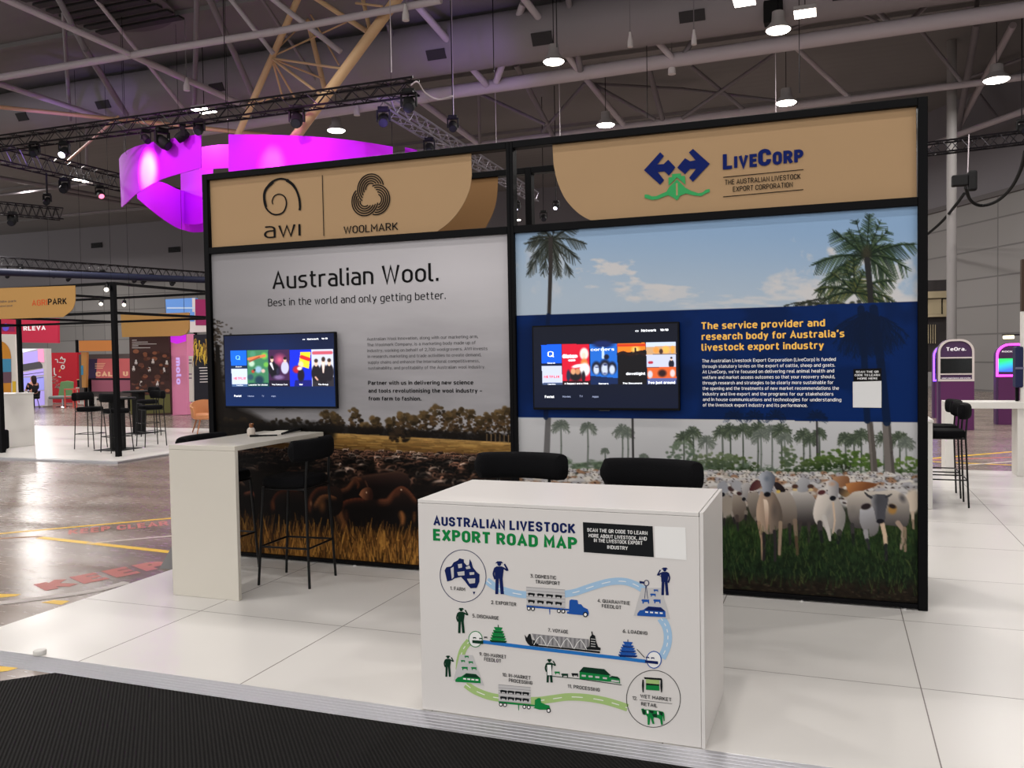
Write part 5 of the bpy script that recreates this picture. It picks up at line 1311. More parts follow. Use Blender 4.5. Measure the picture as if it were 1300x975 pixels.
def ship_front(q, x, y, w, h, k, kd):
    begin('ship_drawing')
    for i in range(6):
        f = i / 5.0; ww = w * (0.42 + 0.58 * f ** 0.7) / 2; yy = y + h * (0.16 + 0.72 * f)
        CP2.poly(m2, [q(x - ww, yy - 2), q(x + ww, yy + 8), q(x + ww * 0.98, yy + h * 0.085 + 8), q(x - ww * 0.98, yy + h * 0.085)], k)
        CP2.poly(m2, [q(x - ww * 0.86, yy + h * 0.085), q(x + ww * 0.86, yy + h * 0.085 + 6), q(x + ww * 0.86, yy + h * 0.14 + 6), q(x - ww * 0.86, yy + h * 0.14)], kd if i % 2 else k)
    CP2.poly(m2, [q(x - w * 0.5, y + h * 0.9), q(x + w * 0.5, y + h * 0.97), q(x + w * 0.46, y + h * 1.04), q(x - w * 0.46, y + h * 0.97)], kd)
    CP2.poly(m2, [q(x - 3, y), q(x + 3, y), q(x + 4, y + h * 0.2), q(x - 4, y + h * 0.2)], kd)
    CP2.poly(m2, [q(x - w * 0.26, y + h * 0.12), q(x + w * 0.26, y + h * 0.16), q(x + w * 0.22, y + h * 0.26), q(x - w * 0.22, y + h * 0.22)], k)
ship_front(A3, 668, 150, 140, 140, GREEN, DGREEN); ship_front(A4, 502, 270, 156, 140, BLUE, NAVY)
CP2.strip(m2, [A4(578, 352), A4(640, 420)], 0.8, DARK, 2)
begin('ship_drawing')
CP2.poly(m2, [A3(885, 230), A3(905, 255), A3(920, 225), A3(935, 225), A3(945, 270), A3(1000, 290), A3(1000, 318), A3(915, 310), A3(895, 280)], DARK)
CP2.poly(m2, [A3(945, 222), A3(1296, 258), A4(178, 268), A4(180, 350), A3(1296, 345), A3(985, 305)], MID)
for i in range(26):
    u = i / 25.0; xa, xb = 738 + 0, 0
    x = 676.5 + (747 - 676.5) * u
    CP3.strip(m3, [(x, 804.8 + 6.6 * u), (x, 816.5 + 7.0 * u)], 0.45, DARK if i % 2 else LT, 1)
for x in (686, 703, 720, 737):
    k = (x - 676) / 71.0
    CP3.strip(m3, [(x - 8, 817.5 + 7 * k), (x, 806 + 6.6 * k), (x + 8, 818.5 + 7 * k)], 0.8, WHITE, 2)
CP2.poly(m2, [A3(915, 308), A3(1296, 346), A4(272, 368), A4(272, 384), A3(1296, 360), A3(930, 322)], DARK)
CP2.poly(m2, [A4(150, 340), A4(184, 330), A4(190, 250), A4(204, 232), A4(200, 204), A4(210, 204), A4(214, 228), A4(232, 240), A4(242, 290), A4(256, 330), A4(278, 340), A4(276, 360), A4(150, 352)], DARK)
for i in range(4): CP3.poly(m3, [A4(198, 262 + i * 20), A4(234, 266 + i * 20), A4(236, 272 + i * 20), A4(198, 268 + i * 20)], LT)
begin('shed_drawing')
CP2.strip(m2, [A3(1080, 570), A3(1290, 590), A4(120, 598), A4(450, 645)], 0.9, DGREEN, 3)
beast(CP2, m2, A3, 1130, 534, 46, GREEN); beast(CP2, m2, A3, 1186, 550, 58, DGREEN); beast(CP2, m2, A4, 38, 548, 54, DARK); beast(CP2, m2, A3, 1270, 548, 40, DARK)
CP2.poly(m2, [A4(104, 535), A4(350, 566), A4(352, 620), A4(104, 594)], GREEN); CP3.poly(m3, [A4(100, 536), A4(136, 496), A4(308, 514), A4(366, 568)], DGREEN)
CP2.poly(m2, [A4(350, 580), A4(436, 594), A4(438, 634), A4(352, 618)], GREEN); CP3.poly(m3, [A4(350, 582), A4(372, 570), A4(420, 578), A4(440, 598)], DGREEN)
for x, y in ((122, 560), (178, 566), (234, 572), (296, 580), (366, 602), (396, 606)): CP3.poly(m3, [A4(x, y), A4(x + 34, y + 3), A4(x + 34, y + 18), A4(x, y + 15)], LT)
begin('stall_drawing')
CP3.poly(m3, [A4(636, 580), A4(780, 590), A4(786, 606), A4(640, 596)], DARK)
CP3.poly(m3, [A4(652, 598), A4(762, 606), A4(762, 640), A4(652, 634)], LEAF); CP3.poly(m3, [A4(652, 634), A4(762, 642), A4(762, 692), A4(652, 684)], GREEN); CP3.poly(m3, [A4(652, 630), A4(762, 640), A4(762, 652), A4(652, 646)], DARK)
for x in (622, 774): CP3.poly(m3, [A4(x, 600), A4(x + 12, 602), A4(x + 14, 650), A4(x + 10, 706), A4(x + 2, 706), A4(x - 4, 650)], DARK)
begin('cow_drawing')
CP3.strip(m3, [A4(600, 768), A4(868, 800)], 0.5, DARK, 2)
CP3.poly(m3, [A4(*p) for p in [(612, 842), (630, 838), (640, 848), (664, 846), (700, 852), (760, 858), (794, 866), (804, 884), (806, 940), (798, 944), (792, 900), (788, 916), (792, 974), (776, 974), (768, 930), (752, 918), (716, 912), (714, 936), (722, 966), (706, 966), (694, 930), (688, 912), (682, 974), (666, 974), (664, 910), (654, 892), (640, 892), (624, 886)]], GREEN)
for L in ([(622, 846), (640, 846), (650, 870), (640, 890), (626, 884)], [(676, 852), (716, 858), (712, 880), (690, 876)], [(700, 885), (740, 880), (744, 908), (716, 908)], [(762, 864), (792, 870), (788, 900), (770, 890)]): CP4.poly(m3, [A4(*p) for p in L], DGREEN)
for L in ([(656, 852), (672, 854), (674, 880), (660, 880)], [(744, 862), (756, 864), (758, 890), (746, 886)]): CP4.poly(m3, [A4(*p) for p in L], WHITE)
begin(None)
for t, q, a, b in (('1. FARM', A1, (272, 706), (396, 716)), ('2. EXPORTER', A1, (608, 822), (818, 840)), ('3. DOMESTIC', A1, (934, 605), (1146, 616)), ('TRANSPORT', A1, (976, 652), (1176, 664)),
                   ('4. QUARANTINE', A2, (250, 808), (520, 838)), ('FEEDLOT', A2, (288, 852), (448, 868)), ('5. DISCHARGE', A3, (456, 88), (672, 108)), ('7. VOYAGE', A3, (1080, 206), (1244, 220)), ('6. LOADING', A4, (460, 214), (664, 232)),
                   ('9. ON-MARKET', A3, (514, 404), (734, 430)), ('FEEDLOT', A3, (552, 446), (692, 462)), ('10. IN-MARKET', A3, (702, 574), (936, 600)), ('PROCESSING', A3, (756, 620), (950, 642)),
                   ('11. PROCESSING', A4, (6, 668), (272, 696)), ('12.', A4, (540, 766), (580, 772)), ('WET MARKET', A4, (606, 750), (862, 782)), ('RETAIL', A4, (612, 814), (746, 830))):
    m = MB(); CP3.text(m, t, q(*a), q(*b), 4.6, DARK, 0.012); ppart('map_lettering', m, INKS)

# ------------------------------------------------------------------ left high counter against the wall
hc = thing('high_counter', 'tall white counter standing end-on to the sheep mural wall', 'counter', (-2.076, -0.65, 0))
TX0, TX1, TY0, TY1, TH = -2.3835, -1.7694, -1.2377, -0.045, 1.161
lam2 = mat('warm white laminate', (192, 187, 177), 0.35)
for nm, b in (('top_panel', (TX0, TY0, TH - 0.036, TX1, TY1, TH)), ('end_panel', (TX0, TY0, 0.001, TX1, TY0 + 0.036, TH - 0.037)), ('wall_cleat', (TX0 + 0.05, TY1 - 0.03, TH - 0.10, TX1 - 0.05, TY1, TH - 0.037))):
    o = MB().box(*[v - (hc.location[i % 3]) for i, v in enumerate(b)]).build(nm, lam2, hc, bevel=0.002, seg=1)
# on the counter: pump bottle, paper, black pen holder
b0 = on_z(319, 553, TH)
pb = thing('pump_bottle', 'small bottle with brown cap standing on the left white counter', 'bottle', (b0[0], b0[1], TH))
MB().lathe([(0.028, 0), (0.034, 0.004), (0.034, 0.05), (0.026, 0.064), (0.012, 0.07)], n=16).build('bottle_body', mat('milky plastic', (178, 168, 158), 0.4), pb, smooth=True)
m = MB(); m.lathe([(0.014, 0.068), (0.016, 0.07), (0.016, 0.098), (0.008, 0.104)], n=14); m.tube((0, 0, 0.1), (0.03, -0.01, 0.1), 0.006, 8)
m.build('pump_cap', mat('brown plastic', (120, 76, 46), 0.4), pb, smooth=True)
q = [on_z(*p, TH) for p in ((322, 553.5), (352, 552.6), (385, 546.5), (352, 546.8))]
c = sum(q) / 4
m = MB(); m.prism([(p[0] - c[0], p[1] - c[1], 0.0) for p in q], (0, 0, 0.004))
tag(m.build('paper_sheet', mat('white paper', (214, 208, 198), 0.7), loc=(c[0], c[1], TH + 0.0003)), 'white sheet of paper lying on the left white counter', 'paper')
a, b = on_z(325, 554.6, TH), on_z(352, 553.8, TH)
pen = thing('pen', 'black pen lying beside the paper on the left white counter', 'pen', (a[0], a[1], TH))
m = MB(); m.tube((0, 0, 0.009), (b[0] - a[0], b[1] - a[1], 0.009), 0.008, 8, 0.006); m.build('barrel', black_soft, pen)
m = MB(); d_ = (b - a) / np.linalg.norm(b - a); m.tube((-d_[0] * 0.05, -d_[1] * 0.05, 0.0095), (d_[0] * 0.02, d_[1] * 0.02, 0.0095), 0.0095, 8); m.build('pen_cap', black_soft, pen)
a, b = on_z(358, 552.5, TH), on_z(388, 545.5, TH)
m = MB(); m.path([(a[0], a[1], 0.012), ((a[0] + b[0]) / 2, (a[1] + b[1]) / 2, 0.02), (b[0], b[1], 0.014)], [0.009, 0.014, 0.01], 8)
tag(m.build('spectacle_case', black_soft, loc=(0, 0, TH)), 'slim black case lying at the far end of the left white counter', 'case')

# ------------------------------------------------------------------ bar stools
fabric = mat('black boucle fabric', (13, 13, 15), 0.95, spec=0.1, bump=0.4, nscale=160)
tube_black = mat('black steel tube', (8, 8, 9), 0.45, spec=0.25)
def make_stool(label, loc, rz, group='black padded bar stools'):
    """sitter faces -y; back pad on +y"""
    t = thing('bar_stool', label, 'bar stool', loc, rz, group)
    sx = [(-1, -1), (1, -1), (1, 1), (-1, 1)]
    for (ax, ay) in sx:
        if ay < 0: P = [(ax * 0.205, -0.225, 0.0), (ax * 0.185, -0.17, 0.79)]
        else: P = [(ax * 0.21, 0.235, 0.0), (ax * 0.18, 0.205, 0.80), (ax * 0.172, 0.225, 1.08)]
        m = MB(); m.path(P, 0.0105, 8); m.build('leg', tube_black, t, smooth=True)
    m = MB()
    F_ = [(-0.196, -0.203, 0.31), (0.196, -0.203, 0.31), (0.199, 0.223, 0.31), (-0.199, 0.223, 0.31)]
    for i in range(4): m.tube(F_[i], F_[(i + 1) % 4], 0.008, 8)
    m.build('footrest', tube_black, t)
    m = MB()
    for i in (-1, 1): m.tube((i * 0.184, -0.17, 0.775), (i * 0.181, 0.206, 0.775), 0.009, 8)
    m.tube((-0.184, -0.17, 0.775), (0.184, -0.17, 0.775), 0.009, 8); m.tube((-0.181, 0.206, 0.775), (0.181, 0.206, 0.775), 0.009, 8)
    m.build('seat_frame', tube_black, t)
    m = MB(); L = []
    for i in range(28):
        w = 2 * math.pi * i / 28; c, s_ = math.cos(w), math.sin(w)
        L.append((0.215 * math.copysign(abs(c) ** 0.5, c), 0.005 + 0.215 * math.copysign(abs(s_) ** 0.5, s_), 0.782))
    m.prism(L, (0, 0, 0.082))
    m.build('seat', fabric, t, bevel=0.03, seg=3, smooth=True)
    # curved bolster back
    m = MB(); vs, fs = [], []; n, k = 14, 21
    for i in range(k):
        u = -1 + 2 * i / (k - 1); w = u * 0.95
        px, py = 0.335 * math.sin(w) / math.sin(0.95) * 0.90, 0.235 - 0.25 * (1 - math.cos(w))
        tx, ty = math.cos(w), -0.75 * math.sin(w); l = math.hypot(tx, ty); tx, ty = tx / l, ty / l
        e = min(1.0, (1 - abs(u)) / 0.16); e = math.sqrt(max(0.0, 1 - (1 - e) ** 2)); e = max(e, 0.06)
        for j in range(n):
            q = 2 * math.pi * j / n; cc, ss = math.cos(q), math.sin(q)
            r, z = 0.052 * math.copysign(abs(cc) ** 0.7, cc) * (0.4 + 0.6 * e), 0.086 * math.copysign(abs(ss) ** 0.7, ss) * (0.25 + 0.75 * e)
            vs.append((px - ty * r, py + tx * r, 1.082 + z))
    for i in range(k - 1):
        for j in range(n): fs.append((i * n + j, i * n + (j + 1) % n, (i + 1) * n + (j + 1) % n, (i + 1) * n + j))
    fs += [tuple(range(n - 1, -1, -1)), tuple(range((k - 1) * n, k * n))]
    m.add(vs, fs); m.build('back_pad', fabric, t, smooth=True)
    return t
H = math.pi / 2
st = make_stool('black bar stool right of the tall left counter, in front of the sheep mural', (-1.70, -0.59, 0), -H + 0.06)
copy_tree(st, (-2.50, -0.52, 0), H, 'black bar stool behind the left counter, only its back and front legs showing')
copy_tree(st, (0.50, -1.42, 0), 0.04, 'left of the two black bar stools behind the road map counter')
copy_tree(st, (1.36, -1.58, 0), -0.10, 'right of the two black bar stools behind the road map counter')
copy_tree(st, (3.58, 4.50, 0), -H, 'nearer black bar stool beyond the right end of the cattle wall')
copy_tree(st, (3.58, 5.16, 0), -H, 'farther black bar stool beyond the right end of the cattle wall')
# ------------------------------------------------------------------ right-hand side behind the booth
white_gloss = mat('white panel', (206, 203, 198), 0.4)
rc = thing('counter', 'plain white box counter just beyond the right end of the cattle wall', 'counter', (3.12, 4.9, 0))
MB().box(-0.5, -0.8, 0.001, 0.31, -0.76, 0.97).build('end_panel', white_gloss, rc, bevel=0.003, seg=1); MB().box(-0.5, 0.76, 0.001, 0.31, 0.8, 0.97).build('end_panel', white_gloss, rc, bevel=0.003, seg=1); MB().box(-0.5, -0.759, 0.001, -0.46, 0.759, 0.97).build('front_panel', white_gloss, rc)
m = MB(); m.box(-0.51, -0.81, 0.971, 0.32, 0.81, 1.0); m.build('counter_top', white_gloss, rc, bevel=0.003, seg=1)
rt = thing('bar_table', 'white portal frame table at the right edge beyond the stools', 'table', (4.45, 7.3, 0))
MB().box(-0.57, -0.25, 0.94, 0.42, 0.25, 1.03).build('table_top', white_gloss, rt, bevel=0.004, seg=1)
MB().box(-0.57, -0.25, 0.0005, -0.45, 0.25, 0.94).build('leg', white_gloss, rt, bevel=0.004, seg=1)
MB().box(0.33, -0.2, 0.0005, 0.42, 0.2, 0.94).build('leg', white_gloss, rt, bevel=0.004, seg=1)
wp = thing('partition', 'tall white partition with a dark brown sign top cut off by the right edge', 'partition', (5.3, 7.25, 0))
x0 = on_y(1296.5, 480, 7.2)[0] - 5.3
MB().box(x0, -0.05, 0.0005, 0.6, 0.05, 2.28).build('panel', white_gloss, wp)
MB().box(x0, -0.06, 2.285, 0.6, 0.05, 3.0).build('sign_top', mat('dark brown panel', (58, 42, 32), 0.6), wp)
navy_pl = mat('navy cloth', (26, 32, 66), 0.7)
q = on_z(1287, 508, 1.03)
hs = thing('display_bag', 'navy blue bag-like display hanging in front of the pink edged kiosk at the right edge', 'bag', (4.93, 7.3, 0))
A = on_y(1289, 440, 7.2); B = on_y(1297, 492, 7.2)
MB().box(A[0] - 4.93, -0.12, B[2], B[0] - 4.93 + 0.02, 0.10, A[2]).build('bag_body', navy_pl, hs, bevel=0.02, seg=2)
MB().box(A[0] - 4.93 - 0.004, -0.125, (A[2] + B[2]) / 2 - 0.03, B[0] - 4.93 + 0.022, -0.12, (A[2] + B[2]) / 2).build('band', mat('pale band', (96, 96, 120), 0.6), hs)
MB().box(A[0] - 4.93 + 0.02, -0.02, 1.031, A[0] - 4.93 + 0.06, 0.02, B[2]).build('stand_post', black, hs)

plum = mat('plum panel', (72, 46, 82), 0.45); plum2 = mat('magenta plum base', (92, 40, 88), 0.45); off = mat('off white edge', (214, 204, 200), 0.5)
glow_pink = mat('pink light tube', (255, 60, 235), 0.4, emit=2.4); glow_violet = mat('violet light tube', (120, 70, 255), 0.4, emit=2.2)
kt = mat('kiosk lettering', (232, 226, 232), 0.5, emit=0.25)
def arch(x0, x1, z0, z1, r, n=8):
    L = [(x0, z0), (x1, z0), (x1, z1 - r)]
    for i in range(1, n + 1): w = math.pi / 2 * i / n; L.append((x1 - r + r * math.cos(w), z1 - r + r * math.sin(w)))
    for i in range(0, n + 1): w = math.pi / 2 + math.pi / 2 * i / n; L.append((x0 + r + r * math.cos(w), z1 - r + r * math.sin(w)))
    return L
def kiosk(name, label, y, pxl, pxr, ptop, edge, rows, screen, lettering):
    L, R_, = on_y(pxl, 500, y)[0], on_y(pxr, 500, y)[0]
    zt = on_y((pxl + pxr) / 2, ptop, y)[2]; zz = lambda p: on_y((pxl + pxr) / 2, p, y)[2]
    cx = (L + R_) / 2; w = (R_ - L) / 2; e = 0.045
    t = thing(name, label, 'kiosk', (cx, y, F))
    o = -F
    MB().prism([(a, 0.02, b) for a, b in arch(-w, w, 0.0, zt + o, 0.28)], (0, 0.32, 0)).build('cabinet', plum, t); cab_ = t.children[0] if t.children else [o for o in bpy.data.objects if o.parent == t][0]
    m = MB(); A_ = arch(-w, w, zz(rows[3]) + o, zt + o, 0.28); B_ = arch(-w + e, w - e, zz(rows[3]) + o + e, zt + o - e, 0.24)
    k = len(A_); m.add([(a, -0.01, b) for a, b in A_] + [(a, -0.01, b) for a, b in B_] + [(a, 0.02, b) for a, b in A_] + [(a, 0.02, b) for a, b in B_],
          [(i, (i + 1) % k, k + (i + 1) % k, k + i) for i in range(k)] + [(2 * k + i, 2 * k + (i + 1) % k, (i + 1) % k, i) for i in range(k)] + [(k + i, k + (i + 1) % k, 3 * k + (i + 1) % k, 3 * k + i) for i in range(k)])
    m.build('edge_frame', edge, t)
    MB().box(-w + e, 0.0, zz(rows[1]) + o, w - e, 0.019, zz(rows[0]) + o).build('screen', screen, t)
    MB().box(-w + e, -0.006, zz(rows[0]) + o, w - e, 0.019, zz(rows[0]) + o + 0.03).build('trim_bar', edge if edge is off else plum, t)
    MB().box(-w + e, -0.006, zz(rows[1]) + o - 0.03, w - e, 0.019, zz(rows[1]) + o).build('trim_bar', edge if edge is off else plum, t)
    MB().box(-w + 0.05, 0.0, 0.001, w - 0.002, 0.019, zz(rows[3]) + o).build('lower_panel', plum2, t)
    m = MB(); P = Plane(y - 0.002, 0.0)
    for (s_, a, b, c, bo) in lettering: P.text(m, s_, a, b, c, 0, bo)
    ob = m.build('lettering', kt, cab_); ob.location = (-cx, -y, -F)
    return t
scr_dark = mat('dark screen', (16, 20, 22), 0.15)
k1 = kiosk('kiosk', 'plum coloured arch topped kiosk with off white edge, dark screen and white lettering', 15.0, 1191, 1237, 430.5, off, (455, 474, 478, 484), scr_dark,
      [('TeOra.', (1201.5, 445.6), (1226.5, 444.6), 4.6, 0.02), ('smart experiences and stories', (1195.5, 480.8), (1232.5, 480.4), 1.6, 0.02)])
def _grad(nt, b, L):
    tc = nt.nodes.new('ShaderNodeTexCoord'); sp = nt.nodes.new('ShaderNodeSeparateXYZ'); L(tc.outputs['Generated'], sp.inputs[0])
    ad = nt.nodes.new('ShaderNodeMath'); ad.operation = 'MULTIPLY_ADD'; ad.inputs[1].default_value = -0.5; L(sp.outputs['X'], ad.inputs[0]); L(sp.outputs['Z'], ad.inputs[2])
    cr = nt.nodes.new('ShaderNodeValToRGB'); e = cr.color_ramp.elements
    e[0].position = 0.0; e[0].color = (*lin((60, 110, 220)), 1); e[1].position = 0.75; e[1].color = (*lin((40, 226, 110)), 1)
    x = e.new(0.35); x.color = (*lin((40, 190, 220)), 1)
    L(ad.outputs[0], cr.inputs[0]); b.inputs['Base Color'].default_value = (0.01, 0.01, 0.01, 1)
    L(cr.outputs[0], b.inputs['Emission Color']); b.inputs['Emission Strength'].default_value = 0.9
node_mat('green blue screen', _grad)
kiosk('kiosk', 'pink light edged arch topped kiosk with green and blue screen at the right edge', 16.6, 1264.5, 1310, 436, glow_pink, (455, 472, 474, 478), MATS['green blue screen'], [('ROCK US', (1272, 447.5), (1294, 446.8), 2.2, 0.02)])
kiosk('kiosk', 'violet light edged kiosk half hidden behind the plum kiosk', 18.5, 1184.5, 1216, 438, glow_violet, (455, 474, 478, 484), scr_dark, [])
# control room window in the far right wall
cb = thing('control_booth', 'dark control room with beige shutters on the far right hall wall', 'booth', (6.2, 28.0, 0))
Y0 = 28.0
def bx(nm, pa, pb, mt, dy0=0.0, dy1=0.5, par=None):
    A, B = on_y(*pa, Y0), on_y(*pb, Y0)
    return MB().box(A[0] - 6.2, dy0, B[2], B[0] - 6.2, dy1, A[2]).build(nm, mt, par or cb)
dkb = mat('dark booth panel', (44, 40, 40), 0.7); bei = mat('beige shutter', (150, 138, 112), 0.7)
bx('roof_box', (1160, 357), (1203, 371), dkb, -0.1); bx('fascia', (1160, 371), (1203, 378), bei, -0.12)
for a, b in ((1162, 1175.5), (1177.5, 1195), (1197, 1203)): bx('shutter', (a, 380), (b, 398.5), bei, -0.02, 0.1)
bx('back_wall', (1160, 378), (1203, 472), dkb, 0.1, 0.5); bx('ledge', (1160, 400), (1203, 402), bei, -0.2, 0.1)
for i in range(6): bx('grille_bar', (1172 + i * 3, 412), (1173 + i * 3, 436), bei, 0.0, 0.06)
pp = MB(); A, B = on_y(1208, 498, 27.0), on_y(1208, 160, 27.0)
pp.tube((A[0], 27.0, F), (A[0], 27.0, CZ), 0.16, 16)
tag(pp.build('column', mat('pale grey column paint', (128, 125, 124), 0.6), smooth=True), 'pale grey round steel column in front of the right wall', 'column')
q = on_y(1281, 428, 24.0)
wlp = thing('wall_lamp', 'small lit wall lamp above the pink edged kiosk', 'lamp', tuple(q))
MB().box(-0.14, -0.05, -0.05, 0.14, 0.2, 0.05).build('lens', mat('warm lamp lens', (255, 236, 190), 0.4, emit=2.5), wlp, bevel=0.02, seg=2)
MB().box(-0.16, -0.02, 0.05, 0.45, 0.2, 0.09).build('hood', black, wlp)
# ------------------------------------------------------------------ neighbouring stand on the left
nd = thing('stand_platform', 'white low platform of the neighbouring stand on the left', 'platform', (0, 0, F))
m = MB(); m.box(-20.5, 5.62, 0.0005, -9.75, 11.9, 0.05); m.build('deck', deck_white, nd)
m = MB(); m.box(-20.5, 5.56, 0.0005, -9.69, 5.62, 0.04); m.box(-9.75, 5.62, 0.0005, -9.69, 11.9, 0.04); m.build('edge_strip', alu, nd)
ax, ay = -10.29, 6.19
fr = thing('exhibition_stand', 'open black post and rail frame of the neighbouring stand with a brown lettered header', 'frame', (ax, ay, 0))
FH = 3.29; pw = 0.042
for dx in (0, -3, -6):
    for dy in (0, 3): MB().box(dx - pw, dy - pw, 0, dx + pw, dy + pw, FH).build('post', black, fr)
for z in (2.69, FH - 0.05):
    for dy in (0, 3): MB().box(-8.0, dy - 0.035, z, -pw, dy + 0.035, z + 0.05).build('rail', black, fr)
    for dx in (0, -3, -6): MB().box(dx - 0.035, pw, z, dx + 0.035, 3 - pw, z + 0.05).build('rail', black, fr)
for dx in (0, -3): MB().box(dx - 0.03, -0.03, 0, dx + 0.03, -0.029, 0.01).build('foot_plate', black, fr) if False else None
hb = mat('ochre banner fabric', (172, 132, 76), 0.75)
P = Plane(ay - 0.04, 0.0)
L = [(-60, 368), (95.5, 362.5)] + spline([(95.5, 372), (95, 384), (91, 394), (80, 402.5)], 3) + [(-60, 407)]
hbm = MB(); hbm.prism([P.p(*q) - np.array([ax, ay, 0]) for q in L], (0, 0.012, 0)); hbm.build('banner', hb, fr)
P = Plane(ay - 0.043, 0.0); m = MB()
P.text(m, 'AGRI', (40.5, 388.5), (60, 387), 7.6, 0, 0.01); P.text(m, 'PARK', (61, 387.3), (85, 386), 8.0, 1, 0.02)
P.text(m, 'middle park', (-6, 384.6), (21, 383.2), 2.8, 2, 0.0); P.text(m, 'showcase', (-4, 390), (16, 388.8), 2.6, 2, 0.0)
o = m.build('banner_lettering', [mat('rust ink', (196, 84, 48), 0.6), ink_black, ink_grey], fr); o.location = (-ax, -ay, 0)
def spot_small(px, py, y, label):
    q = on_y(px, py, y); t = thing('spotlight', label, 'spotlight', tuple(q), 0, 'small spotlights on the neighbouring stand frame')
    m = MB(); m.tube((0, 0, 0), (0.1, -0.12, -0.08), 0.045, 10); m.build('lamp_body', black, t)
    m = MB(); m.tube((0.1, -0.12, -0.08), (0.104, -0.125, -0.083), 0.04, 10); m.build('lens', mat('spot lens', (255, 244, 225), 0.3, emit=3.0), t)
    m = MB(); m.tube((0, 0, 0), (0, 0, 0.08), 0.012, 6); m.build('clamp', black, t)
spot_small(129, 382, 9.1, 'small spotlight left of the neighbouring corner post'); spot_small(158, 383, 9.1, 'small spotlight right of the neighbouring corner post'); spot_small(136, 363, 6.15, 'small spotlight high at the neighbouring corner post')
NS = 'black padded bar stools'
copy_tree(st, (-12.10, 7.28, 0), H + 0.15, 'leftmost black bar stool of the neighbouring stand')
copy_tree(st, (-10.98, 6.86, 0), math.pi * 0.9, 'black bar stool just left of the neighbouring corner post')
copy_tree(st, (-11.12, 7.92, 0), -0.4, 'black bar stool right of the neighbouring corner post')
_q = on_z(188, 553, 0); copy_tree(st, (_q[0], _q[1], 0), -0.5, 'farther black bar stool beyond the neighbouring tall tables')
def pedestal_table(x, y, label):
    t = thing('pedestal_table', label, 'table', (x, y, 0), 0, 'black tall pedestal tables')
    MB().lathe([(0.36, 1.02), (0.37, 1.03), (0.37, 1.05), (0.36, 1.06)], n=32).build('table_top', black_soft, t)
    MB().box(-0.11, -0.11, 0.012, 0.11, 0.11, 1.019).build('pedestal', black_soft, t, bevel=0.01)
    MB().box(-0.32, -0.32, 0, 0.32, 0.32, 0.012).build('base_plate', black_soft, t)
    return t
_q = on_z(150, 570.5, 0); pt = pedestal_table(_q[0], _q[1], 'black tall pedestal table behind the neighbouring corner post')
_q = on_z(177, 550, 0); copy_tree(pt, (_q[0], _q[1], 0), None, 'farther black tall pedestal table between the neighbouring stools')
nc = thing('counter', 'white box counter at the far left edge of the photo', 'counter', (-14.4, 7.1, 0))
MB().box(-1.2, -0.35, 0.0005, 0.42, 0.45, 1.12).build('counter_body', white_gloss, nc, bevel=0.004, seg=1)
MB().box(-1.21, -0.36, 1.121, 0.43, 0.46, 1.15).build('counter_top', white_gloss, nc, bevel=0.004, seg=1)
MB().lathe([(0.03, 0), (0.03, 0.01)], n=14).build('cable_port', ink_grey, nc, loc=(0.0, -0.351, 0.95)).rotation_euler = (math.pi / 2, 0, 0)
pf = thing('pouf', 'black square pouf in front of the white counter at the far left edge', 'pouf', (-13.95, 6.3, 0))
MB().box(-0.6, -0.25, 0.03, 0.38, 0.3, 0.43).build('cushion', fabric, pf, bevel=0.04, seg=3, smooth=True)
MB().box(-0.55, -0.2, 0, 0.33, 0.25, 0.03).build('plinth', black_soft, pf)
# tan tub armchair
tl = mat('tan leather', (184, 124, 82), 0.55, noise=0.06, nscale=6); wood = mat('tan leg', (150, 96, 62), 0.5)
ac = thing('armchair', 'tan leather tub armchair on thin legs beyond the left white counter', 'armchair', (-12.1, 10.85, 0), 0.9)
m = MB(); vs, fs = [], []; k = 25
for i in range(k):
    w = math.radians(-205 + 230 * i / (k - 1)); zt = 0.62 + 0.17 * (0.5 + 0.5 * math.cos(w + math.pi / 2)) if False else 0.66 + 0.14 * max(0, -math.sin(w)) - 0.06 * max(0, math.sin(w))
    for (r, z) in ((0.36, 0.38), (0.40, zt), (0.35, zt + 0.01), (0.31, 0.40)): vs.append((r * math.cos(w), -r * math.sin(w) * 0.92, z))
for i in range(k - 1):
    for j in range(4): fs.append((i * 4 + j, i * 4 + (j + 1) % 4, i * 4 + 4 + (j + 1) % 4, i * 4 + 4 + j))
fs += [(0, 1, 2, 3), tuple((k - 1) * 4 + j for j in (3, 2, 1, 0))]
m.add(vs, fs); m.build('tub_back', tl, ac, smooth=True)
m = MB(); m.lathe([(0.30, 0.34), (0.34, 0.37), (0.34, 0.45), (0.28, 0.48)], n=28); m.build('seat_cushion', tl, ac, smooth=True)
for a, b in ((-1, -1), (1, -1), (1, 1), (-1, 1)):
    m = MB(); m.tube((a * 0.2, b * 0.2, 0.36), (a * 0.30, b * 0.28, 0.0), 0.022, 8, 0.013); m.build('leg', wood, ac)

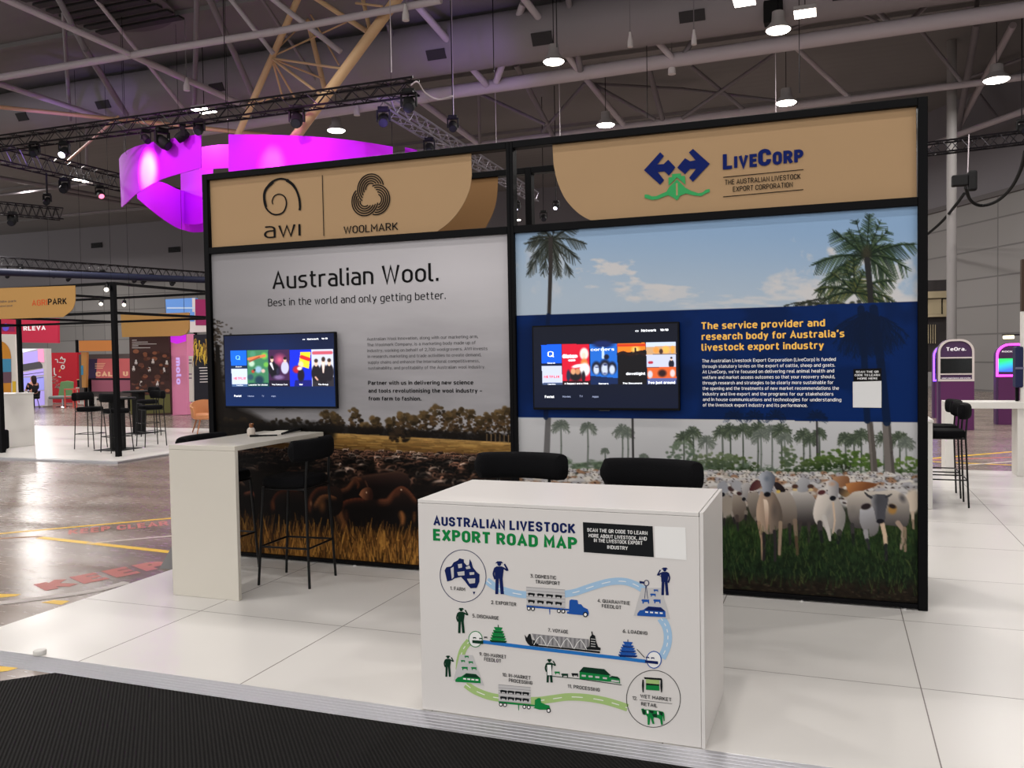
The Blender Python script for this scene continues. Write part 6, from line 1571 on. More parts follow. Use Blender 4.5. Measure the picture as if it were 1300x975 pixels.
# ------------------------------------------------------------------ stands farther back on the left
def board(name, label, cat, y, L, mt, th=0.1, draw=None, mats=None, group=None, face='panel', hang=False):
    """upright display board: measured outline at depth y, real thickness, printed matter as a part"""
    P = Plane(y, 0.0); pts = P.pts(L)
    cx = sum(p[0] for p in pts) / len(pts); zb = min(p[2] for p in pts)
    t = thing(name, label, cat, (cx, y, zb), 0, group)
    off_ = np.array([cx, y, zb])
    m = MB(); m.prism([p - off_ for p in pts], (0, th, 0)); fo = m.build(face, mt, t)
    xl, xr = min(p[0] for p in pts) - cx, max(p[0] for p in pts) - cx
    if hang:
        zt = max(p[2] for p in pts) - zb
        for x in (xl * 0.8, xr * 0.8): MB().tube((x, th / 2, zt - 0.02), (x, th / 2, CZ - zb), 0.006, 6).build('hanger_wire', black, t)
    elif zb > 0.3:
        for x in (xl * 0.7, xr * 0.7): MB().box(x - 0.04, th, F - zb, x + 0.04, th + 0.08, 0.3).build('support_post', black, t)
    if draw:
        m = MB(); draw(Plane(y, 0.012), m)
        o = m.build('print', mats, fo); o.location = tuple(-off_)
    return t
red = mat('red panel', (176, 22, 40), 0.55); red2 = mat('red banner fabric', (196, 46, 76), 0.7); pinkm = mat('pink totem face', (226, 140, 176), 0.5)
orange = mat('orange print', (214, 140, 80), 0.6); mulch = mat('brown print', (112, 76, 66), 0.65); olive = mat('olive print', (100, 98, 62), 0.7); charcoal = mat('charcoal print', (44, 44, 50), 0.6)
pale = mat('pale print', (214, 208, 206), 0.6); lilac = mat('lilac print', (172, 156, 230), 0.5, emit=0.35); lilac2 = mat('violet print', (150, 150, 230), 0.5, emit=0.35); rosep = mat('rose print', (240, 150, 190), 0.5, emit=0.35); greyp = mat('grey print', (92, 90, 96), 0.5)
magenta_p = mat('magenta print', (206, 50, 240), 0.5, emit=0.3); sky_p = mat('light blue print', (110, 160, 230), 0.6); yellow_p = mat('yellow print', (206, 176, 70), 0.6); wine = mat('wine print', (150, 50, 96), 0.6)
teal_p = mat('teal print', (60, 120, 150), 0.4, emit=0.2); sunset = mat('sunset print', (206, 108, 110), 0.6); ywhite = mat('yellow panel', (226, 184, 50), 0.6); cream = mat('cream panel', (220, 214, 206), 0.6)
def d_totem(P, m):
    P.poly(m, [(214.2, 424.5), (236.4, 424.3), (236.6, 433), (225, 436.5), (214.4, 433.5)], 0)
    A = P.p(229.5, 454); 
    text(m, 'molo', P.p(223.5, 454), (0, 0, -1), (1, 0, 0), P.p(223.5, 454)[2] - P.p(223.5, 488)[2], P.p(230.5, 470)[0] - P.p(224, 470)[0], 1, 0.03)
board('totem', 'tall pink totem sign with magenta top and sideways white lettering', 'sign', 16.8, [(214, 424), (236.8, 424), (238.6, 526.5), (217.5, 527)], pinkm, 0.4, d_totem, [magenta_p, mat('lilac lettering', (206, 180, 250), 0.5, emit=0.3)])
def d_sheep(P, m):
    P.poly(m, [(165.5, 503), (216, 500), (217, 524), (166, 526)], 1)
    for i, (x0, x1) in enumerate(((168, 174), (168, 188), (168, 199), (168, 176), (168, 191))): P.strip(m, [(x0, 432 + i * 2.4), (x1, 431.8 + i * 2.4)], 0.7, 2, 1)
    rr = random.Random(5)
    for _ in range(60):
        x, y = rr.uniform(167, 214), rr.uniform(446, 498); r = rr.uniform(2, 4.2)
        P.disc(m, (x, y), r, r * 0.7, rr.choice([0, 3, 4, 5]), 10)
    for x, y in ((173, 460), (170, 468), (194.5, 459), (190, 469), (212, 461), (208.5, 470), (179.5, 487), (200, 487)):
        P.disc(m, (x, y), 1.9, 3.6, 2, 12); P.poly(m, [(x - 3, y - 3), (x - 1, y - 2), (x - 1.4, y)], 4); P.poly(m, [(x + 3, y - 3), (x + 1, y - 2), (x + 1.4, y)], 4); P.disc(m, (x, y + 2.6), 0.9, 0.9, 4, 8)
board('mural_board', 'brown board printed with white faced sheep behind the neighbouring stand', 'board', 16.7, [(164, 426), (214, 424), (216.5, 526.5), (166, 527.5)], mat('dark brown print', (72, 54, 52), 0.65), 0.15, d_sheep,
      [mulch, olive, pale, mat('rust fleece print', (146, 96, 74), 0.65), mat('dark fleece print', (66, 50, 48), 0.65), mat('umber fleece print', (96, 62, 52), 0.65)])
def d_yel(P, m):
    rr = random.Random(8)
    for _ in range(26):
        x = rr.uniform(247, 266); y = rr.uniform(428, 452); P.strip(m, [(x, y), (x + rr.uniform(-3, 3), y + rr.uniform(5, 12)), (x + rr.uniform(-2, 2), y + rr.uniform(12, 18))], [1.6, 0.4], rr.choice([0, 0, 2]), 2)
    for i in range(6): P.strip(m, [(254 - (i == 0), 467 + i * 3.6), (267, 466.6 + i * 3.6)], 1.2, 1, 1)
board('mural_board', 'charcoal board with yellow grass print and white text lines beside the booth', 'board', 15.8, [(245.5, 425), (272, 424), (274, 508), (246.5, 509)], charcoal, 0.15, d_yel, [yellow_p, pale, mat('straw print', (150, 120, 60), 0.6)])
board('sign_panel', 'narrow white panel between the pink totem and the charcoal board', 'sign', 16.5, [(239.5, 452), (243.8, 452), (245, 510), (240.5, 510)], cream, 0.1, lambda P, m: [P.strip(m, [(240, y), (243.8, y)], 1.6, 0, 1) for y in (457, 461, 475, 480)], [mat('mauve print', (130, 106, 130), 0.6)])
board('banner', 'plain ochre header banner hanging above the brown sheep board', 'banner', 15.6, [(153, 399), (239.5, 397), (239.5, 418), (236, 424), (228, 426.5), (155, 428)], hb, 0.06, hang=True)
board('screen_panel', 'light blue and pink screen above the ochre header banner', 'screen', 24.0, [(210, 380), (248, 378), (248, 396), (211, 398)], sky_p, 0.15, lambda P, m: (P.poly(m, [(244, 378.5), (248, 378.3), (248, 396), (244.5, 396)], 0), P.poly(m, [(212, 390), (247, 390), (247, 392), (212, 392)], 1)), [pale, mat('pale blue print', (190, 216, 240), 0.6)])
board('screen_panel', 'pale pink and wine coloured panel right of the light blue screen', 'screen', 22.0, [(240, 396), (270, 395), (270, 421), (241, 422)], cream, 0.12, lambda P, m: (P.poly(m, [(248, 380), (270, 380), (270, 413), (248.5, 413)], 0), P.poly(m, [(241, 396), (247, 396), (247, 408), (241, 408)], 1)), [wine, sky_p])
# red stand
MBk = []
def d_red(P, m):
    P.strip(m, [(70, 456.5), (73, 456.5), (73.5, 460.5)], 1.2, 0, 2); P.strip(m, [(77, 456), (78.5, 453), (80, 456), (83, 456), (82, 460)], 1.4, 0, 2); P.strip(m, [(75, 460), (82, 461)], 1.0, 0, 2)
    P.ring(m, (80, 466), 2.7, 3.0, 1.5, 0, 12); P.strip(m, [(69, 467), (69.5, 475), (72, 476)], [1.8, 1.4], 0, 2); P.strip(m, [(75.5, 472), (77, 469)], 1.2, 1, 2); P.strip(m, [(74, 478), (78, 479)], 1.0, 0, 2)
board('display_board', 'red board with small pale map marks at the back left', 'board', 22.5, [(60, 448), (98, 447.5), (99, 511.5), (62, 511.5)], red, 0.2, d_red, [pale, mat('gold print', (220, 160, 80), 0.6)])
P_ = 21.0
def d_ban(P, m):
    P.poly(m, [(0, 411), (18, 411), (19, 421), (0, 420.5)], 0); P.disc(m, (7.5, 415.5), 4.2, 4.8, 1, 16)
    P.text(m, 'RLEVA', (30, 420), (58.5, 419), 6.0, 2, 0.04)
    for i in range(4): P.poly(m, [(22, 422 + i * 4), (25, 422 + i * 4), (25, 424.5 + i * 4), (22, 424.5 + i * 4)], 2)
board('banner', 'red hanging banner with white letters at the far left', 'banner', 24.0, [(-20, 404), (73, 404), (73.5, 435.5), (-20, 434)], red2, 0.12, d_ban, [wine, mat('blue violet print', (110, 96, 226), 0.6), mat('banner white', (240, 226, 230), 0.6, emit=0.15)], hang=True)
def d_led(P, m):
    P.poly(m, [(20.5, 443), (48, 443), (31, 447.5), (20.6, 448)], 2); P.poly(m, [(30, 448), (48, 445), (48.5, 459), (30, 463)], 0); P.poly(m, [(48, 443), (55.5, 443), (56.5, 460), (49, 459.5)], 4); P.poly(m, [(21, 448), (27, 448), (27, 462), (21.5, 463)], 4)
    P.poly(m, [(22, 463.5), (51, 459), (54, 463), (54.5, 467), (22.5, 472)], 3)
    P.poly(m, [(22.6, 474), (55.5, 468), (56, 476), (23, 479)], 0); P.poly(m, [(23, 480), (56, 478), (56.5, 495), (24, 496)], 1); P.poly(m, [(30, 475.5), (55.5, 472), (55.5, 472.8), (30, 476.4)], 3); P.poly(m, [(41, 480.5), (55.5, 478.5), (55.6, 479.4), (41, 481.4)], 3)
    P.poly(m, [(41, 496), (56.5, 496), (57, 514), (42, 516)], 0)
board('led_wall', 'lilac and pink lit screen wall beside the red board', 'screen', 20.2, [(19.5, 442.5), (58.5, 442.5), (60.5, 515), (22, 518)], pale, 0.25, d_led, [lilac, lilac2, mat('white print', (226, 230, 250), 0.5, emit=0.35), greyp, rosep])
def d_arch(P, m):
    P.poly(m, [(-30, 433)] + [(14.5 * math.sin(i * 0.1745) , 455 - 22 * math.cos(i * 0.1745)) for i in range(0, 10)] + [(14.5, 498), (-30, 498)], 0)
    P.poly(m, [(-30, 456), (14.5, 455.5), (15, 486), (-30, 488)], 1); P.poly(m, [(-30, 474), (15, 472), (15, 486), (-30, 488)], 2); P.poly(m, [(16, 484), (20.5, 484), (20.7, 499), (16.5, 499)], 3)
board('display_board', 'cream board with an orange arch and teal picture at the far left', 'board', 13.0, [(-40, 423.5), (18.8, 424.5), (21, 500), (21, 526), (-40, 528)], cream, 0.2, d_arch, [mat('amber print', (206, 140, 56), 0.6), teal_p, mat('plum haze print', (110, 84, 96), 0.6), ywhite])
# orange headed stand with the sunset poster
def d_cal(P, m):
    P.poly(m, [(113, 455.5), (166, 455), (166, 480), (113, 480)], 0); P.poly(m, [(113, 455.5), (124, 455.5), (122, 480), (113, 480)], 1); P.poly(m, [(113, 480), (166, 480), (166, 482.5), (113, 482.5)], 2); P.poly(m, [(113, 482.5), (166, 482.5), (166, 497), (113, 497)], 3)
    for i in range(4): P.strip(m, [(121, 461.5 + i * 2), (134 - i, 461.4 + i * 2)], 0.7, 4, 1)
    P.text(m, 'CAL', (122, 478), (143, 477.5), 6.2, 4, 0.05); P.text(m, 'U', (156.5, 477.5), (163, 477.3), 6.2, 4, 0.05)
board('display_board', 'dark board with a pink sunset poster lettered in pale capitals', 'board', 18.2, [(100, 450), (166, 449), (166.5, 503), (101, 504)], mat('smoke panel', (84, 76, 76), 0.6), 0.2, d_cal, [sunset, mat('dusk print', (64, 54, 84), 0.6), mat('night print', (40, 34, 46), 0.6), mat('mauve rose print', (166, 100, 120), 0.6), mat('peach print', (240, 196, 160), 0.6)])
board('banner', 'orange header banner over the pink sunset poster', 'banner', 17.6, [(100, 432.5), (147, 432), (147, 445.5), (100.5, 446)], orange, 0.1, hang=True)
board('sign_panel', 'narrow amber panel at the left side of the sunset poster board', 'sign', 17.8, [(103, 447), (110, 447), (109, 492), (104, 492)], mat('amber panel', (190, 136, 76), 0.6), 0.1, lambda P, m: P.poly(m, [(103.2, 464), (106, 464), (106, 476), (103.4, 476)], 0), [teal_p])
fs_ = thing('steel_post', 'black post at the left side of the orange header banner', 'post', tuple(on_z(100, 506, F)))
A, B = on_y(99.8, 431.5, fs_.location.y), 0
MB().box(-0.05, -0.05, 0, 0.05, 0.05, A[2] - F).build('post_shaft', black, fs_)
# white shelf with black box
q = on_z(110, 514.5, F)
sh = thing('shelf_unit', 'white open shelf unit with a black box on top below the sunset poster', 'shelf', (q[0], q[1], F))
w = 0.32
for a in (-w, w):
    for b in (-0.18, 0.18): MB().box(a - 0.03, b - 0.03, 0.0005, a + 0.03, b + 0.03, 0.76).build('upright', white_gloss, sh)
for z in (0.72, 0.38, 0.05): MB().box(-w, -0.2, z, w, 0.2, z + 0.05).build('shelf', white_gloss, sh)
MB().box(-0.28, -0.1, 0.1, 0.05, 0.1, 0.38).build('drawer', white_gloss, sh)
bxx = thing('storage_box', 'black box standing on the white shelf unit', 'box', (q[0], q[1], F + 0.7705))
MB().box(-0.3, -0.17, 0, 0.22, 0.17, 0.3).build('box_body', black_soft, bxx); MB().box(-0.31, -0.18, 0.3, 0.23, 0.18, 0.34).build('lid', mat('straw lid', (176, 140, 100), 0.7), bxx)
vs_ = MB(); vs_.lathe([(0.05, 0), (0.09, 0.06), (0.09, 0.22), (0.05, 0.26)], n=14)
tag(vs_.build('vase', white_gloss, smooth=True, loc=(q[0] + 0.28, q[1], F + 0.7705)), 'white vase beside the black box on the shelf unit', 'vase')
# red wire side table, green chair, grey bench and plant in front of the red board
q = on_z(95.5, 518, F); rw = thing('side_table', 'red wire frame side table in front of the red board', 'table', (q[0], q[1], F))
for a in (-0.3, 0.3):
    for b in (-0.2, 0.2): MB().box(a - 0.02, b - 0.02, 0, a + 0.02, b + 0.02, 0.78).build('leg', mat('pale red wire', (206, 90, 80), 0.5), rw)
for z in (0.44, 0.74):
    for b in (-0.2, 0.2): MB().box(-0.3, b - 0.018, z, 0.3, b + 0.018, z + 0.04).build('rail', MATS['pale red wire'], rw)
q = on_z(80, 516.5, F); gc = thing('lounge_chair', 'green backed lounge chair in front of the red board', 'chair', (q[0], q[1], F), 0.3)
gm_ = mat('green shell', (98, 132, 88), 0.6)
m = MB(); m.prism([(-0.32, 0.2, 0.42), (0.32, 0.2, 0.42), (0.28, 0.34, 1.02), (0.0, 0.37, 1.06), (-0.28, 0.34, 1.02)], (0, 0.05, 0)); m.build('shell_back', gm_, gc, bevel=0.02)
m = MB(); m.box(-0.42, -0.35, 0.34, 0.42, 0.25, 0.46); m.build('seat', mat('grey seat', (120, 128, 128), 0.7), gc, bevel=0.05, seg=3, smooth=True)
m = MB(); m.tube((0, 0, 0.05), (0, 0, 0.36), 0.04, 10); m.lathe([(0.28, 0), (0.26, 0.03), (0.05, 0.06)], n=20); m.build('pedestal', mat('chrome', (150, 150, 155), 0.25, 1.0), gc)
q = on_z(61, 514, F); pl = thing('potted_plant', 'dark red leafed plant in a small pot left of the green chair', 'plant', (q[0], q[1], F))
MB().lathe([(0.12, 0), (0.17, 0.06), (0.19, 0.32), (0.16, 0.34)], n=18).build('pot', mat('dark pot', (50, 44, 44), 0.6), pl, smooth=True)
m = MB(); rr = random.Random(3)
for _ in range(90):
    w, e, r = rr.uniform(0, 6.28), rr.uniform(0.15, 1.45), rr.uniform(0.25, 0.62)
    p = np.array([math.cos(w) * math.cos(e), math.sin(w) * math.cos(e), math.sin(e)]) * r + np.array([0, 0, 0.62])
    t_ = np.array([math.cos(w), math.sin(w), 0.2]); n_ = np.array([-math.sin(w), math.cos(w), 0.4])
    l = rr.uniform(0.1, 0.2); m.add([p, p + t_ * l * .5 + n_ * l * .25, p + t_ * l, p + t_ * l * .5 - n_ * l * .25], [(0, 1, 2, 3)], rr.choice([0, 0, 1]))
m.build('foliage', [mat('dark red leaf', (84, 44, 36), 0.6), mat('dark green leaf', (60, 70, 46), 0.6)], pl)
m = MB()
for i in range(5): m.tube((0.02 * math.cos(i), 0.02 * math.sin(i), 0.3), (0.18 * math.cos(i * 1.3), 0.18 * math.sin(i * 1.3), 0.85), 0.012, 6)
m.build('stem', mat('plant stem', (70, 56, 40), 0.7), pl)
# grey bench far left behind, and the seated person by the lilac screen
q = on_z(38, 519, F)
stl = thing('stool', 'low black stool under the seated person', 'stool', (q[0], q[1] + 0.2, F))
MB().lathe([(0.2, 0.4), (0.22, 0.42), (0.22, 0.46), (0.2, 0.48)], n=20).build('seat', black_soft, stl)
for i in range(4): MB().tube((0.12 * math.cos(i * H + .78), 0.12 * math.sin(i * H + .78), 0.4), (0.19 * math.cos(i * H + .78), 0.19 * math.sin(i * H + .78), 0.0005), 0.015, 8).build('leg', black_soft, stl)
pe = thing('person', 'person with long dark hair in dark clothes seated side-on by the lilac screen wall', 'person', (q[0], q[1] + 0.2, F), -0.15)
def skin(name, verts, edges, radii, mt, parent):
    me = bpy.data.meshes.new(name); me.from_pydata([tuple(v) for v in verts], edges, [])
    o = bpy.data.objects.new(name, me); COL.objects.link(o); o.parent = parent
    md = o.modifiers.new('skin', 'SKIN'); md.use_smooth_shade = True
    sv = me.skin_vertices[0].data
    for i, r in enumerate(radii): sv[i].radius = (r, r) if not hasattr(r, '__len__') else r; sv[i].use_root = (i == 0)
    o.modifiers.new('sub', 'SUBSURF').levels = 1; o.modifiers['sub'].render_levels = 1
    me.materials.append(mt); return o
# faces towards -x; hips on the stool
V = [(0, 0, 0.58), (0, 0, 0.78), (-0.02, 0, 0.98), (-0.03, 0, 1.08), (-0.05, 0, 1.2), (-0.06, 0, 1.28),
     (-0.03, 0.17, 0.98), (-0.1, 0.22, 0.76), (-0.33, 0.14, 0.74), (-0.03, -0.17, 0.98), (-0.1, -0.22, 0.76), (-0.33, -0.14, 0.76),
     (-0.05, 0.1, 0.55), (-0.45, 0.12, 0.53), (-0.42, 0.12, 0.1), (-0.55, 0.12, 0.045), (-0.05, -0.1, 0.55), (-0.45, -0.12, 0.53), (-0.38, -0.12, 0.1), (-0.52, -0.12, 0.045)]
E_ = [(0, 1), (1, 2), (2, 3), (3, 4), (4, 5), (2, 6), (6, 7), (7, 8), (2, 9), (9, 10), (10, 11), (0, 12), (12, 13), (13, 14), (14, 15), (0, 16), (16, 17), (17, 18), (18, 19)]
Rr = [0.15, 0.14, 0.14, 0.055, 0.095, 0.085, 0.07, 0.05, 0.035, 0.07, 0.05, 0.035, 0.09, 0.065, 0.045, 0.04, 0.09, 0.065, 0.045, 0.04]
skin('body', V, E_, Rr, mat('skin tone', (206, 150, 130), 0.6), pe)
skin('top_clothing', [V[0], V[1], V[2], V[6], V[7], V[9], V[10]], [(0, 1), (1, 2), (2, 3), (3, 4), (2, 5), (5, 6)], [0.165, 0.158, 0.155, 0.085, 0.066, 0.085, 0.066], mat('black cloth', (22, 20, 24), 0.8), pe)
skin('trousers', [V[0], V[12], V[13], V[14], V[16], V[17], V[18]], [(0, 1), (1, 2), (2, 3), (0, 4), (4, 5), (5, 6)], [0.165, 0.105, 0.08, 0.06, 0.105, 0.08, 0.06], mat('dark trousers', (18, 18, 22), 0.8), pe)
skin('hair', [(-0.02, 0, 1.31), (0.05, 0, 1.24), (0.07, 0, 1.08), (0.07, 0, 0.95)], [(0, 1), (1, 2), (2, 3)], [0.10, 0.11, 0.10, 0.06], mat('dark hair', (40, 26, 30), 0.7), pe)
# ------------------------------------------------------------------ overhead: roof steel, duct, lamps, rigging
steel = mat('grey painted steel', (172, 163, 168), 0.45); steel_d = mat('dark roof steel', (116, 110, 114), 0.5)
def steelwork(name, label, parts):
    t = thing(name, label, 'roof truss', (0, 0, 0))
    for nm, a, za, b, zb, wpx, mt in parts:
        A, B = on_z(*a, za), on_z(*b, zb)
        da, db = (A - CAM) @ ROT[2], (B - CAM) @ ROT[2]
        r = wpx / 2 * (da + db) / 2 / FPX
        m = MB(); m.tube(A, B, r, 12); m.build(nm, mt, t, smooth=True)
    return t
Zc, Zt = 10.5, 12.05
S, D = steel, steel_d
steelwork('roof_truss', 'front roof truss with the thickest grey tube chord above the booth', [
    ('chord', (250, 166), Zc, (545, 121), Zc, 16, S), ('chord', (545, 121), Zc, (1345, 5), Zc, 18.5, S),
    ('diagonal', (662, -6), Zt, (738, 93), Zc, 9, S), ('diagonal', (721, -6), Zt, (737, 90), Zc, 8, D), ('diagonal', (664, 5), Zt, (630, 104), Zc, 9, S), ('diagonal', (528, 5), Zt, (618, 108), Zc, 9, S),
    ('diagonal', (780, -6), Zt, (854, 74), Zc, 8, S), ('diagonal', (493, 30), Zt, (516, 124), Zc, 6, D), ('diagonal', (914, -5), Zt, (866, 73), Zc, 7, D),
    ('diagonal', (1094, -6), Zt, (1136, 36), Zc, 7, S), ('diagonal', (1190, -8), Zt, (1148, 34), Zc, 7, S), ('diagonal', (1242, -8), Zt, (1238, 21), Zc, 6, D),
    ('purlin_strut', (1000, 38), 11.6, (1050, 20), 11.6, 4, D), ('purlin_strut', (1050, 20), 11.6, (1092, 17), 11.6, 4, D), ('purlin_strut', (1092, 17), 11.6, (1122, 32), 11.6, 4, D)])
steelwork('roof_truss', 'rear roof truss with the thinner chord running just above the booth top', [
    ('chord', (440, 205), Zc, (1080, 125.5), Zc, 9.5, S), ('chord', (1080, 125.5), Zc, (1345, 92), Zc, 8.5, S),
    ('diagonal', (744, 100), Zt, (794, 161), Zc, 7.5, S), ('diagonal', (655, 82), Zt, (702, 172), Zc, 7, D), ('diagonal', (742, 106), Zt, (688, 168), Zc, 4.5, D), ('diagonal', (600, 115), Zt, (692, 158), Zc, 4.5, D),
    ('diagonal', (528, 124), Zt, (610, 184), Zc, 8, S), ('diagonal', (748, 104), Zt, (832, 152), Zc, 5, D), ('diagonal', (742, 106), Zt, (868, 113), Zt, 4, D), ('diagonal', (868, 113), Zt, (1012, 131), Zc, 4, D),
    ('diagonal', (824, 88), Zt, (842, 155), Zc, 7, D), ('diagonal', (608, 118), Zt, (609, 182), Zc, 4, D), ('diagonal', (1012, 62), Zt, (1080, 126), Zc, 6, S), ('diagonal', (984, 68), Zt, (866, 150), Zc, 5, D), ('diagonal', (878, 84), Zt, (948, 142), Zc, 5, D),
    ('diagonal', (1170, 40), Zt, (1220, 103), Zc, 5, D), ('diagonal', (1286, 32), Zt, (1208, 178), Zc, 8, S), ('diagonal', (1240, 30), Zt, (1215, 172), Zc, 8, D), ('diagonal', (1184, 116), Zt, (1310, 70), Zt, 4, D), ('diagonal', (1240, 115), Zt, (1268, 152), Zc, 4, D),
    ('lower_chord', (1160, 192), 10.2, (1210, 173), 10.2, 6, S), ('lower_chord', (1210, 173), 10.2, (1330, 130), 10.2, 8, S)])
steelwork('roof_truss', 'roof truss of crossing grey tubes at the upper left', [
    ('chord', (-45, 106), Zc, (165, 70), Zc, 9, S), ('chord', (165, 70), Zc, (350, 40), Zc, 9, S), ('chord', (350, 40), Zc, (560, 0), Zc, 9, S), ('chord', (-5, -6), Zc + 0.5, (165, 69), Zc, 8, S), ('chord', (165, 69), Zc, (315, 136), Zc, 8, S),
    ('chord', (-30, 97), Zc, (155, 157), Zc, 7, S), ('diagonal', (80, 10), Zt, (89, 152), Zc, 5, D), ('diagonal', (72, -6), Zt, (108, 62), 11, 8, D), ('diagonal', (108, 62), 11, (160, 145), Zc, 8, D), ('diagonal', (250, -6), Zt, (247, 132), Zc, 6.5, D),
    ('diagonal', (118, -6), Zt, (236, 142), Zc, 5, S), ('diagonal', (264, -6), Zt, (322, 122), Zc, 8, D), ('diagonal', (289, -6), Zt, (347, 68), Zc, 6, S), ('diagonal', (165, 70), Zc, (205, 85), Zt, 5, D), ('diagonal', (330, -5), Zt, (420, 130), Zc, 4, D), ('diagonal', (340, -6), Zt, (433, 66), Zc, 7, S)])
wood_s = mat('tan beam paint', (190, 150, 120), 0.5)  # one even tan colour for the whole beam
steelwork('roof_beam', 'long tan beam low under the roof at the far left', [('chord', (-30, 133), 9.9, (165, 153), 9.9, 5, wood_s), ('chord', (165, 153), 9.9, (345, 172), 9.9, 5.5, wood_s), ('brace', (150, 148), 9.9, (84, 206), 9.0, 3, wood_s)])
steelwork('roof_truss', 'distant dark roof bracing low over the far left hall', [('diagonal', (-20, 222), 10.0, (165, 255), 10.0, 5, D), ('diagonal', (-20, 250), 10.0, (120, 232), 10.0, 4, D), ('diagonal', (80, 245), 10, (260, 275), 10, 4, D), ('diagonal', (110, 108), Zt, (110, 215), 10, 4, D), ('diagonal', (60, 275), 10, (200, 262), 10, 3, D)])
# raking tan lattice mast
mast = mat('tan mast paint', (196, 162, 124), 0.45)
mt_ = thing('lattice_mast', 'tall raking tan lattice mast rising behind the magenta ring', 'mast', (0, 0, 0))
def rake(nm, a, da, b, db, w):
    A, B = far(*a, da), far(*b, db); m = MB(); m.tube(A, B, w / 2 * (da + db) / 2 / FPX, 10); m.build(nm, mast, mt_, smooth=True)
rake('chord', (380, -6), 25, (300, 176), 26, 8.5); rake('chord', (509, -8), 22, (352, 205), 24, 13.5); rake('chord', (383, -6), 27, (414, 120), 27, 6.5)
for a, da, b, db, w in (((398, -4), 24.5, (466, 40), 23.2, 6.5), ((460, -4), 24, (469, 36), 23.2, 5.5), ((345, 74), 25.4, (433, 87), 23.6, 3), ((345, 74), 25.4, (408, 121), 23.8, 3.4), ((345, 74), 25.4, (360, 128), 26.5, 2.6), ((345, 74), 25.4, (374, 124), 26.5, 2.6),
                        ((345, 72), 25.4, (440, 28), 26.5, 2.2), ((384, 0), 27, (430, 82), 25, 2.2), ((325, 130), 25.6, (356, 122), 26, 2.4), ((410, 100), 26.5, (345, 74), 25.4, 2.4), ((352, 62), 25.3, (395, 20), 27, 2), ((452, 4), 24, (485, 8), 22.4, 3)):
    rake('brace', a, da, b, db, w)
# big round duct with vents
dp = MB()
dp.path([(-40, 18.6, 11.44), (16, 18.6, 11.44)], 0.775, 28)
dt = thing('air_duct', 'fat round grey air duct with dark rectangular vents under the roof', 'duct', (0, 0, 0))
dp.build('duct_body', mat('grey duct paint', (128, 122, 126), 0.55), dt, smooth=True)
for px, py, w, h in ((30, 147, 0.5, 0.3), (133, 144, 0.6, 0.28), (277, 121, 0.55, 0.28), (555, 85, 0.62, 0.3), (689, 56, 0.62, 0.36), (879, 24, 0.7, 0.3), (1075, -2, 0.7, 0.3)):
    q = on_y(px, py, 18.0); x = q[0]; a = -0.55
    c = np.array([x, 18.6 - 0.775 * math.cos(a), 11.44 + 0.775 * math.sin(a)]); n_ = np.array([0, -math.cos(a), math.sin(a)]); u_ = np.array([0, -math.sin(a), -math.cos(a)])
    MB().obox(c, np.array([w / 2, 0, 0]), n_ * 0.03, u_ * h / 2).build('vent', mat('dark vent', (44, 42, 44), 0.6), dt)
MB().tube((-40, 18.6, 12.3), (-40, 18.6, 11.5), 0.04, 8).build('duct_hanger', steel_d, dt)
fan = thing('louvre_grille', 'dark round louvre grille in the ceiling at the upper left', 'grille', tuple(on_z(133, 13, 11.95)))
m = MB()
for i in range(7): m.box(-1.6, -1.5 + i * 0.45, 0.0, 1.6, -1.25 + i * 0.45, 0.06)
m.build('slat', mat('dark louvre', (40, 38, 40), 0.6), fan)
MB().lathe([(1.9, 0.07), (1.9, 0.15)], n=28).build('grille_ring', mat('grey louvre', (90, 84, 86), 0.6), fan)
for px, py in ((123, 311.5), (221.5, 317)):
    q = on_y(px, py, 45.98)
    v = thing('wall_vent', 'dark louvre vent high on the back wall, %s of the pair' % ('left' if px < 200 else 'right'), 'vent', tuple(q))
    MB().box(-0.55, -0.05, -0.2, 0.55, 0.0, 0.2).build('vent_frame', mat('dark vent', (44, 42, 44), 0.6), v)
    m = MB()
    for i in range(5): m.box(-0.5, -0.07, -0.18 + i * 0.075, 0.5, -0.05, -0.14 + i * 0.075)
    m.build('slats', black, v)

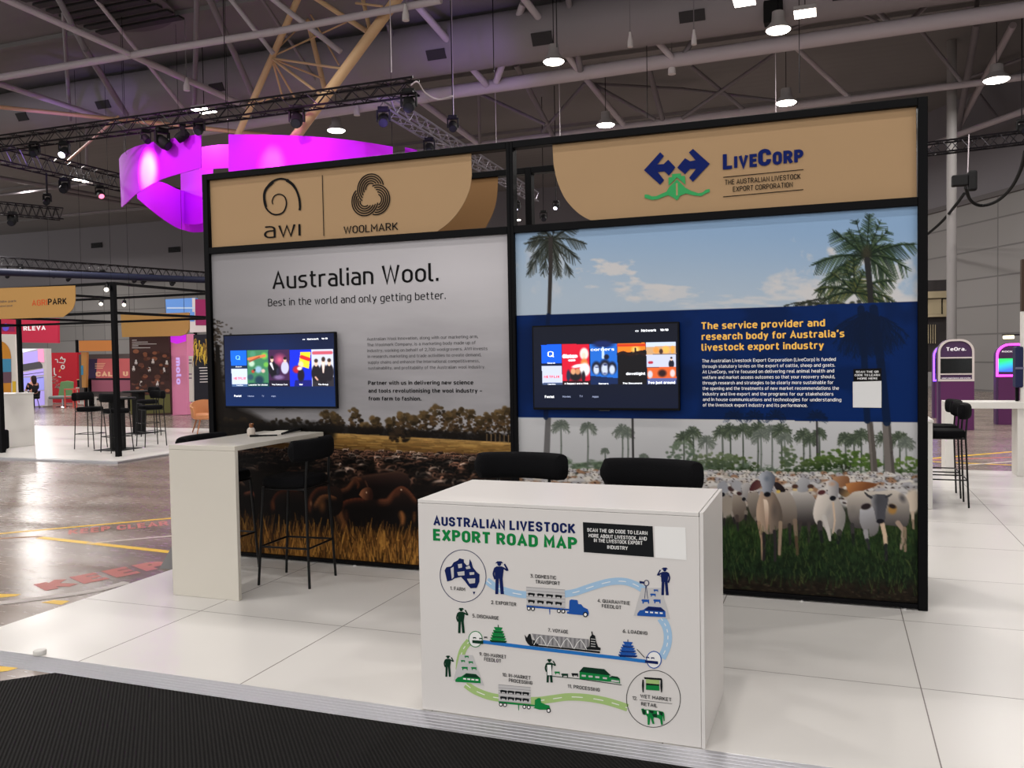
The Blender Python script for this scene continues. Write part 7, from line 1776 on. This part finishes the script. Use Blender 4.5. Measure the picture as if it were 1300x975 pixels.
lens = mat('lamp lens', (255, 246, 232), 0.4, emit=9.0)
housing = mat('lamp housing', (150, 146, 146), 0.4)
LAMPS = [(703, 80, 26, 'high bay lamp in front of the big duct above the booth middle', 0), (769, 160, 22, 'high bay lamp just above the booth top rail', 0), (988, 40, 30, 'largest of the lamps in the bright cluster above the booth', 0), (945, 3, 26, 'lamp cut off by the top edge, left of the bright cluster', 1), (1022, 18, 26, 'square lamp right of the bright cluster', 1),
         (998, 132, 25, 'high bay lamp hanging close above the lettered header', 0), (1265, 103, 30, 'high bay lamp at the far right above the wall', 0), (427, 167, 22, 'high bay lamp beside the foot of the tan mast', 0), (259, 141, 22, 'square lamp behind the long black lighting truss', 1), (103, 230, 20, 'high bay lamp at the far left above the stands', 0),
         (657, 280, 8, 'distant lamp seen through the gap between the headers', 0)]
for px, py, w, lab, sq in LAMPS:
    q = on_z(px, py, 10.0); d_ = (q - CAM) @ ROT[2]; r = w / 2 * d_ / FPX
    t = thing('ceiling_lamp', lab, 'lamp', tuple(q), 0, 'high bay lamps')
    if sq:
        hs_ = MB().box(-r * 1.05, -r * 1.05, 0.02, r * 1.05, r * 1.05, 0.14).build('housing', housing, t, bevel=0.02); MB().box(-r, -r, 0, r, r, 0.02).build('lens', lens, hs_)
    else:
        hs_ = MB().lathe([(r * 1.04, 0.04), (r * 1.0, 0.10), (r * 0.55, 0.26), (r * 0.5, 0.5)], n=28).build('housing', housing, t, smooth=True)
        MB().lathe([(r * 0.2, -0.02), (r * 0.9, 0), (r, 0.03), (r, 0.05)], n=28).build('lens', lens, hs_, smooth=True)
    MB().tube((0, 0, 0.14 if sq else 0.45), (0, 0, 2.29), 0.012, 6).build('cord', black, t)
    if w > 10: hall_light(0, 0, -0.06, LAMP_POWER, parent=t, size=2 * r)
for px, py, w, lab in ((515, 21, 9, 'small white dome lamp under the roof near the mast top'), (237, 111, 8, 'small white dome lamp near the crossing tubes at the upper left'), (453, 143, 8, 'small white dome lamp above the magenta ring'), (853, 90, 10, 'small white dome lamp on the thick roof chord'), (800, 55, 7, 'small white box lamp on a roof diagonal'), (881, 52, 7, 'small white box lamp left of the bright cluster')):
    q = on_z(px, py, 10.2); d_ = (q - CAM) @ ROT[2]; r = w / 2 * d_ / FPX
    t = thing('dome_lamp', lab, 'lamp', tuple(q), 0, 'unlit dome lamps')
    MB().lathe([(r, -0.1), (r * 0.95, 0.05), (r * 0.5, 0.22), (0.03, 0.3)], n=18).build('shade', mat('white enamel', (206, 200, 200), 0.4), t, smooth=True)
    MB().tube((0, 0, 0.28), (0, 0, CZ - q[2] - 0.002), 0.012, 6).build('stem', steel_d, t)
# black lighting trusses
TRUSS_RUNS = []
def box_truss(name, label, A, B, size, mt, bays, group='lighting trusses'):
    TRUSS_RUNS.append((A, B, size)); A, B = np.array(A, float), np.array(B, float); t = thing(name, label, 'lighting truss', tuple(A), 0, group)
    d = B - A; L_ = np.linalg.norm(d); d = d / L_; s_ = np.array([-d[1], d[0], 0]); s_ = s_ / np.linalg.norm(s_) * size / 2; u = np.array([0, 0, size / 2])
    cs = [s_ + u, -s_ + u, -s_ - u, s_ - u]
    for c in cs:
        m = MB(); m.tube(c, c + d * L_, 0.028, 6); m.build('chord', mt, t)
    m = MB()
    for i in range(bays):
        a, b = d * L_ * i / bays, d * L_ * (i + 1) / bays
        for k in range(4):
            p, q = (cs[k], cs[(k + 1) % 4]) if i % 2 == 0 else (cs[(k + 1) % 4], cs[k])
            m.tube(a + p, b + q, 0.013, 5)
    m.build('lacing', mt, t)
    return t
tr = mat('black truss metal', (30, 28, 32), 0.35, 0.6); ts = mat('silver truss metal', (150, 146, 156), 0.3, 0.8)
box_truss('lighting_truss', 'long black lighting truss in front of the magenta ring', (-24.5, 13.1, 8.5), (-7.3, 13.1, 8.5), 0.36, tr, 44)
box_truss('lighting_truss', 'silver lighting truss running back from the purple lit corner', (-8.5, 13.6, 8.35), (-9.3, 28.0, 8.35), 0.36, ts, 36)
box_truss('lighting_truss', 'black lighting truss sloping across the far left below the long truss', tuple(on_z(-25, 190, 8.3)), tuple(on_z(228, 250, 8.3)), 0.5, tr, 30)
box_truss('lighting_truss', 'distant black lighting truss at the left edge under the roof', tuple(on_z(-25, 262, 8.0)), tuple(on_z(78, 272, 8.0)), 0.45, tr, 20)
box_truss('lighting_truss', 'thin black lighting truss at the right of the booth', tuple(on_z(1150, 193, 7.6)), tuple(on_z(1320, 172, 7.6)), 0.32, tr, 14)
box_truss('lighting_truss', 'distant lighting truss above the neighbouring stand', tuple(on_z(-25, 330, 6.6)), tuple(on_z(300, 353, 6.6)), 0.4, tr, 60)
m = MB(); A, B = on_z(-25, 344.5, 6.0), on_z(300, 357, 6.0); m.tube(A, B, 0.17, 12)
tag(m.build('curtain_pipe', mat('navy drape pipe', (30, 34, 56), 0.6), smooth=True), 'dark navy rolled drape pipe below the distant lighting truss', 'pipe')
RUNS = list(TRUSS_RUNS)
def hang_point(px, py, z):
    """the spot straight under the nearest truss run on this line of sight, and the height of that run"""
    best = None
    for A, B, sz in RUNS:
        d = np.array([B[0] - A[0], B[1] - A[1]]); n = np.array([-d[1], d[0]]) / np.hypot(*d)
        r = ray(px, py); den = n @ r[:2]
        if abs(den) < 1e-3: continue
        t = (n @ (np.array(A[:2]) - CAM[:2])) / den
        P = CAM + t * r; u = ((P[:2] - np.array(A[:2])) @ d) / (d @ d)
        if t <= 0 or not -0.02 <= u <= 1.02: continue
        zt = A[2] + (B[2] - A[2]) * u - sz / 2
        if P[2] < zt + 0.05 and (best is None or zt - P[2] < best[1] - best[0][2]): best = (P, zt)
    return best
def head(px, py, z, w, label, tilt=0.3, lens_mat=None, name='moving_head'):
    hp_ = hang_point(px, py, z); q = hp_[0] if hp_ and hp_[1] - hp_[0][2] < 1.6 else on_z(px, py, z); d_ = (q - CAM) @ ROT[2]; r = w / 2 * d_ / FPX
    t = thing(name, label, 'stage light', tuple(q), tilt, 'stage lights on the trusses')
    MB().box(-r * 0.8, -r * 0.5, r * 1.3, r * 0.8, r * 0.5, r * 1.9).build('base', black_soft, t, bevel=r * 0.1)
    zc = (hp_[1] if hp_ and hp_[1] - hp_[0][2] < 1.6 else CZ) - q[2]
    if zc > r * 1.9: MB().tube((0, 0, r * 1.85), (0, 0, zc - 0.002), 0.03 if zc < 1.6 else 0.015, 6).build('clamp', black_soft, t)
    m = MB()
    for a in (-1, 1): m.box(a * r * 0.95 - r * 0.1, -r * 0.3, -r * 0.3, a * r * 0.95 + r * 0.1, r * 0.3, r * 1.4)
    m.box(-r, -r * 0.3, r * 1.2, r, r * 0.3, r * 1.4)
    m.build('yoke', black_soft, t)
    m = MB(); e = np.array([0.3 * tilt, -0.75, -0.6]); e = e / np.linalg.norm(e)
    m.path([-e * r * 1.1, -e * r * 0.6, e * r * 0.6, e * r * 1.2], [r * 0.5, r * 0.8, r * 0.85, r * 0.7], 14); lh_ = m.build('lamp_head', black_soft, t, smooth=True)
    m = MB(); m.tube(e * r * 1.2, e * r * 1.24, r * 0.6, 14); m.build('lens', lens_mat or mat('dark lens', (30, 32, 40), 0.1), lh_)
cool = mat('cool lens light', (235, 235, 255), 0.3, emit=2.5); rose = mat('rose lens light', (255, 120, 150), 0.3, emit=1.4)
for a in ((377, 152, 8.0, 19, 'black stage light hanging below the long truss near the tan mast'), (519, 132, 8.0, 20, 'black stage light at the right end of the long truss'), (206, 180, 8.0, 18, 'large tilted black stage light above the magenta ring', 1.2), (232, 172, 8.0, 15, 'black stage light right of the large tilted one', -0.8), (253, 164, 8.0, 14, 'black stage light next to the square ceiling lamp'),
          (185, 176, 8.1, 12, 'black stage light at the left of the tilted pair', 0.9), (44, 192, 7.9, 13, 'black stage light below the left part of the long truss'), (82, 193, 7.9, 14, 'stage light with a pale lens at the left', 0.2, cool), (127, 246, 7.6, 11, 'stage light with a rose lens below the left truss', 0.8, rose), (487, 152, 7.8, 17, 'boxy black stage light in the purple lit corner'),
          (82, 238, 7.8, 13, 'dark stage light under the left sloping truss'), (16, 280, 7.6, 12, 'dark stage light under the left edge truss'), (575, 160, 8.2, 14, 'black stage light on the truss running back'), (545, 188, 7.9, 14, 'dark stage light just above the left header top rail'), (60, 255, 7.8, 10, 'small dark stage light at the left above the back wall'),
          (656, 263, 7.6, 9, 'stage light with a pale lens seen in the gap left of the rear post', 0.0, cool), (706, 262, 7.6, 8, 'stage light with a pale lens seen beside the right header', 0.0, cool), (690, 276, 7.4, 9, 'dark stage light seen through the gap at the rear post'), (1297, 163, 7.8, 12, 'dark stage light at the right image edge on the thin truss'),
          (10, 350, 6.0, 6, 'dark stage light at the left end of the distant truss'), (26, 341, 6.0, 6, 'dark stage light second on the distant truss'), (69, 349, 6.0, 7, 'dark stage light above the lettered ochre header'), (87, 354, 6.0, 6, 'dark stage light above the right end of the ochre header'), (130, 349, 6.0, 7, 'dark stage light left of the neighbouring corner post top'),
          (171, 355, 6.0, 7, 'dark stage light right of the neighbouring corner post top'), (182, 357, 6.0, 7, 'dark stage light in the middle of the distant truss'), (192, 353, 6.0, 6, 'dark stage light right of the middle of the distant truss'), (219, 359, 6.0, 7, 'dark stage light at the right part of the distant truss')):
    head(*a)
# hanging camera-like device with cables on the right
hq = on_z(1226, 229, 6.4); hd = thing('motor_hoist', 'black chain hoist hanging from the thin truss at the right', 'hoist', tuple(hq))
MB().box(-0.35, -0.12, -0.15, 0.05, 0.12, 0.15).build('motor', black_soft, hd, bevel=0.03); MB().box(0.05, -0.1, -0.3, 0.28, 0.1, 0.25).build('chain_bag', black_soft, hd, bevel=0.05); MB().tube((0.05, 0, 0.2), (0.08, 0, 1.25), 0.015, 6).build('chain', steel, hd)
def cable(L, z, r, label, mt):
    P = [on_z(x, y, z) for x, y in spline(L, 6)]
    m = MB(); m.path(P, r, 6); tag(m.build('cable', mt), label, 'cable')
cable([(1302, 192), (1296, 215), (1284, 238), (1266, 255), (1246, 261), (1232, 254), (1226, 238)], 6.4, 0.05, 'black cable looping from the right edge to the chain hoist', black_soft)
cable([(1224, 246), (1212, 262), (1194, 283), (1168, 305)], 6.4, 0.05, 'black cable running from the chain hoist down behind the booth', black_soft)
cable([(522, 108), (530, 104), (540, 118), (556, 126), (575, 122)], 8.4, 0.02, 'white cable drooping from the right end of the long truss', steel)
def wire(a, b, z, r, label, mt=steel):
    A = on_z(*a, z); B = A.copy(); B[2] = CZ
    m = MB(); m.tube(A, B, r, 6); tag(m.build('hanging_wire', mt), label, 'wire')
for a, b, lab, mt in (((497, 92), (495, 32), 'thin wire above the right end of the long truss', steel), ((287, 132), (285, 56), 'black wire holding the long truss behind the ring', black), ((630, 186), (629, 118), 'thin wire meeting the booth top near its middle post', steel), ((711, 176), (709, 98), 'thin wire below the duct lamp', steel), ((985, 144), (984, 58), 'thin wire under the bright lamp cluster', steel),
                      ((576, 150), (575, 90), 'thin wire holding the truss that runs back', steel), ((627, 92), (620, -5), 'black wire rising to the roof above the booth middle', black), ((707, 60), (706, -5), 'black wire above the duct lamp', black), ((822, 150), (823, 60), 'black wire left of the lettered header top', black), ((1015, 118), (1027, 40), 'black wire right of the bright lamp cluster', black)):
    wire(a, b, 8.6, 0.011, lab, mt)
cl = thing('lamp_bracket', 'black bracket body above the largest lamp of the bright cluster', 'bracket', tuple(on_z(982, 14, 10.9)))
MB().box(-0.25, -0.2, -0.35, 0.25, 0.2, 0.3).build('ballast', black_soft, cl, bevel=0.03); MB().tube((0, 0, 0.3), (0, 0, 1.39), 0.05, 8).build('bracket_pole', black_soft, cl)

# ------------------------------------------------------------------ magenta fabric ring
ringm = mat('stretched ring fabric', (190, 12, 232), 0.7)
rg = thing('fabric_ring', 'large magenta lit fabric ring of curved banner strips hanging behind the left header', 'ring banner', (0, 0, 0))
def ribbon(nm, top, bot, n=5):
    T, B_ = [], []
    for L, out in ((top, T), (bot, B_)):
        P = spline([(a, b, y) for a, b, y in L], n) if len(L) > 2 else [L[0], L[1]]
        for a, b, y in P: out.append(on_y(a, b, y))
    k = len(T); m = MB(); vs = T + B_ + [p + np.array([0, 0.03, 0]) for p in T] + [p + np.array([0, 0.03, 0]) for p in B_]
    fs = []
    for i in range(k - 1):
        fs += [(i, i + 1, k + i + 1, k + i), (2 * k + i, 3 * k + i, 3 * k + i + 1, 2 * k + i + 1), (i, 2 * k + i, 2 * k + i + 1, i + 1), (k + i, k + i + 1, 3 * k + i + 1, 3 * k + i)]
    fs += [(0, k, 3 * k, 2 * k), (k - 1, 3 * k - 1, 4 * k - 1, 2 * k - 1)]
    m.add(vs, fs); m.build(nm, ringm, rg, smooth=True)
ribbon('ribbon', [(151, 202, 15.4), (156, 195, 14.6), (172, 186, 13.9), (205, 178, 13.4), (255, 170, 13.2)], [(154, 263, 15.4), (160, 258, 14.6), (176, 244, 13.9), (207, 227, 13.4), (255, 213, 13.2)])
ribbon('ribbon', [(290, 170.5, 13.3), (340, 171, 13.3), (400, 173.5, 13.5), (450, 178.5, 14.0), (498, 186, 14.8)], [(290, 219, 13.3), (340, 217, 13.3), (400, 212, 13.5), (450, 206, 14.0), (498, 198, 14.8)])
ribbon('ribbon', [(253, 187, 17.4), (275, 184, 17.6), (292, 183, 17.8)], [(253, 216, 17.4), (275, 214, 17.6), (292, 213, 17.8)])
ribbon('ribbon', [(174, 238, 15.6), (200, 230, 17.0), (225, 240, 18.4), (238, 243, 19.4)], [(174, 252, 15.6), (198, 272, 17.0), (222, 288, 18.4), (240, 294, 19.4)])
ribbon('ribbon', [(229, 206, 19.2), (248, 206, 18.6), (270, 206, 18.0)], [(230, 283, 19.2), (248, 285, 18.6), (270, 280, 18.0)])
ribbon('ribbon', [(228, 272, 19.0), (250, 280, 19.6), (278, 276, 20.0)], [(222, 286, 19.0), (245, 295, 19.6), (282, 290, 20.0)])
ribbon('ribbon', [(514, 187, 17.2), (522, 188.5, 17.6), (529, 190, 18)], [(514, 204, 17.2), (522, 204, 17.6), (529, 204, 18)])
for px, py, zt in ((160, 196, 13.9), (290, 171, 13.3), (498, 186, 14.8)):
    q = on_y(px, py, zt); MB().tube(q, (q[0], q[1], 12.3), 0.007, 6).build('hanger_wire', black, rg)
def spot(x, y, z, tx, ty, tz, power, col, ang, name):
    l = bpy.data.lights.new(name, 'SPOT'); l.energy = power; l.color = col; l.spot_size = ang; l.spot_blend = 0.6; l.shadow_soft_size = 0.15
    o = bpy.data.objects.new(name, l); COL.objects.link(o); o.location = (x, y, z)
    o.rotation_euler = Vector((tx - x, ty - y, tz - z)).to_track_quat('-Z', 'Y').to_euler()
    return o
MG = (1.0, 0.02, 1.0)
c1 = on_y(195, 210, 13.5); c2 = on_y(345, 200, 13.3); c3 = on_y(230, 260, 19.0); c4 = on_y(440, 193, 14.0)
for k, (p, pw, an) in enumerate(((c1, 1.0, 1.2), (c2, 1.0, 1.3), (c4, 0.8, 1.2), ((c2 + c4) / 2, 0.7, 1.2), (on_y(275, 195, 13.6), 0.5, 1.0))):
    spot(p[0] - 0.3, p[1] - 1.9, 8.75, p[0], p[1], p[2] - 0.2, MAGENTA_POWER * pw, MG, an, 'magenta_spot')
w1 = on_y(186, 210, 13.6); spot(w1[0] - 0.5, w1[1] - 2.0, 8.3, w1[0], w1[1], w1[2] - 0.1, 12000.0, (1.0, 0.66, 1.0), 0.46, 'pale_spot')
w2 = on_y(345, 204, 13.3); spot(w2[0] + 0.2, w2[1] - 1.6, 8.6, w2[0], w2[1], w2[2] - 0.1, 2500.0, (1.0, 0.5, 0.9), 0.34, 'pale_spot')
spot(c3[0] + 1.0, 15.6, 8.9, c3[0], c3[1], c3[2] - 0.4, MAGENTA_POWER * 1.5, (0.9, 0.03, 1.0), 1.2, 'magenta_spot'); spot(c1[0] + 2.2, 15.2, 8.6, c1[0] + 2.6, 17.6, 7.0, MAGENTA_POWER * 0.6, (0.6, 0.05, 1.0), 1.3, 'violet_spot')
pc = on_z(505, 140, 8.2); spot(pc[0] + 0.6, pc[1] - 1.6, 7.0, pc[0], pc[1] + 0.6, 8.4, 380, (0.45, 0.25, 1.0), 0.9, 'violet_spot')
pc = on_z(40, 200, 8.3); spot(pc[0] + 0.6, pc[1] - 1.6, 7.2, pc[0], pc[1], 8.3, 260, (0.45, 0.25, 1.0), 0.9, 'violet_spot')
